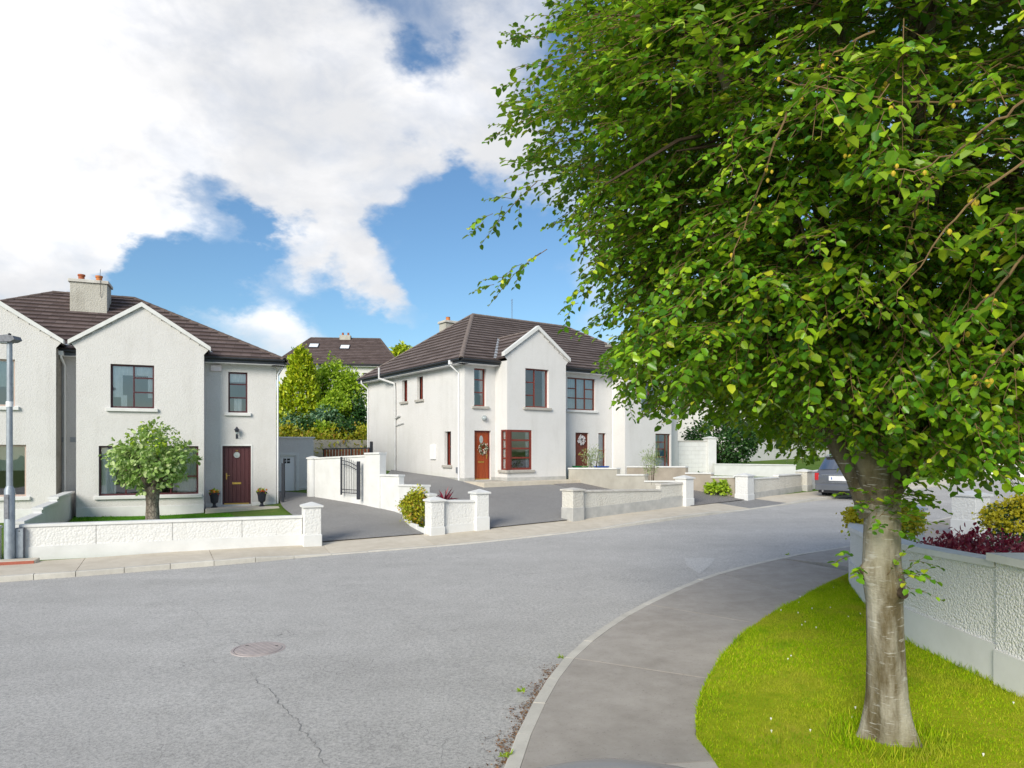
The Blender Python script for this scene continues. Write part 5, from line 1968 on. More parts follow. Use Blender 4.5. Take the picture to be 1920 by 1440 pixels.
P, Q = onseg(W2_, W3, 800), onseg(W2_, W3, 812)
section(bw, P, Q, ztop(P, 924), ztop(Q, 926), M['smoothwhite'], M['coping'], .2)


def iron_gate(name, label, P, Q, zb, zt_hinge, zt_far, nbar, post_top):
    """leaf from the hinge post at Q to its free edge at P; arched top"""
    L, fr = seg_frame(P, Q)
    g = thing(name, label, 'gate', (P.x, P.y, zb))
    q = Q
    MB().cbox((L - .05, -.05, zb - .12), (L + .05, .05, post_top), .01, fr).build('hinge_post', M['iron'], g, world=True)
    MB().cbox((-.03, -.025, zb), (.03, .025, zt_far), .005, fr).build('edge_post', M['iron'], g, world=True)
    top = lambda t: zt_far + (zt_hinge - zt_far) * t + .05 * math.sin(math.pi * t)
    for off in (0.0, -.13):
        pts = [fr(L * k / 10, 0, top(k / 10) - .12 + off) for k in range(11)]
        MB().tube(pts, .014, 6).build('rail', M['iron'], g, True, world=True)
    for zz in (zb + .08, zb + .2):
        MB().tube([fr(0, 0, zz), fr(L, 0, zz)], .014, 6).build('rail', M['iron'], g, True, world=True)
    for k in range(1, nbar + 1):
        t = k / (nbar + 1)
        mb = MB().tube([fr(L * t, 0, zb + .06), fr(L * t, 0, top(t) - .06)], .0085, 6)
        mb.tube([fr(L * t, 0, top(t) - .06), fr(L * t, 0, top(t) + .03)], [.014, .001], 6)
        mb.build('bar', M['iron'], g, world=True)
    return g


off_ = Vector((W1.x - W0.x, W1.y - W0.y, 0)).normalized()
nrm_ = Vector((off_.y, -off_.x, 0))
P = onseg(W0, W1, 652) + nrm_ * .28; Q = onseg(W0, W1, 686) + nrm_ * .32
iron_gate('iron_gate', 'black arched iron gate leaf folded back against the white stepped wall', P, Q, ztop(Q, 930), ztop(Q, 870), ztop(Q, 857), 9, ztop(Q, 865))
c_ = H1.world(ur1 + .22, VR - .15); e_ = H1.world(ur1 + .34, VR + 1.0)
zgb = gnd(c_) + .12
iron_gate('iron_gate', 'black iron gate leaf seen edge-on at the corner of the maroon-windowed house', e_, c_, zgb, zgb + 1.35, zgb + 1.45, 7, zgb + 1.3)

# slatted wooden gate and concrete retaining wall behind
Yg = 37.0
g0, g1 = at(607, 850, Yg), at(694, 850, Yg - 2.0)
zg0 = float(H(g0.x, g0.y))
zt0_, zt1_ = ztop(g0, 841), ztop(g1, 839)
sg = thing('slatted_gate', 'brown slatted wooden side gate in a black steel frame', 'gate', (g0.x, g0.y, zg0))
L, fr = seg_frame(g0, g1)
lz = lambda t: zt0_ + (zt1_ - zt0_) * t
MB().add([fr(a, d, lz(a / L) + z) for a in (0, L) for d, z in ((-.03, -.06), (.03, -.06), (.03, .0), (-.03, 0))], [(0, 1, 2, 3), (7, 6, 5, 4), (0, 4, 5, 1), (1, 5, 6, 2), (2, 6, 7, 3), (3, 7, 4, 0)]).build('top_rail', M['iron'], sg, world=True)
for a in (0, L * .62, L):
    MB().box((a - .03, -.03, zg0 - .3), (a + .03, .03, lz(a / L) - .06), fr).build('frame_post', M['iron'], sg, world=True)
n = 15
for k in range(n):
    a = L * (k + .5) / n
    MB().cbox((a - .062, -.02, zg0 - .2), (a + .062, .012, lz(a / L) - .065), .006, fr).build('slat', M['fencewood'], sg, world=True)
MB().box((L + .04, -.06, zg0 - .3), (L + .14, .06, lz(1) + .3), fr).build('gate_post', M['iron'], sg, world=True)

def on_contour(px, D0_):
    a = (px - CX) / F
    lo, hi = 20.0, 80.0
    for _ in range(40):
        m = (lo + hi) / 2
        if float(Dback(a * m, m)) < D0_:
            lo = m
        else:
            hi = m
    return Vector((a * lo, lo, 0))


r0, r1 = on_contour(520, 19.2), on_contour(745, 19.2)
rw = thing('retaining_wall', 'bare concrete retaining wall below the wooded bank', 'wall', (r0.x, r0.y, 1.5))
L, fr = seg_frame(r0, r1)
zrt = ztop(r0.lerp(r1, .55), 825)
npan = 4
for k in range(npan):
    a0, a1 = L * k / npan + .01, L * (k + 1) / npan - .01
    pn = MB().cbox((a0, -.15, .8), (a1, .15, zrt), .015, fr).build('panel', M['concrete'], rw, world=True)
    for j in range(3):
        c = a0 + (a1 - a0) * (j + .5) / 3
        MB().lathe([(.03, 0), (.03, .012)], (0, 0, 0), 8, lambda x, y, z: fr(c + x, -.15 - z, zrt - .45 + y)).build('tie_hole', M['galvdark'], pn, world=True)

# entrance wall of the orange-door house: two pillars and a short wall
E0, E1 = G(815, 1000), G(899, 991)
ew = thing('garden_wall', 'short white wall between two capped pillars at the orange-door drive', 'wall', (E0.x, E0.y, E0.z))
eth = math.atan2(E1.y - E0.y, E1.x - E0.x)
section(ew, onseg(E0, E1, 826), onseg(E0, E1, 888), ztop(E0, 938), ztop(E1, 937), M['wallwhite'], M['coping'], .2, .2, M['smoothwhite'])
pillar(ew, E0, eth, .42, ztop(E0, 931), M['wallwhite'], M['smoothwhite'], M['coping'], .2)
pillar(ew, E1, eth, .42, ztop(E1, 917), M['wallwhite'], M['smoothwhite'], M['coping'], .36)
# kerb edging along the hedge
e0, e1, e2_ = G(798, 1001), G(770, 986), G(757, 972)
ek = resample([e0, e1, e2_], .6)
ed = None
for a, b in zip(ek, ek[1:]):
    L, fr = seg_frame(a, b)
    z0 = gnd(a)
    m_ = MB().cbox((.004, -.04, z0 - .1), (L - .004, .04, max(z0, gnd(b)) + .1), .01, fr)
    if ed is None:
        ed = thing('edging', 'white concrete edging curving along the golden hedge', 'edging', (a.x, a.y, z0))
    m_.build('edging_stone', M['coping'], ed, world=True)

# wall right of the drive
C0, D0 = G(1074, 973), G(1283, 946)
rwl = thing('garden_wall', 'weathered grey roughcast wall stepping up from a flat-capped pillar to a white one', 'wall', (C0.x, C0.y, C0.z))
cth = math.atan2(D0.y - C0.y, D0.x - C0.x)
P, Q = onseg(C0, D0, 1085), onseg(C0, D0, 1234)
section(rwl, P, Q, ztop(P, 919), ztop(Q, 917), M['wallgrey'], M['copinggrey'], .2, .32, M['plinthgrey'])
P, Q = onseg(C0, D0, 1234), onseg(C0, D0, 1275)
section(rwl, P, Q, ztop(P, 907), ztop(Q, 904), M['wallgrey'], M['copinggrey'], .2, .36, M['plinthgrey'])
pillar(rwl, C0, cth, .5, ztop(C0, 914), M['wallgrey'], M['plinthgrey'], M['copinggrey'], .38, cap_h=.1)
pillar(rwl, D0, cth, .5, ztop(D0, 891), M['wallwhite'], M['smoothwhite'], M['coping'], .25)
# dividing wall up to the house
K0, K1 = H2.world(gb + .25, GV + .0), Vector((D0.x, D0.y, 0))
dv = thing('garden_wall', 'bare grey concrete dividing wall stepping down from the house to the white pillar', 'wall', (K0.x, K0.y, gnd(K0)))
for p0_, p1_, yt in ((None, 1160, 877), (1160, 1212, 889), (1212, 1272, 901)):
    P = K0 if p0_ is None else onseg(K0, K1, p0_); Q = onseg(K0, K1, p1_)
    section(dv, P, Q, ztop(P, yt), ztop(Q, yt), M['concrete'], M['coping'], .2)
# drive surfaces between these walls
V2 = lambda p: Vector((p[0], p[1], 0))
drape('driveway', [toBL(E1), V2(W3), V2(W2_), V2(W1)], [toBL(C0 + Vector((.4, .2, 0))), H2.world(4.3, -4.2), H2.world(3.0, -1.5), H2.world(-.05, -.3), H2.world(-.05, 7)], 46, 16, M['drive'], .012)
drape('drive_apron', [toBL(C0 + Vector((-.5, .25, 0))), H2.world(3.0, -3.6), H2.world(3.4, -1.7)], [V2(D0), V2(D0).lerp(V2(K0), .5), V2(K0)], 22, 12, M['driveold'], .02)
# next dividing wall and street wall
e_p = G(1396, 935)
K2 = G(1176, 897)
dv2 = thing('garden_wall', 'tan concrete dividing wall with white coping behind the white pillar', 'wall', (K2.x, K2.y, gnd(K2)))
for p0_, p1_, yt in ((1178, 1288, 874), (1288, 1336, 886), (1336, 1380, 893)):
    P, Q = onseg(K2, e_p, p0_), onseg(K2, e_p, p1_)
    section(dv2, P, Q, ztop(P, yt), ztop(Q, yt), M['concretetan'], M['coping'], .2)
drape('driveway', [toBL(D0), V2(D0).lerp(V2(K0), .5), V2(K0)], [toBL(e_p), V2(e_p).lerp(V2(K2), .5), V2(K2)], 24, 12, M['driveold'], .012)
f_p = G(1507, 917)
sw3 = thing('garden_wall', 'cream street wall with two pillars next to the parked grey car', 'wall', (e_p.x, e_p.y, e_p.z))
P, Q = onseg(e_p, f_p, 1408), onseg(e_p, f_p, 1455)
section(sw3, P, Q, ztop(P, 896), ztop(Q, 894), M['wallgrey'], M['coping'], .2, .2, M['plinthgrey'])
P, Q = onseg(e_p, f_p, 1455), onseg(e_p, f_p, 1498)
section(sw3, P, Q, ztop(P, 890), ztop(Q, 888), M['wallgrey'], M['coping'], .2, .2, M['plinthgrey'])
eth2 = math.atan2(f_p.y - e_p.y, f_p.x - e_p.x)
pillar(sw3, e_p, eth2, .55, ztop(e_p, 887), M['wallwhite'], M['smoothwhite'], M['coping'], .2)
pillar(sw3, f_p, eth2, .55, ztop(f_p, 879), M['wallgrey'], M['plinthgrey'], M['coping'], .2)
fe = f_p + Vector((math.cos(eth2 + .05), math.sin(eth2 + .05), 0)) * 14
sw4 = thing('garden_wall', 'low white wall behind the parked grey car', 'wall', (f_p.x, f_p.y, f_p.z))
section(sw4, f_p + (fe - f_p).normalized() * .35, fe, ztop(f_p, 884), ztop(f_p, 884) + .3, M['wallwhite'], M['coping'], .2, .2, M['smoothwhite'])
# white block wall with a tall pier, low white wall in front of the dark bush
F0, F1 = H2.world(W2 + .02, .4), G(1331, 886)
bwl = thing('block_wall', 'tall white painted block wall with a pier beside the second gable', 'wall', (F1.x, F1.y, F1.z))
L, fr = seg_frame(F0, F1)
zf = ztop(F0, 826)
cth_ = .22
z = gnd(F0) - .2
row = 0
while z < zf - .05:
    a = -(.22 if row % 2 else 0)
    while a < L:
        a0, a1 = max(0, a) + .004, min(L, a + .44) - .004
        if a1 - a0 > .03:
            MB().cbox((a0, -.1, z + .004), (a1, .1, min(z + cth_, zf - .05) - .004), .006, fr).build('block', M['smoothwhite'], bwl, world=True)
        a += .44
    z += cth_; row += 1
MB().box((0, -.092, gnd(F0) - .2), (L, .092, zf - .055), fr).build('mortar', M['plinthgrey'], bwl, world=True)
MB().cbox((0, -.13, zf - .05), (L, .13, zf), .01, fr).build('coping', M['copinggrey'], bwl, world=True)
pillar(bwl, F1, math.atan2(F1.y - F0.y, F1.x - F0.x), .5, ztop(F1, 818), M['smoothwhite'], M['smoothwhite'], M['coping'], 0)
Q0, Q1 = G(1338, 889), G(1490, 893)
lw = thing('garden_wall', 'long low white wall in front of the dark round bush', 'wall', (Q0.x, Q0.y, Q0.z))
section(lw, Q0, Q1, ztop(Q0, 869), ztop(Q1, 871), M['smoothwhite'], M['coping'], .2)

# utility pole, recycling boxes
p = G(1169, 893)
up_ = thing('utility_pole', 'weathered timber telegraph pole behind the grey dividing wall', 'utility pole', (p.x, p.y, p.z))
MB().lathe([(.19, -.3), (.175, 2), (.15, 5.0), (.13, 7.0), (.11, 7.05)], (0, 0, 0), 18).build('pole', M['pole'], up_, True)
MB().box((-.9, -.05, 6.3), (.9, .05, 6.4)).build('cross_arm', M['pole'], up_)
for x in (-.75, -.3, .3, .75):
    MB().lathe([(.03, 0), (.045, .05), (.03, .1), (.0, .13)], (x, 0, 6.4), 8).build('insulator', M['portglass'], up_)
MB().box((-.05, -.2, 1.6), (.05, -.172, 1.75)).build('number_tag', M['galvdark'], up_)
for px, mt, lab in ((1088, 'greenbox', 'green plastic recycling box behind the grey dividing wall'), (1127, 'bluebox', 'blue plastic recycling box behind the grey dividing wall')):
    u = H2.uz(px, 876, -.45)[0]
    zb_ = H2.uz(px, 887, -.45)[1]
    bx = thing('recycling_box', lab, 'box', H2.world(u, -.45, zb_), H2.th)
    MB().add([(-.24, -.17, 0), (.24, -.17, 0), (.24, .17, 0), (-.24, .17, 0), (-.3, -.21, .3), (.3, -.21, .3), (.3, .21, .3), (-.3, .21, .3)], [(3, 2, 1, 0), (0, 1, 5, 4), (1, 2, 6, 5), (2, 3, 7, 6), (3, 0, 4, 7)]).build('tub', M[mt], bx)
    MB().cbox((-.32, -.23, .29), (.32, .23, .33), .008).build('lid', M[mt], bx)
    # the boxes stand on a low plinth of the house front
    MB().box((-.35, -.26, gnd(H2.world(u, -.45)) - zb_ - .1), (.35, .26, -.001)).build('stand', M['concrete'], bx)

# ------------------------------------------------------------------ curved wall at the corner
cw_pts = [Vector((p.x, p.y, 0)) for p in WALL_B[1:]] + [hit(1604, 1072, HRf), hit(1632, 1060, HRf), hit(1668, 1053, HRf), hit(1705, 1046, HRf)]
CW = resample(cw_pts, .16)
tpy = ([1594, 1620, 1686, 1780, 1870], [987, 998, 1018, 1036, 1051])
cwl = thing('curved_wall', 'curved white roughcast garden wall with smooth plinth behind the verge tree', 'wall', (CW[0].x, CW[0].y, float(HRf(CW[0].x, CW[0].y))))


def cw_top(i, p):
    px = kerb_px(p)
    ycorner = min(range(len(CW)), key=lambda k: kerb_px(CW[k]))
    zc = EYE + (HY - 987) / F * CW[ycorner].y
    if i <= ycorner:
        return EYE + (HY - float(np.interp(px, *tpy))) / F * p.y
    return zc


def ribbon(pts, d0, d1, zlo, zhi, name, mat, parent, closed_ends=True):
    """wall-like solid along pts between lateral offsets d0, d1"""
    A = offset(pts, d0); B = offset(pts, d1)
    V, Fc = [], []
    for i in range(len(pts)):
        lo, hi = zlo(i, pts[i]), zhi(i, pts[i])
        V += [(A[i].x, A[i].y, lo), (B[i].x, B[i].y, lo), (B[i].x, B[i].y, hi), (A[i].x, A[i].y, hi)]
        if i:
            b = 4 * (i - 1)
            for k in range(4):
                j = (k + 1) % 4
                Fc.append((b + k, b + j, b + 4 + j, b + 4 + k))
    n = 4 * (len(pts) - 1)
    Fc += [(0, 1, 2, 3), (n + 3, n + 2, n + 1, n)]
    mb = MB().add(V, Fc)
    return mb.build(name, mat, parent, True, world=True)


zgd = lambda i, p: float(zr(p.x, p.y)) + .0
M['wallnear'] = render_mat('near_white_roughcast', (.84, .84, .82), (.62, .61, .58), .03, 38, .2)
ribbon(CW, .0, -.2, zgd, lambda i, p: cw_top(i, p) - .07, 'panel', M['wallnear'], cwl)
ribbon(CW, .025, -.005, zgd, lambda i, p: float(zr(p.x, p.y)) + .13 + .40, 'plinth', M['smoothwhite'], cwl)
ribbon(CW, .04, -.24, lambda i, p: cw_top(i, p) - .068, cw_top, 'coping', M['coping'], cwl)
q = CW[-1]
pillar(cwl, q, .6, .42, cw_top(len(CW) - 1, q) + .22, M['wallwhite'], M['smoothwhite'], M['coping'], .4, gz_=float(HRf(q.x, q.y)))
# nearer, taller length of wall
Yn = WALL_B[1].y
NW = [Vector((WALL_B[1].x + .004 + .012 * k, Yn - .02 - k * .6, 0)) for k in range(18)][::-1]
ztn = EYE + (HY - 1037) / F * Yn
nwl = thing('roughcast_wall', 'taller white roughcast wall with flat slab coping at the edge of the verge', 'wall', (NW[-1].x, NW[-1].y, float(HRf(NW[-1].x, NW[-1].y))))
ribbon(NW, .035, -.26, zgd, lambda i, p: ztn - .08, 'panel', M['wallnear'], nwl)
ribbon(NW, .06, .03, zgd, lambda i, p: float(zr(p.x, p.y)) + .13 + .36, 'plinth', M['smoothwhite'], nwl)
ribbon(NW + [NW[-1] + Vector((0, .05, 0))], .10, -.34, lambda i, p: ztn - .078, lambda i, p: ztn, 'coping', M['coping'], nwl)
# far pillar across the drive
p = hit(1820, 1005, HRf)
fp = thing('gate_pillar', 'white roughcast gate pillar with a pyramid cap by the yellow flowering shrub', 'pillar', (p.x, p.y, p.z))
pillar(fp, p, .45, .60, ztop(p, 920), M['wallwhite'], M['smoothwhite'], M['coping'], .42, gz_=p.z)

# ------------------------------------------------------------------ foliage tools


def unit(a):
    return a / np.maximum(np.linalg.norm(a, axis=1, keepdims=True), 1e-9)


def leaf_arrays(P, D, Nn, Ln, Wd, fold=.18, shape=(.28, .5, .72, .45), bend=.12):
    """leaf blades: P base points, D direction of the midrib, Nn upper-side normal, Ln length, Wd width"""
    D = unit(D)
    S = unit(np.cross(D, Nn)); U = np.cross(S, D)
    Ln = Ln[:, None]; Wd = Wd[:, None]
    a, wa, b, wb = shape
    v0 = P
    v3 = P + D * Ln - U * Ln * bend
    r1 = P + D * Ln * a + S * Wd * wa + U * Wd * fold
    r2 = P + D * Ln * b + S * Wd * wb + U * (Wd * fold - Ln * bend * .5)
    l1 = P + D * Ln * a - S * Wd * wa + U * Wd * fold
    l2 = P + D * Ln * b - S * Wd * wb + U * (Wd * fold - Ln * bend * .5)
    V = np.stack([v0, r1, r2, v3, l2, l1], 1).reshape(-1, 3)
    k = np.arange(len(P))[:, None] * 6
    Fc = np.concatenate([k + np.array([[0, 1, 2, 3]]), k + np.array([[0, 3, 4, 5]])])
    return V, Fc


def ball_dirs(n):
    return unit(RNG.normal(size=(n, 3)))


def clump_cloud(n_clump, per, c, rad, spread, fill=.55, low=-1.0, top=None):
    """leaf points: clumps spread through an ellipsoid, denser towards its skin; returns points and outward directions"""
    c = np.array(c, float); rad = np.array(rad, float)
    d = ball_dirs(n_clump * 3)
    d = d[d[:, 2] > low][:n_clump]
    n_clump = len(d)
    r = fill + (1 - fill) * RNG.random(n_clump) ** .6
    lump = 1 + .16 * np.sin(d[:, 0] * 4.1 + 1) * np.sin(d[:, 1] * 3.7 + 2) + .1 * np.sin(d[:, 2] * 6.3) + RNG.normal(0, .05, n_clump)
    cc = c + d * rad * (r * lump)[:, None]
    idx = np.repeat(np.arange(n_clump), per)
    P = cc[idx] + RNG.normal(size=(len(idx), 3)) * spread
    out = unit((P - c) / rad)
    return P, out


def leaf_set(P, out, size, wr=.6, up=.5, rnd=.7, droop=.3):
    n = len(P)
    D = unit(out * .6 + RNG.normal(size=(n, 3)) * rnd + np.array([0, 0, -droop]))
    Nn = unit(out * .5 + np.array([0, 0, up]) + RNG.normal(size=(n, 3)) * .45)
    Ln = size * (.65 + .7 * RNG.random(n))
    return leaf_arrays(P, D, Nn, Ln, Ln * wr)


def shrub(name, label, cat, base, c, rad, n_clump, per, size, mat, stems=5, spread=.09, low=-.5, fill=.5, wr=.6, group=None, stem_mat='branch', droop=.1, extra=None, trunk=None):
    """a bush: stems from the ground and a leafy crown (world coordinates)"""
    base = Vector(base)
    t = thing(name, label, cat, base, 0, group)
    P, out = clump_cloud(n_clump, per, c, rad, spread, fill, low)
    V, Fc = leaf_set(P, out, size, wr, droop=droop)
    np_obj('crown', V - np.array(base), Fc, M[mat], t)
    if extra:
        for nm, mt, n_, per_, s_ in extra:
            P, out = clump_cloud(n_, per_, c, np.array(rad) * 1.03, spread * .8, .9, max(low, -.1))
            V, Fc = leaf_set(P, out, s_, .8, droop=-.1)
            np_obj(nm, V - np.array(base), Fc, M[mt], t)
    c = Vector(c)
    for k in range(stems):
        an = 6.283 * k / stems + random.random()
        e = c + Vector((math.cos(an) * rad[0] * .55, math.sin(an) * rad[1] * .55, rad[2] * random.uniform(.1, .5)))
        s0 = base + Vector((math.cos(an) * .05, math.sin(an) * .05, -.1))
        r0 = trunk or max(.012, rad[0] * .035)
        MB().tube([s0, s0.lerp(e, .4) + Vector((0, 0, (e - s0).length * .12)), e], [r0, r0 * .7, r0 * .3], 6).build('stem', M[stem_mat], t, world=True)
    return t


# ------------------------------------------------------------------ the big street tree
TB = hit(1668, 1396, HRf)
TB.z += .03
tree = thing('street_tree', 'large broad-leaved street tree with smooth pale-grey trunk on the corner verge', 'tree', TB)
k_ = TB.y / F
# trunk: pixel rows -> centre column and width
rows = [(1460, 1674, 136), (1420, 1672, 118), (1402, 1671, 108), (1375, 1669, 98), (1340, 1666, 93), (1300, 1664, 86), (1240, 1662, 80), (1180, 1659, 76), (1130, 1657, 75), (1105, 1657, 84), (1085, 1655, 86), (1060, 1652, 80), (1020, 1652, 76), (980, 1653, 74), (940, 1653, 74), (905, 1653, 78), (880, 1652, 80), (858, 1650, 70), (838, 1650, 52), (822, 1650, 26)]
rings = []
NT = 40
for y, cx, w in rows:
    c = Vector(((cx - CX) * k_, TB.y, EYE + (HY - y) * k_))
    rings.append((c, w * k_ / 2 * .83))
dense = []
for i in range(len(rings) - 1):
    for s_ in range(5):
        t = s_ / 5
        dense.append((rings[i][0].lerp(rings[i + 1][0], t), rings[i][1] * (1 - t) + rings[i + 1][1] * t))
dense.append(rings[-1])
V, Fc = [], []
knots = [(TB + Vector((-.33 * .5, -.05, 1.42)), .08, .06), (Vector(((1668 - CX) * k_, TB.y - .17, EYE + (HY - 1106) * k_)), .07, .05), (Vector(((1612 - CX) * k_, TB.y, EYE + (HY - 1070) * k_)), .05, .06)]
for c, r in dense:
    for k in range(NT):
        an = 2 * math.pi * k / NT
        hgt = (c.z - TB.z)
        flare = max(0, 1 - hgt / .42) ** 2
        rr = r * (1 + .045 * math.sin(3 * an + hgt * 1.3) + .03 * math.sin(5 * an - hgt * 2.1) + flare * .42 * max(0, math.sin(2.5 * an + .6)) ** 2 + .012 * math.sin(11 * an + 6 * hgt))
        p = c + Vector((math.cos(an) * rr, math.sin(an) * rr * .95, 0))
        for kp, kr, ka in knots:
            d = (p - kp).length
            if d < kr * 1.6:
                o = (p - c); o.z = 0; o.normalize()
                q = d / (kr * 1.6)
                p = p + o * ka * ((1 - q) ** 1.2 - .9 * max(0, 1 - q * 2.6))
        V.append(p - TB)
n_ = len(dense)
for i in range(n_ - 1):
    for k in range(NT):
        k2 = (k + 1) % NT
        Fc.append((i * NT + k, i * NT + k2, (i + 1) * NT + k2, (i + 1) * NT + k))
Fc.append(tuple(range((n_ - 1) * NT, n_ * NT)))
trunk = mesh_obj('trunk', V, Fc, M['bark'], tree, True)
# bare earth and tufts round the foot of the stem
V_, F_ = [(0, 0, .002)], []
for k in range(40):
    an = 6.283 * k / 40
    rr = .25 + .05 * math.sin(2 * an + 1) + .04 * math.sin(5 * an) + random.uniform(-.03, .03)
    q_ = Vector((TB.x + rr * 1.25 * math.cos(an) - .12, TB.y + rr * math.sin(an) - .08, 0))
    V_.append((q_.x - TB.x, q_.y - TB.y, float(zr(q_.x, q_.y)) + .146 - TB.z))
    F_.append((0, 1 + k, 1 + (k + 1) % 40))
V_[0] = (-.12, -.08, float(zr(TB.x, TB.y)) + .150 - TB.z)
M['earth'] = simple('dry_earth', (.42, .33, .20), (.28, .21, .12), 9, .95, .1, .5, 30, .01)
mesh_obj('bare_earth', V_, F_, M['earth'], tree)
n_ = 620
an = RNG.random(n_) * 6.283; rr = .24 + .22 * RNG.random(n_)
Pq = np.stack([np.cos(an) * rr * 1.1 - .03, np.sin(an) * rr - .02, np.full(n_, .0)], 1)
dd = ball_dirs(n_) * .5; dd[:, 2] = 1
V_, F_ = leaf_arrays(Pq, dd, np.tile([[0, -1.0, .2]], (n_, 1)) + ball_dirs(n_), .05 + .10 * RNG.random(n_), np.full(n_, .007))
np_obj('grass_tufts', V_, F_, M['grass'], tree)['kind'] = 'stuff'
# dead branch stubs
MB().tube([Vector(((1622 - CX) * k_, TB.y - .02, EYE + (HY - 1082) * k_)), Vector(((1608 - CX) * k_, TB.y - .04, EYE + (HY - 1066) * k_))], [.045, .03], 8).build('branch_stub', M['branch'], trunk, world=True)
MB().tube([Vector(((1669 - CX) * k_, TB.y - .15, EYE + (HY - 1104) * k_)), Vector(((1670 - CX) * k_, TB.y - .205, EYE + (HY - 1106) * k_))], [.045, .036], 10).build('branch_stub', M['branch'], trunk, world=True)

CC = np.array([3.75, TB.y + .45, 5.45])
CR = np.array([3.42, 3.5, 3.9]); CDOWN = 2.95


def env(d):
    """crown radius along unit directions d"""
    r = CR.copy()[None, :].repeat(len(d), 0)
    r[:, 2] = np.where(d[:, 2] < 0, CDOWN, CR[2])
    base = 1 / np.sqrt(((d / r) ** 2).sum(1))
    lump = 1 + .055 * np.sin(d[:, 0] * 7 + 1.3) * np.sin(d[:, 2] * 8 + .4) + .05 * np.sin(d[:, 1] * 6 + 2) + .04 * np.sin(d[:, 2] * 13 + d[:, 0] * 5)
    return base * lump


def crown_floor(x):
    """underside of the crown: low beside the stem, rising outwards"""
    return EYE + np.interp(x, [-1, 0, .66, .84, .98, 1.5, 2.2, 2.75, 3.1, 3.9, 6, 8], [1.55, 1.3, 1.05, .88, .46, .28, .22, -.04, -.18, -.3, -.34, .2])


fork = Vector(((1650 - CX) * k_, TB.y, EYE + (HY - 872) * k_))
ctr = Vector(CC)
sub_tips = []
limb_dirs = []
for k in range(13):
    an = 2.399 * k + .5
    el = [-.08, .15, .35, .6, .95][k % 5]
    limb_dirs.append(Vector((math.cos(an) * math.cos(el), math.sin(an) * math.cos(el), math.sin(el))))
limb_dirs[0] = Vector((-.92, .25, -.18)).normalized(); limb_dirs[1] = Vector((-.8, -.45, .1)).normalized(); limb_dirs[2] = Vector((.1, 0, 1)).normalized()
for li, d in enumerate(limb_dirs):
    rr = float(env(np.array([d[:]]))[0])
    tip = ctr + d * rr * .84
    start = fork + Vector((d.x * .03, d.y * .03, -.42 + .1 * (li % 3)))
    m1 = start.lerp(tip, .26) + Vector((0, 0, .62)); m2 = start.lerp(tip, .68) + Vector((random.gauss(0, .12), random.gauss(0, .12), .35))
    r0 = .125 if li < 3 else .085
    pts = []
    for q in range(13):
        t = q / 12
        p = (1 - t) ** 3 * start + 3 * (1 - t) ** 2 * t * m1 + 3 * (1 - t) * t * t * m2 + t ** 3 * tip
        pts.append(p + Vector((math.sin(q * 1.7 + li), math.cos(q * 1.3 + li), 0)) * .025)
    br = MB().tube(pts, [r0 * (1 - .86 * q / 12) for q in range(13)], 10).build('branch', M['barkupper'], tree, True, world=True)
    mb = MB()
    for j in range(9):
        q = 3 + j
        p = pts[min(q, 12)]
        dirv = (p - ctr).normalized() * .6 + Vector((random.gauss(0, .6), random.gauss(0, .6), random.gauss(.05, .35)))
        dirv.normalize()
        dd = p - ctr
        e = p + dirv * random.uniform(.7, 1.3)
        if e.z < float(crown_floor(e.x)) + .3:
            continue
        mb.tube([p, p.lerp(e, .5) + Vector((0, 0, .1)), e], [.022, .014, .006], 5, False)
        sub_tips.append(e)
    if mb.v:
        mb.build('branchlets', M['branch'], br, True, world=True)['kind'] = 'stuff'

# sprays: flat fans of leafy twigs spread over the crown
NS = 3100
d = ball_dirs(NS)
rr = env(d) * (.50 + .46 * RNG.random(NS) ** .55)
C = CC + d * rr[:, None]
# some drooping sprays placed where the photograph shows them hang lowest
hang = [(1520, 800, 5.6), (1560, 850, 5.7), (1480, 860, 6.4), (1700, 850, 5.4), (1760, 870, 5.0), (1840, 860, 4.6), (1880, 900, 4.4), (1905, 940, 4.3), (1830, 900, 5.2), (1660, 900, 5.6), (1690, 930, 5.7), (1600, 880, 6.0), (1340, 770, 6.6), (1270, 760, 7.0), (1400, 780, 6.2), (1180, 730, 7.2), (1220, 690, 6.8), (1110, 690, 7.4),
        (1640, 860, 5.3), (1720, 890, 5.2), (1450, 800, 5.8), (1870, 860, 5.0), (1790, 840, 5.4), (1500, 770, 5.0), (1000, 620, 7.3), (960, 500, 7.0), (940, 380, 7.0), (985, 60, 7.0), (1000, 140, 6.8), (970, 220, 7.1), (1040, 590, 6.6)]
hang += [(1300, 740, 6.4), (1360, 800, 6.3), (1420, 830, 6.1), (1470, 790, 5.6), (1530, 870, 5.9), (1490, 830, 6.0), (1560, 790, 5.3), (1610, 830, 5.5), (1740, 820, 5.0), (1810, 820, 4.8), (1890, 800, 4.5), (1850, 930, 4.6), (1300, 700, 6.0), (1180, 690, 6.8), (1240, 740, 6.8), (1150, 650, 6.9), (1910, 870, 4.2), (1770, 900, 5.2), (1700, 865, 4.9), (1730, 880, 4.7), (1765, 870, 4.6), (1800, 885, 4.5), (1835, 880, 4.4), (1870, 890, 4.5), (1905, 900, 4.6), (1815, 905, 4.8), (1880, 925, 4.9), (1720, 840, 5.6), (1780, 850, 5.4), (1850, 850, 5.2)]
hang += [(1570, 830, 5.6), (1600, 850, 5.5), (1640, 850, 5.4), (1680, 870, 5.4), (1560, 860, 5.8), (1620, 880, 5.5), (1700, 890, 5.5), (1585, 800, 5.2), (1660, 830, 5.0), (1730, 860, 5.3), (1540, 840, 5.6), (1610, 820, 5.0)]
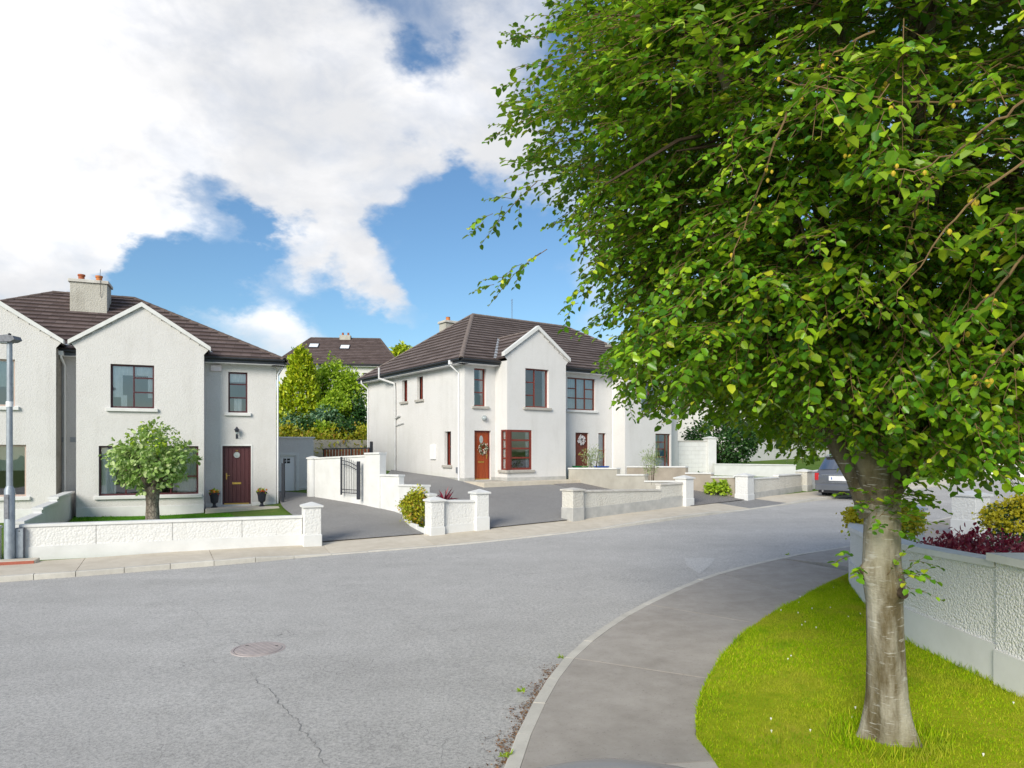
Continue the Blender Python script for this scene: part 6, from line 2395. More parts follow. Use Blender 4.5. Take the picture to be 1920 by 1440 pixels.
hp = np.array([at(*h)[:] for h in hang] + [(np.array(at(*h)[:]) + RNG.normal(0, .22, 3)) for h in hang if h[1] > 600])
C = C[C[:, 2] > crown_floor(C[:, 0]) + .22]; NS = len(C)
C = np.concatenate([C, hp]); NSt = len(C)
O = unit((C - CC) * np.array([1, 1, .75]))
LEAF_P, LEAF_D, LEAF_N, LEAF_L = [], [], [], []
tw_v, tw_f = [], []


def twig(p0, dirv, length, nl, size, droop=.35, thick=.0035, normal=None, spacing_from=.12, free=False):
    """one twig with alternate leaves"""
    seg = 4
    pts = []
    p = np.array(p0, float); dv = dirv / np.linalg.norm(dirv)
    for s_ in range(seg + 1):
        pts.append(p.copy())
        dv = dv + np.array([0, 0, -droop / seg]) + RNG.normal(0, .06, 3)
        dv /= np.linalg.norm(dv)
        p = p + dv * length / seg
    pts = np.array(pts)
    if free is False and (pts[:, 2] < crown_floor(pts[:, 0]) + RNG.normal(0, .07)).any():
        return pts
    b = len(tw_v)
    side = np.cross(dv, [0, 0, 1.0]); side /= max(np.linalg.norm(side), 1e-6)
    up = np.cross(side, dv)
    for i, q in enumerate(pts):
        r = thick * (1 - .6 * i / seg)
        for an in (0, 2.09, 4.19):
            tw_v.append(q + (side * math.cos(an) + up * math.sin(an)) * r)
    for i in range(seg):
        for k in range(3):
            k2 = (k + 1) % 3
            tw_f.append((b + i * 3 + k, b + i * 3 + k2, b + i * 3 + 3 + k2, b + i * 3 + 3 + k))
    t = spacing_from + (1 - spacing_from) * (np.arange(nl) + .5) / nl
    x = t * seg; i = np.minimum(x.astype(int), seg - 1); f = (x - i)[:, None]
    q = pts[i] * (1 - f) + pts[i + 1] * f
    tg = unit(pts[i + 1] - pts[i])
    sd = unit(np.cross(tg, np.array([0, 0, 1.0])[None]) + 1e-6)
    sg = np.where(np.arange(nl) % 2 == 0, 1.0, -1.0)[:, None]
    D = tg * .75 + sd * sg * .9 + RNG.normal(0, .22, (nl, 3)) + np.array([0, 0, -.12])
    Nn = np.array([0, 0, 1.0])[None] + (normal if normal is not None else 0) + RNG.normal(0, .32, (nl, 3))
    LEAF_P.append(q); LEAF_D.append(D); LEAF_N.append(Nn)
    LEAF_L.append(size * (.55 + .85 * RNG.random(nl)))
    return pts


for s_ in range(NSt):
    out = O[s_]
    main = out * .85 + np.array([0, 0, -.18]) + RNG.normal(0, .28, 3)
    main /= np.linalg.norm(main)
    lat = np.cross(main, [0, 0, 1.0]); lat /= max(np.linalg.norm(lat), 1e-6)
    hung = s_ >= NS
    nt_ = 9 if not hung else 6
    size = .063 * (.9 + .25 * RNG.random())
    L0 = (.55 + .25 * RNG.random()) * (1 if not hung else .9)
    st = C[s_] - main * L0 * .6
    twig(st, main, L0 * 1.25, 13, size, .45, .0055, out * .35)
    for k in range(nt_):
        f = (k + .7) / nt_
        sgn = 1 if k % 2 else -1
        p0 = st + main * L0 * f * .95 + np.array([0, 0, -.10 * f * f])
        dv = main * (.75 + .3 * f) + lat * sgn * (.95 - .35 * f) + RNG.normal(0, .18, 3)
        twig(p0, dv, L0 * (.62 - .22 * f), 8 if k < 6 else 6, size, .45, .0035, out * .35)
# shoots on the trunk
for px, py, dx in ((1598, 1040, -1), (1610, 1055, -1), (1690, 1065, 1), (1700, 1085, 1), (1680, 1075, .6), (1640, 960, -.2), (1690, 960, .6), (1670, 985, .2), (1700, 930, .9), (1620, 930, -.5), (1665, 935, 0), (1680, 905, .4)):
    p = at(px, py, TB.y - .17)
    for k in range(2 if abs(dx) == 1 else 5):
        twig(np.array(p[:]) + RNG.normal(0, .04, 3), np.array([dx + random.gauss(0, .4), -.5, random.gauss(.2, .35)]), random.uniform(.16, .32), 6, .06, .5, .003, free=True)
# long bare-stemmed fruiting twigs on the camera side, right of the picture
fruit = MB()
arch = [((1935, 175), (1780, 205), (1600, 185), (1470, 150), 3.5), ((1480, 200), (1440, 300), (1400, 420), (1360, 500), 3.7), ((1925, 300), (1800, 370), (1740, 480), (1690, 545), 3.1), ((1925, 480), (1850, 560), (1800, 610), (1765, 660), 3.0),
        ((1700, 100), (1650, 180), (1610, 250), (1590, 330), 3.6), ((1925, 190), (1830, 240), (1770, 330), (1680, 320), 3.0), ((1750, 330), (1720, 380), (1712, 420), (1700, 450), 3.3), ((1925, 620), (1880, 660), (1850, 700), (1815, 740), 3.4), ((1640, 60), (1560, 90), (1520, 140), (1490, 190), 3.8), ((1925, 390), (1900, 400), (1870, 420), (1855, 440), 2.9)]
for a in arch:
    Y = a[4]
    cp = [at(q[0], q[1], Y + .12 * i) for i, q in enumerate(a[:4])]
    pts = []
    for q in range(15):
        t = q / 14
        pts.append((1 - t) ** 3 * cp[0] + 3 * (1 - t) ** 2 * t * cp[1] + 3 * (1 - t) * t * t * cp[2] + t ** 3 * cp[3] + Vector((random.gauss(0, .006), 0, random.gauss(0, .006))))
    MB().tube(pts, [.0065 - .004 * q / 14 for q in range(15)], 6).build('twig', M['twig'], tree, True, world=True)
    for q in range(2, 15, 1):
        if random.random() < .62:
            p = np.array(pts[q][:])
            twig(p, np.array([random.gauss(-.2, .6), random.gauss(-.2, .5), random.gauss(-.35, .4)]), random.uniform(.08, .16), 3, .062, .4, .0025)
        if q > 3 and random.random() < .42:
            c = pts[q] + Vector((random.gauss(0, .02), random.gauss(-.02, .02), random.gauss(-.02, .02)))
            for z_ in range(random.choice((1, 1, 2))):
                cc_ = c + Vector((random.gauss(0, .014), random.gauss(0, .014), random.gauss(0, .014)))
                r_ = random.uniform(.0085, .013)
                MB().lathe([(r_ * .3, -r_ * 1.3), (r_ * .9, -r_ * .5), (r_, .2 * r_), (r_ * .6, r_), (.001, r_ * 1.3)], tuple(cc_ - TB), 7).build('nut', M['fruit'], tree, True)
LP = np.concatenate(LEAF_P); LD = np.concatenate(LEAF_D); LN = np.concatenate(LEAF_N); LL = np.concatenate(LEAF_L)
# keep leaves clear of the camera
ok = np.linalg.norm(LP - np.array([0, 0, EYE]), axis=1) > 1.6
LP, LD, LN, LL = LP[ok], unit(LD[ok]), LN[ok], LL[ok]
LW = LL * (.60 + .12 * RNG.random(len(LL)))
# the leaves that show largest, each an object of its own
pxl = CX + F * LP[:, 0] / np.maximum(LP[:, 1], .1); pyl = HY - F * (LP[:, 2] - EYE) / np.maximum(LP[:, 1], .1)
vis = (LP[:, 1] > .5) & (pxl > 0) & (pxl < 1920) & (pyl > 0) & (pyl < 1440)
# nearest leaf in each small cell of the picture, so that they can really be seen
cell = (pxl // 26).astype(int) * 1000 + (pyl // 26).astype(int)
order = np.argsort(np.where(vis, LP[:, 1], 1e9))
_, first = np.unique(cell[order], return_index=True)
cand = order[first]; cand = cand[vis[cand]]
cand = cand[np.argsort(LP[cand, 1] / LL[cand])][:300]
big = np.zeros(len(LP), bool); big[cand] = True
V, Fc = leaf_arrays(LP[~big] - np.array(TB), LD[~big], LN[~big], LL[~big], LW[~big])
crown = np_obj('crown', V, Fc, M['leaf'], tree)
crown['kind'] = 'stuff'
lv, lf = leaf_arrays(np.zeros((1, 3)), np.array([[0, 1.0, 0]]), np.array([[0, 0, 1.0]]), np.array([1.0]), np.array([1.0]))
leafme = bpy.data.meshes.new('leaf')
leafme.from_pydata([tuple(v) for v in lv], [], [tuple(int(i) for i in f) for f in lf]); leafme.materials.append(M['leaf'])
M['leaf1'] = leaf_mat('single_tree_leaf', [(0, (.075, .19, .016)), (1, (.12, .26, .018))], .38, (.33, .50, .03))
nt = M['leaf1'].node_tree
oi = nt.nodes.new('ShaderNodeObjectInfo')
rp = [n for n in nt.nodes if n.type == 'VALTORGB'][0]
nt.links.new(oi.outputs['Random'], rp.inputs[0])
for e, c in zip(rp.color_ramp.elements, ((.11, .24, .01, 1), (.34, .47, .015, 1))):
    e.color = c
leafme.materials.clear(); leafme.materials.append(M['leaf1'])
for i in cand:
    D_ = LD[i]; S_ = np.cross(D_, LN[i]); S_ /= np.linalg.norm(S_); U_ = np.cross(S_, D_)
    o = bpy.data.objects.new('leaf', leafme)
    mt = Matrix(((S_[0] * LW[i], D_[0] * LL[i], U_[0] * LL[i], LP[i, 0] - TB.x), (S_[1] * LW[i], D_[1] * LL[i], U_[1] * LL[i], LP[i, 1] - TB.y), (S_[2] * LW[i], D_[2] * LL[i], U_[2] * LL[i], LP[i, 2] - TB.z), (0, 0, 0, 1)))
    COL.objects.link(o)
    o.parent = crown
    o.matrix_basis = mt
tw = np_obj('twigs', np.array(tw_v) - np.array(TB), np.array(tw_f), M['twig'], tree)
tw['kind'] = 'stuff'

# ------------------------------------------------------------------ small round tree in the front garden
p = G(285, 985)
st = thing('garden_tree', 'small round-headed tree with stout cracked trunk on the front lawn', 'tree', (p.x, p.y, p.z))
ks = p.y / F
zc = lambda y: EYE + (HY - y) * ks
prof = [(.24, -.1), (.2, .0), (.165, .15)]
mb = MB()
pts, rad = [], []
for y, w in ((985, 32), (972, 25), (945, 22), (925, 25), (912, 30)):
    pts.append(Vector(((286 - CX) * ks, p.y, zc(y)))); rad.append(w * ks / 2)
mb.tube(pts, rad, 14).build('trunk', M['barkdark'], st, True, world=True)
c0 = pts[-1]
for k in range(7):
    an = k * .9
    e = c0 + Vector((math.cos(an) * .7, math.sin(an) * .6, random.uniform(.5, 1.2)))
    MB().tube([c0 - Vector((0, 0, .1)), c0.lerp(e, .5) + Vector((math.cos(an) * .1, 0, -.02)), e], [.11, .06, .015], 7).build('branch', M['barkdark'], st, True, world=True)
cc = ((285 - CX) * ks, p.y, zc(862))
Pq, out = clump_cloud(210, 15, cc, (72 * ks, 66 * ks, 58 * ks), .075, .4)
keep = Pq[:, 2] > zc(905) + .0 - .35 * np.maximum(0, 1 - np.abs(Pq[:, 0] - cc[0]) / .8)
keep &= ~((Pq[:, 2] < zc(880)) & (np.abs(Pq[:, 0] - cc[0]) > .95))
Pq, out = Pq[keep], out[keep]
V, Fc = leaf_set(Pq, out, .125, .62, up=.6, droop=.35)
np_obj('crown', V - np.array([p.x, p.y, p.z]), Fc, M['leafsmall'], st)
d2 = ball_dirs(26); d2[:, 2] = np.abs(d2[:, 2]) + .3
Pt = np.array(cc) + unit(d2) * np.array([62 * ks, 54 * ks, 62 * ks])
V, Fc = leaf_set(np.repeat(Pt, 9, 0) + RNG.normal(0, .08, (26 * 9, 3)), np.repeat(unit(d2), 9, 0), .10, .6)
np_obj('young_shoots', V - np.array([p.x, p.y, p.z]), Fc, M['leaflime'], st)['kind'] = 'stuff'

# ------------------------------------------------------------------ trees and shrubs on the bank behind


def px_shrub(name, label, cat, cx, cy, rx, ry, Y, mat, n_clump, per, size, **kw):
    c = at(cx, cy, Y)
    k = Y / F
    gz_ = float(H(c.x, c.y))
    return shrub(name, label, cat, (c.x, c.y, gz_), c, (rx * k, rx * k * kw.pop('deep', .9), ry * k), n_clump, per, size, M and mat, **kw)


# golden conifer: stacked sprays narrowing to the top
cY = 47.0
cb = at(562, 822, cY)
con = thing('conifer', 'tall golden-green conifer on the bank beside the retaining wall', 'tree', (cb.x, cb.y, float(H(cb.x, cb.y))))
kc = cY / F
N_ = 420
tz = RNG.random(N_) ** .8
wid = np.interp(tz, [0, .15, .45, .75, 1], [40, 42, 34, 17, 1]) * kc
an = RNG.random(N_) * 6.283
rr = wid * (.55 + .45 * RNG.random(N_) ** .5) * (1 + .15 * np.sin(an * 3 + tz * 9))
cen = np.array([(565 - CX) * kc, cY, 0])
PX = np.stack([cen[0] + np.interp(tz, [0, 1], [-.2, .0]) * 1 + rr * np.cos(an), cen[1] + rr * np.sin(an), EYE + (HY - (800 - 138 * tz)) * kc], 1)
idx = np.repeat(np.arange(N_), 24)
Pq = PX[idx] + RNG.normal(size=(len(idx), 3)) * np.array([.16, .16, .2])
out = unit(np.stack([np.cos(an)[idx], np.sin(an)[idx], np.full(len(idx), .9)], 1))
V, Fc = leaf_set(Pq, out, .24, .5, up=.3, rnd=.45, droop=-.35)
np_obj('crown', V - np.array(con.location), Fc, M['leafconifer'], con)
MB().tube([Vector(con.location) - Vector((0, 0, .3)), at(566, 720, cY), at(567, 660, cY)], [.3, .18, .03], 8).build('trunk', M['barkdark'], con, True, world=True)
px_shrub('bank_tree', 'airy lime-green tree with thin dark trunks behind the conifer', 'tree', 618, 722, 40, 46, 50, 'leaflime', 170, 18, .22, spread=.26, stems=5, fill=.35, low=-.9, trunk=.11)
px_shrub('bank_tree', 'bright green bushy tree next to the far white house gable', 'tree', 655, 742, 32, 50, 49, 'leaflime', 130, 18, .22, spread=.25, stems=4, fill=.35, low=-.9, trunk=.1)
px_shrub('bank_shrub', 'lime shrub leaning over the retaining wall below the trees', 'shrub', 632, 765, 28, 30, 46, 'leaflime', 80, 20, .2, spread=.2, stems=4)
px_shrub('bank_shrub', 'blue-green shrub low on the bank under the lime trees', 'shrub', 612, 783, 24, 16, 45.4, 'leafblue', 60, 18, .2, spread=.17, stems=4)
px_shrub('bank_shrub', 'grey-green shrub at the foot of the conifer', 'shrub', 548, 795, 24, 16, 45.6, 'leafblue', 60, 18, .19, spread=.17, stems=4)
px_shrub('bank_shrub', 'dark evergreen shrub between the retaining wall and the white house', 'shrub', 668, 790, 18, 40, 46.5, 'leafdark', 90, 18, .2, spread=.2, stems=4, low=-.9)
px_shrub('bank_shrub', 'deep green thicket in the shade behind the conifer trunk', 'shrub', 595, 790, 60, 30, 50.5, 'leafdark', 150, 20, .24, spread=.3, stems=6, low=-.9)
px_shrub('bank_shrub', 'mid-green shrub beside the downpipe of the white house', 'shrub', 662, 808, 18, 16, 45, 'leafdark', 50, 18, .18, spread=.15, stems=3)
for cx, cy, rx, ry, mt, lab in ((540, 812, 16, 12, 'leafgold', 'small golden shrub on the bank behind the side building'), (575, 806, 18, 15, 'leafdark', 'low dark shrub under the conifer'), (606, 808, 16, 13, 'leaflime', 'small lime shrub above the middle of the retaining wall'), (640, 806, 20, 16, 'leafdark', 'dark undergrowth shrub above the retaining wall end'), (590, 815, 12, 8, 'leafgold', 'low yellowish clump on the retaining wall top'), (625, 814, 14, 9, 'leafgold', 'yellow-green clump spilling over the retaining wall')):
    c_ = on_contour(cx, 20.6 + random.random())
    px_shrub('bank_shrub', lab, 'shrub', cx, cy, rx, ry, c_.y, mt, 46, 18, .17, spread=.16, stems=3, low=-.9)
gc_ = [(x, 822 + 2 * math.sin(x), 44.3) for x in range(525, 690, 7)]
gp_ = []
for x in range(515, 700, 5):
    for dd_ in (20.0, 20.9, 22.0, 23.4, 25.0):
        c_ = on_contour(x, dd_ + random.uniform(-.3, .3))
        gp_.append((c_.x, c_.y, gnd(c_) + .1))
gp_ = np.array(gp_)
Pq = np.repeat(gp_, 60, 0) + RNG.normal(size=(len(gp_) * 60, 3)) * np.array([.3, .45, .14])
V, Fc = leaf_set(Pq, np.tile([[0, -.4, .9]], (len(Pq), 1)), .2, .35, droop=-.2)
tag(np_obj('ground_cover', V, Fc, M['leafgold']), 'yellow-green ground cover along the top of the retaining wall', 'ground cover', kind='stuff')
px_shrub('distant_tree', 'yellow-green treetop just showing above the white house roof', 'tree', 752, 662, 13, 12, 75, 'leafconifer', 40, 16, .35, spread=.25, stems=2, low=-.9, trunk=.2)

# garden shrubs on the house side
hb = G(778, 985)
kk = hb.y / F
shrub('hedge_bush', 'rounded golden-green hedge bush behind the entrance pillar', 'bush', hb, at(783, 952, hb.y + .3), (30 * kk, 34 * kk, 32 * kk), 150, 22, .075, 'leafgold', 5, .07, low=-.95, fill=.6)
cp_ = G(838, 955)
co_ = thing('cordyline', 'spiky red-leaved plant behind the short white entrance wall', 'plant', cp_)
Pq = np.tile(np.array(at(836, 945, cp_.y)[:]), (46, 1)) + RNG.normal(0, .05, (46, 3))
dd = ball_dirs(46); dd[:, 2] = np.abs(dd[:, 2]) * .8 + .15
V, Fc = leaf_arrays(Pq, dd, np.tile([[0, 0, 1.0]], (46, 1)) + dd * .2, .34 + .2 * RNG.random(46), np.full(46, .035), shape=(.3, .5, .7, .4), bend=.25)
np_obj('leaves', V - np.array(cp_), Fc, M['leafred'], co_)
MB().tube([Vector(cp_), at(836, 946, cp_.y)], [.04, .03], 7).build('stem', M['branch'], co_, world=True)
pl_ = at(1113, 862, 30.8)
shrub('feathery_plant', 'wispy pale green plant in front of the brown door', 'plant', (pl_.x, pl_.y, gnd(pl_)), at(1112, 858, 30.8), (.5, .45, .55), 60, 10, .1, 'leafgrey', 7, .08, low=-.9, fill=.2, wr=.22, droop=-.5)
pl_ = at(1222, 880, 27.5)
shrub('feathery_plant', 'tall wispy grass-like plant against the tan dividing wall', 'plant', (pl_.x, pl_.y, gnd(pl_)), at(1220, 868, 27.5), (.36, .34, .62), 60, 10, .1, 'leafgrey', 7, .08, low=-.9, fill=.2, wr=.2, droop=-.6)
pl_ = G(1352, 928)
shrub('border_plant', 'low lime-green leafy plant beside the third drive', 'plant', pl_, pl_ + Vector((0, 0, .22)), (.62, .5, .32), 60, 14, .13, 'leaflime', 5, .08, low=-.2)
pl_ = G(1310, 905)
shrub('border_plant', 'small dark green tuft at the foot of the tan dividing wall', 'plant', pl_ + Vector((0, 0, 0)), pl_ + Vector((0, 0, .15)), (.4, .3, .22), 30, 12, .1, 'leafdark', 4, .06, low=-.2)
db = at(1358, 866, 39.5)
px_shrub('dark_bush', 'large dark green rounded bush over the low white wall', 'bush', 1356, 826, 66, 50, 39.5, 'leafdark', 260, 24, .16, spread=.2, stems=6, low=-.95, fill=.6)
for cx, cy, rx, ry, Y, mt, lab in ((1500, 800, 46, 60, 62, 'leaflime', 'yellow-green tree beyond the parked grey car'), (1590, 790, 60, 70, 70, 'leafgold', 'golden tree at the far end of the street'), (1690, 800, 70, 60, 66, 'leaflime', 'light green tree far along the street behind the trunk'), (1450, 780, 40, 50, 72, 'leafdark', 'dark tree behind the cream neighbour house')):
    px_shrub('distant_tree', lab, 'tree', cx, cy, rx, ry, Y, mt, 160, 18, .42, spread=.45, stems=3, low=-.95, fill=.4, trunk=.18)

# shrubs beyond the curved wall
kk = 12.6 / F
b_ = at(1662, 985, 12.8)
gz_ = float(HRf(b_.x, b_.y))
shrub('golden_shrub', 'golden-yellow shrub rising behind the curved wall and the trunk', 'shrub', (b_.x, b_.y, gz_), at(1660, 985, 12.8), (58 * kk, 45 * kk, 48 * kk), 150, 22, .055, 'leaflime', 6, .07, low=-.9, fill=.55, extra=[('golden_tips', 'leafyellow', 190, 20, .055)])
b_ = at(1840, 1030, 9.2)
gz_ = float(HRf(b_.x, b_.y))
shrub('red_shrub', 'dark red barberry-like shrub behind the curved wall', 'shrub', (b_.x, b_.y, gz_), at(1852, 1050, 9.1), (.86, .36, .32), 120, 20, .065, 'leafred', 7, .07, low=-.7, fill=.5, wr=.5, droop=-.35)
b_ = at(1772, 1040, 8.9)
shrub('red_shrub', 'smaller red-leaved shrub with upright pink tips by the curved wall', 'shrub', (b_.x, b_.y, gz_), at(1775, 1050, 8.9), (.42, .3, .3), 50, 18, .06, 'leafred', 5, .06, low=-.7, fill=.4, wr=.45, droop=-.5)
b_ = at(1885, 975, 14.0)
gz_ = float(HRf(b_.x, b_.y))
shrub('yellow_shrub', 'yellow-flowering shrub beside the white gate pillar', 'shrub', (b_.x, b_.y, gz_), at(1908, 985, 14.0), (.52, .46, .5), 110, 20, .06, 'leafdark', 5, .07, low=-.9, fill=.55, extra=[('blossom', 'leafyellow', 150, 20, .055)])

# dry leaves in the gutter of the near kerb, weeds
n_ = 900
i = RNG.integers(0, 400, n_)
Ks = sub(KR, hit(935, 1440, zr), hit(1060, 1235, zr), 400)
Kn = offset(Ks, .0)
base_ = np.array([(p.x, p.y) for p in Ks]); nr = np.array([(p.x, p.y) for p in offset(Ks, 1.0)]) - base_
dist = np.abs(RNG.normal(0, .07, n_)) + .01
dist *= (.5 + 1.2 * np.abs(np.sin(i * .035 + 1)))
Pq2 = base_[i] + nr[i] * dist[:, None]
Pq = np.stack([Pq2[:, 0], Pq2[:, 1], zr(Pq2[:, 0], Pq2[:, 1]) + .006 + .012 * RNG.random(n_)], 1)
D_ = ball_dirs(n_); D_[:, 2] *= .25
V, Fc = leaf_arrays(Pq, D_, np.tile([[0, 0, 1.0]], (n_, 1)) + RNG.normal(0, .4, (n_, 3)), .012 + .022 * RNG.random(n_), .006 + .012 * RNG.random(n_))
tag(np_obj('leaf_litter', V, Fc, M['litter']), 'brown dry leaf litter in the gutter of the near kerb', 'leaf litter', kind='stuff')
for px, py, lab in ((1052, 1232, 'small green weed in the kerb joint at the pavement bend'), (947, 1416, 'green weed growing at the kerb by the silver car'), (978, 1295, 'small leafy weed at the kerb edge halfway along the bend'), (1476, 1040, 'tuft of grass in the kerb by the road repair patch')):
    p = hit(px, py, lambda x, y: zr(x, y) + .1)
    n_ = 26
    dd = ball_dirs(n_); dd[:, 2] = np.abs(dd[:, 2]) * .8 + .15
    V, Fc = leaf_arrays(RNG.normal(0, .018, (n_, 3)) * np.array([1, 1, .1]), dd, np.tile([[0, 0, 1.0]], (n_, 1)), .03 + .04 * RNG.random(n_), .008 + .01 * RNG.random(n_))
    w_ = tag(np_obj('weed', V, Fc, M['leaflime']), lab, 'weed')
    w_.location = (p.x, p.y, p.z - .01)

# ------------------------------------------------------------------ cars


def paint(name, c, c2):
    m = Mat(name, .32, .5, .55)
    m.base(ramp(m.nt, m.noise(2.0, 3, .5), [(.3, c), (.7, c2)]))
    m.b.inputs['Coat Weight'].default_value = .8
    m.b.inputs['Coat Roughness'].default_value = .05
    return m.m


M['paintgrey'] = paint('grey_metallic_paint', (.15, .16, .185), (.17, .18, .205))
M['paintsilver'] = paint('silver_blue_metallic_paint', (.17, .19, .225), (.2, .22, .255))
M['tail'] = simple('tail_lamp_red', (.42, .02, .025), None, rough=.15, spec=.6)
M['lampclear'] = simple('lamp_clear', (.7, .7, .72), None, rough=.1, spec=.6)


def car(name, label, loc, rz, Lc, W, stations, paintm, suv):
    """body lofted from cross sections; stations: (x along, z sill, z belt, z roof, half-width low, half-width belt, half-width roof). +x is the front"""
    t = thing(name, label, 'car', loc, rz)
    n = len(stations)
    V, Fc, G_ = [], [], []
    m = 11
    for stn_ in stations:
        (x, zs, zb, zt, wl, wb, wt) = stn_[:7]
        cr = stn_[7] if len(stn_) > 7 else .1
        half = [(wl * .86, zs), (wl, zs + .10), (wb * 1.0, zs + (zb - zs) * .45), (wb * .985, zb - .08), (wb * .955, zb)]
        if zt > zb + .05:
            half += [(wb * .93, zb + .03), (wt * 1.03, zt - .12), (wt * .93, zt - .03), (wt * .6, zt + .012), (wt * .3, zt + .024), (0, zt + .028)]
        else:
            half += [(wb * .93, zb + .1 * cr), (wb * .86, zb + .25 * cr), (wb * .75, zb + .45 * cr), (wb * .5, zb + .75 * cr), (wb * .25, zb + .94 * cr), (0, zb + cr)]
        ring = [(x, y, z) for y, z in half] + [(x, -y, z) for y, z in reversed(half[:-1])]
        V += ring
    R_ = 2 * m - 1
    for i in range(n - 1):
        cab = stations[i][3] > stations[i][2] + .05 or stations[i + 1][3] > stations[i + 1][2] + .05
        for k in range(R_ - 1):
            Fc.append((i * R_ + k, i * R_ + k + 1, (i + 1) * R_ + k + 1, (i + 1) * R_ + k))
    for i in (0, n - 1):
        r = [i * R_ + k for k in range(R_)]
        Fc.append(tuple(r) if i == 0 else tuple(reversed(r)))
    for i in range(n - 1):
        Fc.append((i * R_, (i + 1) * R_, (i + 1) * R_ + R_ - 1, i * R_ + R_ - 1))
    mb = MB(); mb.v = [Vector(v) for v in V]; mb.f = Fc
    body = mb.build('body', paintm, t, True)

    def side_glass(i0, i1, e0=.04, e1=.04):
        for s_ in (0, 1):
            A, B = stations[i0], stations[i1]
            idx = [5, 6] if s_ == 0 else [R_ - 6, R_ - 7]
            q = [Vector(V[i0 * R_ + idx[0]]), Vector(V[i1 * R_ + idx[0]]), Vector(V[i1 * R_ + idx[1]]), Vector(V[i0 * R_ + idx[1]])]
            c = sum(q, Vector()) / 4
            nn = (q[1] - q[0]).cross(q[3] - q[0]).normalized()
            if nn.y * (1 if s_ == 0 else -1) < 0:
                nn = -nn
            q = [c + (p - c) * .9 + nn * .008 for p in q]
            mesh_obj('side_window', q, [(0, 1, 2, 3)], M['carglass'], t)
    cabs = [i for i in range(n) if stations[i][3] > stations[i][2] + .05]
    for a, b in zip(cabs, cabs[1:]):
        side_glass(a, b)

    def screen(i0, i1, nm):
        """windscreen or rear window between the last bonnet/tail station and the first roof station"""
        lo, hi = stations[i0], stations[i1]
        sgn = 1 if hi[0] > lo[0] else -1
        a = Vector((lo[0], 0, lo[2] + .06)); b = Vector((hi[0], 0, hi[3] - .02))
        nrm = Vector((-(b.z - a.z) * sgn, 0, (b.x - a.x) * sgn)).normalized()
        if nrm.z < 0:
            nrm = -nrm
        vs, fs = [], []
        K = 9
        for tt in (.06, .92):
            for k in range(K):
                y = -1 + 2 * k / (K - 1)
                w = (lo[5] * .86 * (1 - tt) + hi[6] * .9 * tt)
                p = a.lerp(b, tt)
                vs.append(Vector((p.x, y * w, p.z)) + nrm * (.03 * (1 - y * y) + .018))
        for k in range(K - 1):
            fs.append((k, k + 1, K + k + 1, K + k))
        mesh_obj(nm, vs, fs, M['carglass'], t, True)
    screen(cabs[-1] + 1, cabs[-1], 'windscreen')
    screen(cabs[0] - 1, cabs[0], 'rear_window')
    wr = .37 if suv else .31
    tr = W / 2 - .13
    for x in (Lc * (.29 if suv else .30), -Lc * (.28 if suv else .30)):
        for s_ in (-1, 1):
            c = Vector((x, s_ * tr, wr))
            fr = lambda a, b, cc: c + Vector((a, s_ * cc, b))
            w = MB().lathe([(wr * .62, -.11), (wr * .96, -.12), (wr, -.08), (wr, .08), (wr * .96, .12), (wr * .66, .125), (wr * .62, .1)], (0, 0, 0), 26, fr).build('wheel', M['tyre'], t, True)
            MB().lathe([(wr * .63, .02), (wr * .63, .105), (wr * .58, .11), (wr * .52, .07), (.05, .085), (.0, .09)], (0, 0, 0), 20, fr).build('rim', M['alloy'], w, True)
            for k in range(5):
                an = 2 * math.pi * k / 5
                sp = MB()
                sp.box((.04, -.035, .075), (wr * .56, .035, .112), lambda a, b, cc: fr(a * math.cos(an) - b * math.sin(an), a * math.sin(an) + b * math.cos(an), cc))
                sp.build('spoke', M['alloy'], w)
            # dark wheel arch
            vs, fs = [], []
            for k in range(13):
                an = math.pi * k / 12
                for r_ in (wr * 1.02, wr * 1.16):
                    vs.append(c + Vector((math.cos(an) * r_, s_ * (.148), math.sin(an) * r_)))
                if k:
                    fs.append((2 * k - 2, 2 * k - 1, 2 * k + 1, 2 * k))
            mesh_obj('wheel_arch', vs, fs, M['blacktrim'], t)
    return t, V, R_


# grey SUV, rear towards us
base_c = hit(1571, 937, zr)
dirc = Vector((.72, .69, 0)).normalized()
rzc = math.atan2(dirc.y, dirc.x)
Ls = 4.9
loc = base_c + dirc * (Ls / 2) 
loc.z = float(zr(loc.x, loc.y))
stn = [(-2.45, .55, .95, .95, .82, .88, .7), (-2.42, .42, 1.0, 1.0, .92, .97, .7), (-2.36, .38, 1.12, 1.12, .95, .985, .7), (-2.28, .36, 1.16, 1.16, .96, .985, .7), (-1.95, .34, 1.16, 1.80, .97, .985, .74), (-1.1, .32, 1.14, 1.84, .97, .99, .76), (0.0, .32, 1.12, 1.84, .97, .99, .76), (.55, .32, 1.10, 1.78, .97, .985, .74), (1.35, .33, 1.09, 1.09, .97, .98, .7), (2.1, .36, 1.02, 1.02, .95, .96, .7), (2.38, .42, .92, .92, .88, .9, .7), (2.45, .5, .80, .80, .8, .82, .7)]
suv, SV, SR = car('parked_car', 'dark grey SUV parked at the far kerb with its tailgate towards us', loc, rzc, Ls, 2.0, stn, M['paintgrey'], True)
suv.rotation_euler = (0, -math.atan2(.022, 1), rzc)
X = -2.455
B_ = lambda nm, lo, hi, mt, c=.008: MB().cbox(lo, hi, c).build(nm, M[mt], suv)
B_('rear_bumper', (-2.53, -.93, .40), (-2.30, .93, .66), 'paintgrey', .05)
B_('bumper_underside', (-2.50, -.80, .28), (-2.2, .80, .41), 'blacktrim', .03)
B_('tailgate_trim', (-2.475, -.66, 1.015), (-2.43, .66, 1.055), 'chrome')
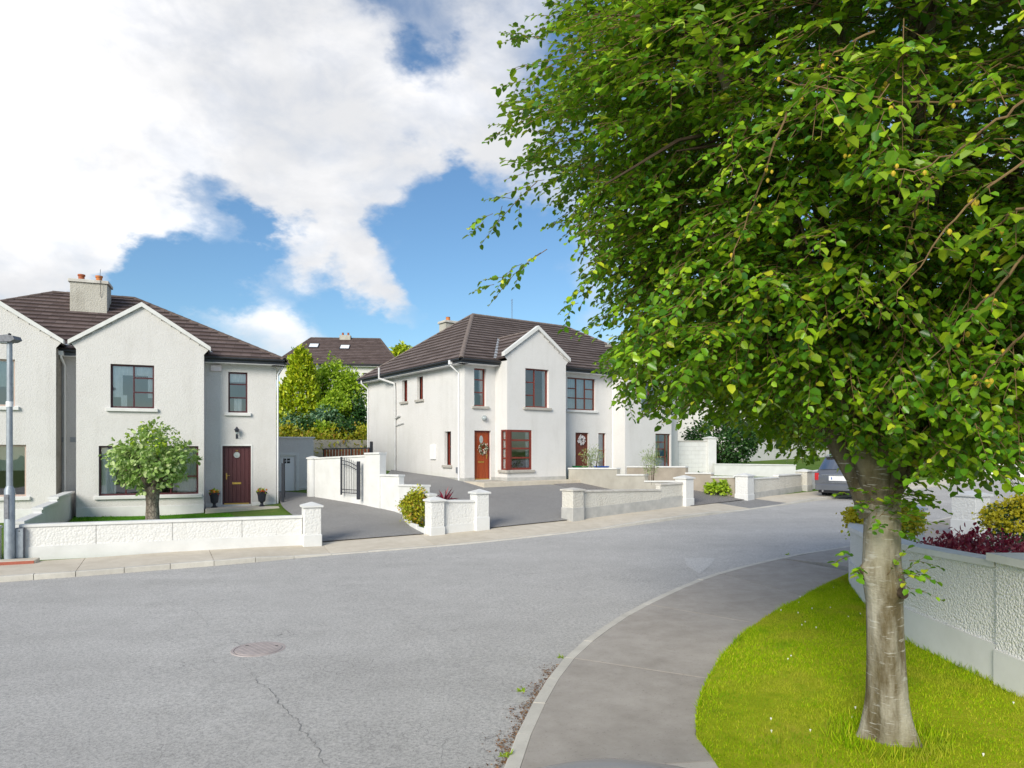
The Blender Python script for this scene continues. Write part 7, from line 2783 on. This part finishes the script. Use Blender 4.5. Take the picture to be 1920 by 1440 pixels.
pl0 = B_('plate_recess', (-2.475, -.36, .80), (-2.43, .36, 1.0), 'lampclear', .006)
MB().box((-2.482, -.26, .845), (-2.4755, .26, .955)).build('number_plate', M['plate'], suv)
MB().box((-2.486, .215, .85), (-2.4825, .255, .95)).build('plate_band', M['bluebox'], suv)
B_('tailgate_lip', (-2.478, -.7, .72), (-2.44, .7, .735), 'chrome', .004)
for s_ in (-1, 1):
    y0, y1 = sorted((s_ * .80, s_ * .965))
    B_('tail_lamp', (-2.47, y0, .82), (-2.18, y1, 1.12), 'tail', .02)
    MB().tube([(-2.52, s_ * .6, .36), (-2.35, s_ * .6, .36)], .04, 10).build('exhaust', M['chrome'], suv)
    MB().tube([(-1.9, s_ * .66, 1.86), (-.8, s_ * .68, 1.9), (.5, s_ * .66, 1.84)], .018, 6).build('roof_rail', M['chrome'], suv, True)
    MB().cbox((.62, min(s_ * .98, s_ * 1.16), 1.12), (.80, max(s_ * .98, s_ * 1.16), 1.28), .03).build('wing_mirror', M['blacktrim'], suv)
B_('spoiler', (-2.12, -.68, 1.79), (-1.85, .68, 1.83), 'paintgrey', .012)

# silver car below the camera: its nose just enters the picture
nose = at(1150, 1419, 4.62)
Lh = 4.1
loc2 = Vector((.55, nose.y - Lh / 2 - .35, 0))
loc2.z = float(zr(loc2.x, loc2.y)) + .12
zn = nose.z - loc2.z
stn2 = [(-2.05, .45, .8, .8, .7, .76, .6), (-2.0, .32, .92, .92, .82, .86, .6), (-1.85, .28, .97, .97, .86, .88, .6), (-1.45, .26, .95, 1.42, .87, .885, .60), (-.75, .25, .93, 1.45, .87, .89, .62), (-.12, .25, .92, 1.41, .87, .885, .60), (1.0, .26, .84, .84, .86, .875, .6, .10), (1.2, .26, .80, .80, .83, .84, .6, .11), (1.45, .27, .735, .735, .77, .78, .6, .12), (1.6, .28, .69, .69, .69, .70, .6, .125), (1.72, .29, .64, .64, .59, .60, .6, .13), (1.82, .3, .60, .60, .47, .48, .5, .13), (1.9, .32, .56, .56, .35, .36, .4, .12), (1.97, .34, .50, .50, .25, .26, .3, .10), (2.05, .36, .42, .42, .15, .16, .2, .06)]
hb2, HV, HR_ = car('parked_car', 'silver-blue hatchback on the pavement, only its bonnet nose in view', loc2, R(90), Lh, 1.76, stn2, M['paintsilver'], False)
for s_ in (-1, 1):
    MB().prism([(1.42, s_ * .76), (1.58, s_ * .70), (1.70, s_ * .60), (1.62, s_ * .50), (1.46, s_ * .60)], .56, .68, lambda a, b, c: Vector((a, b, c + (1.75 - a) * .2))).build('headlamp', M['lampclear'], hb2)
    MB().cbox((.72, min(s_ * .88, s_ * 1.04), .93), (.88, max(s_ * .88, s_ * 1.04), 1.06), .03).build('wing_mirror', M['paintsilver'], hb2)
MB().cbox((1.98, -.13, .37), (2.062, .13, .41), .01).build('grille', M['blacktrim'], hb2)
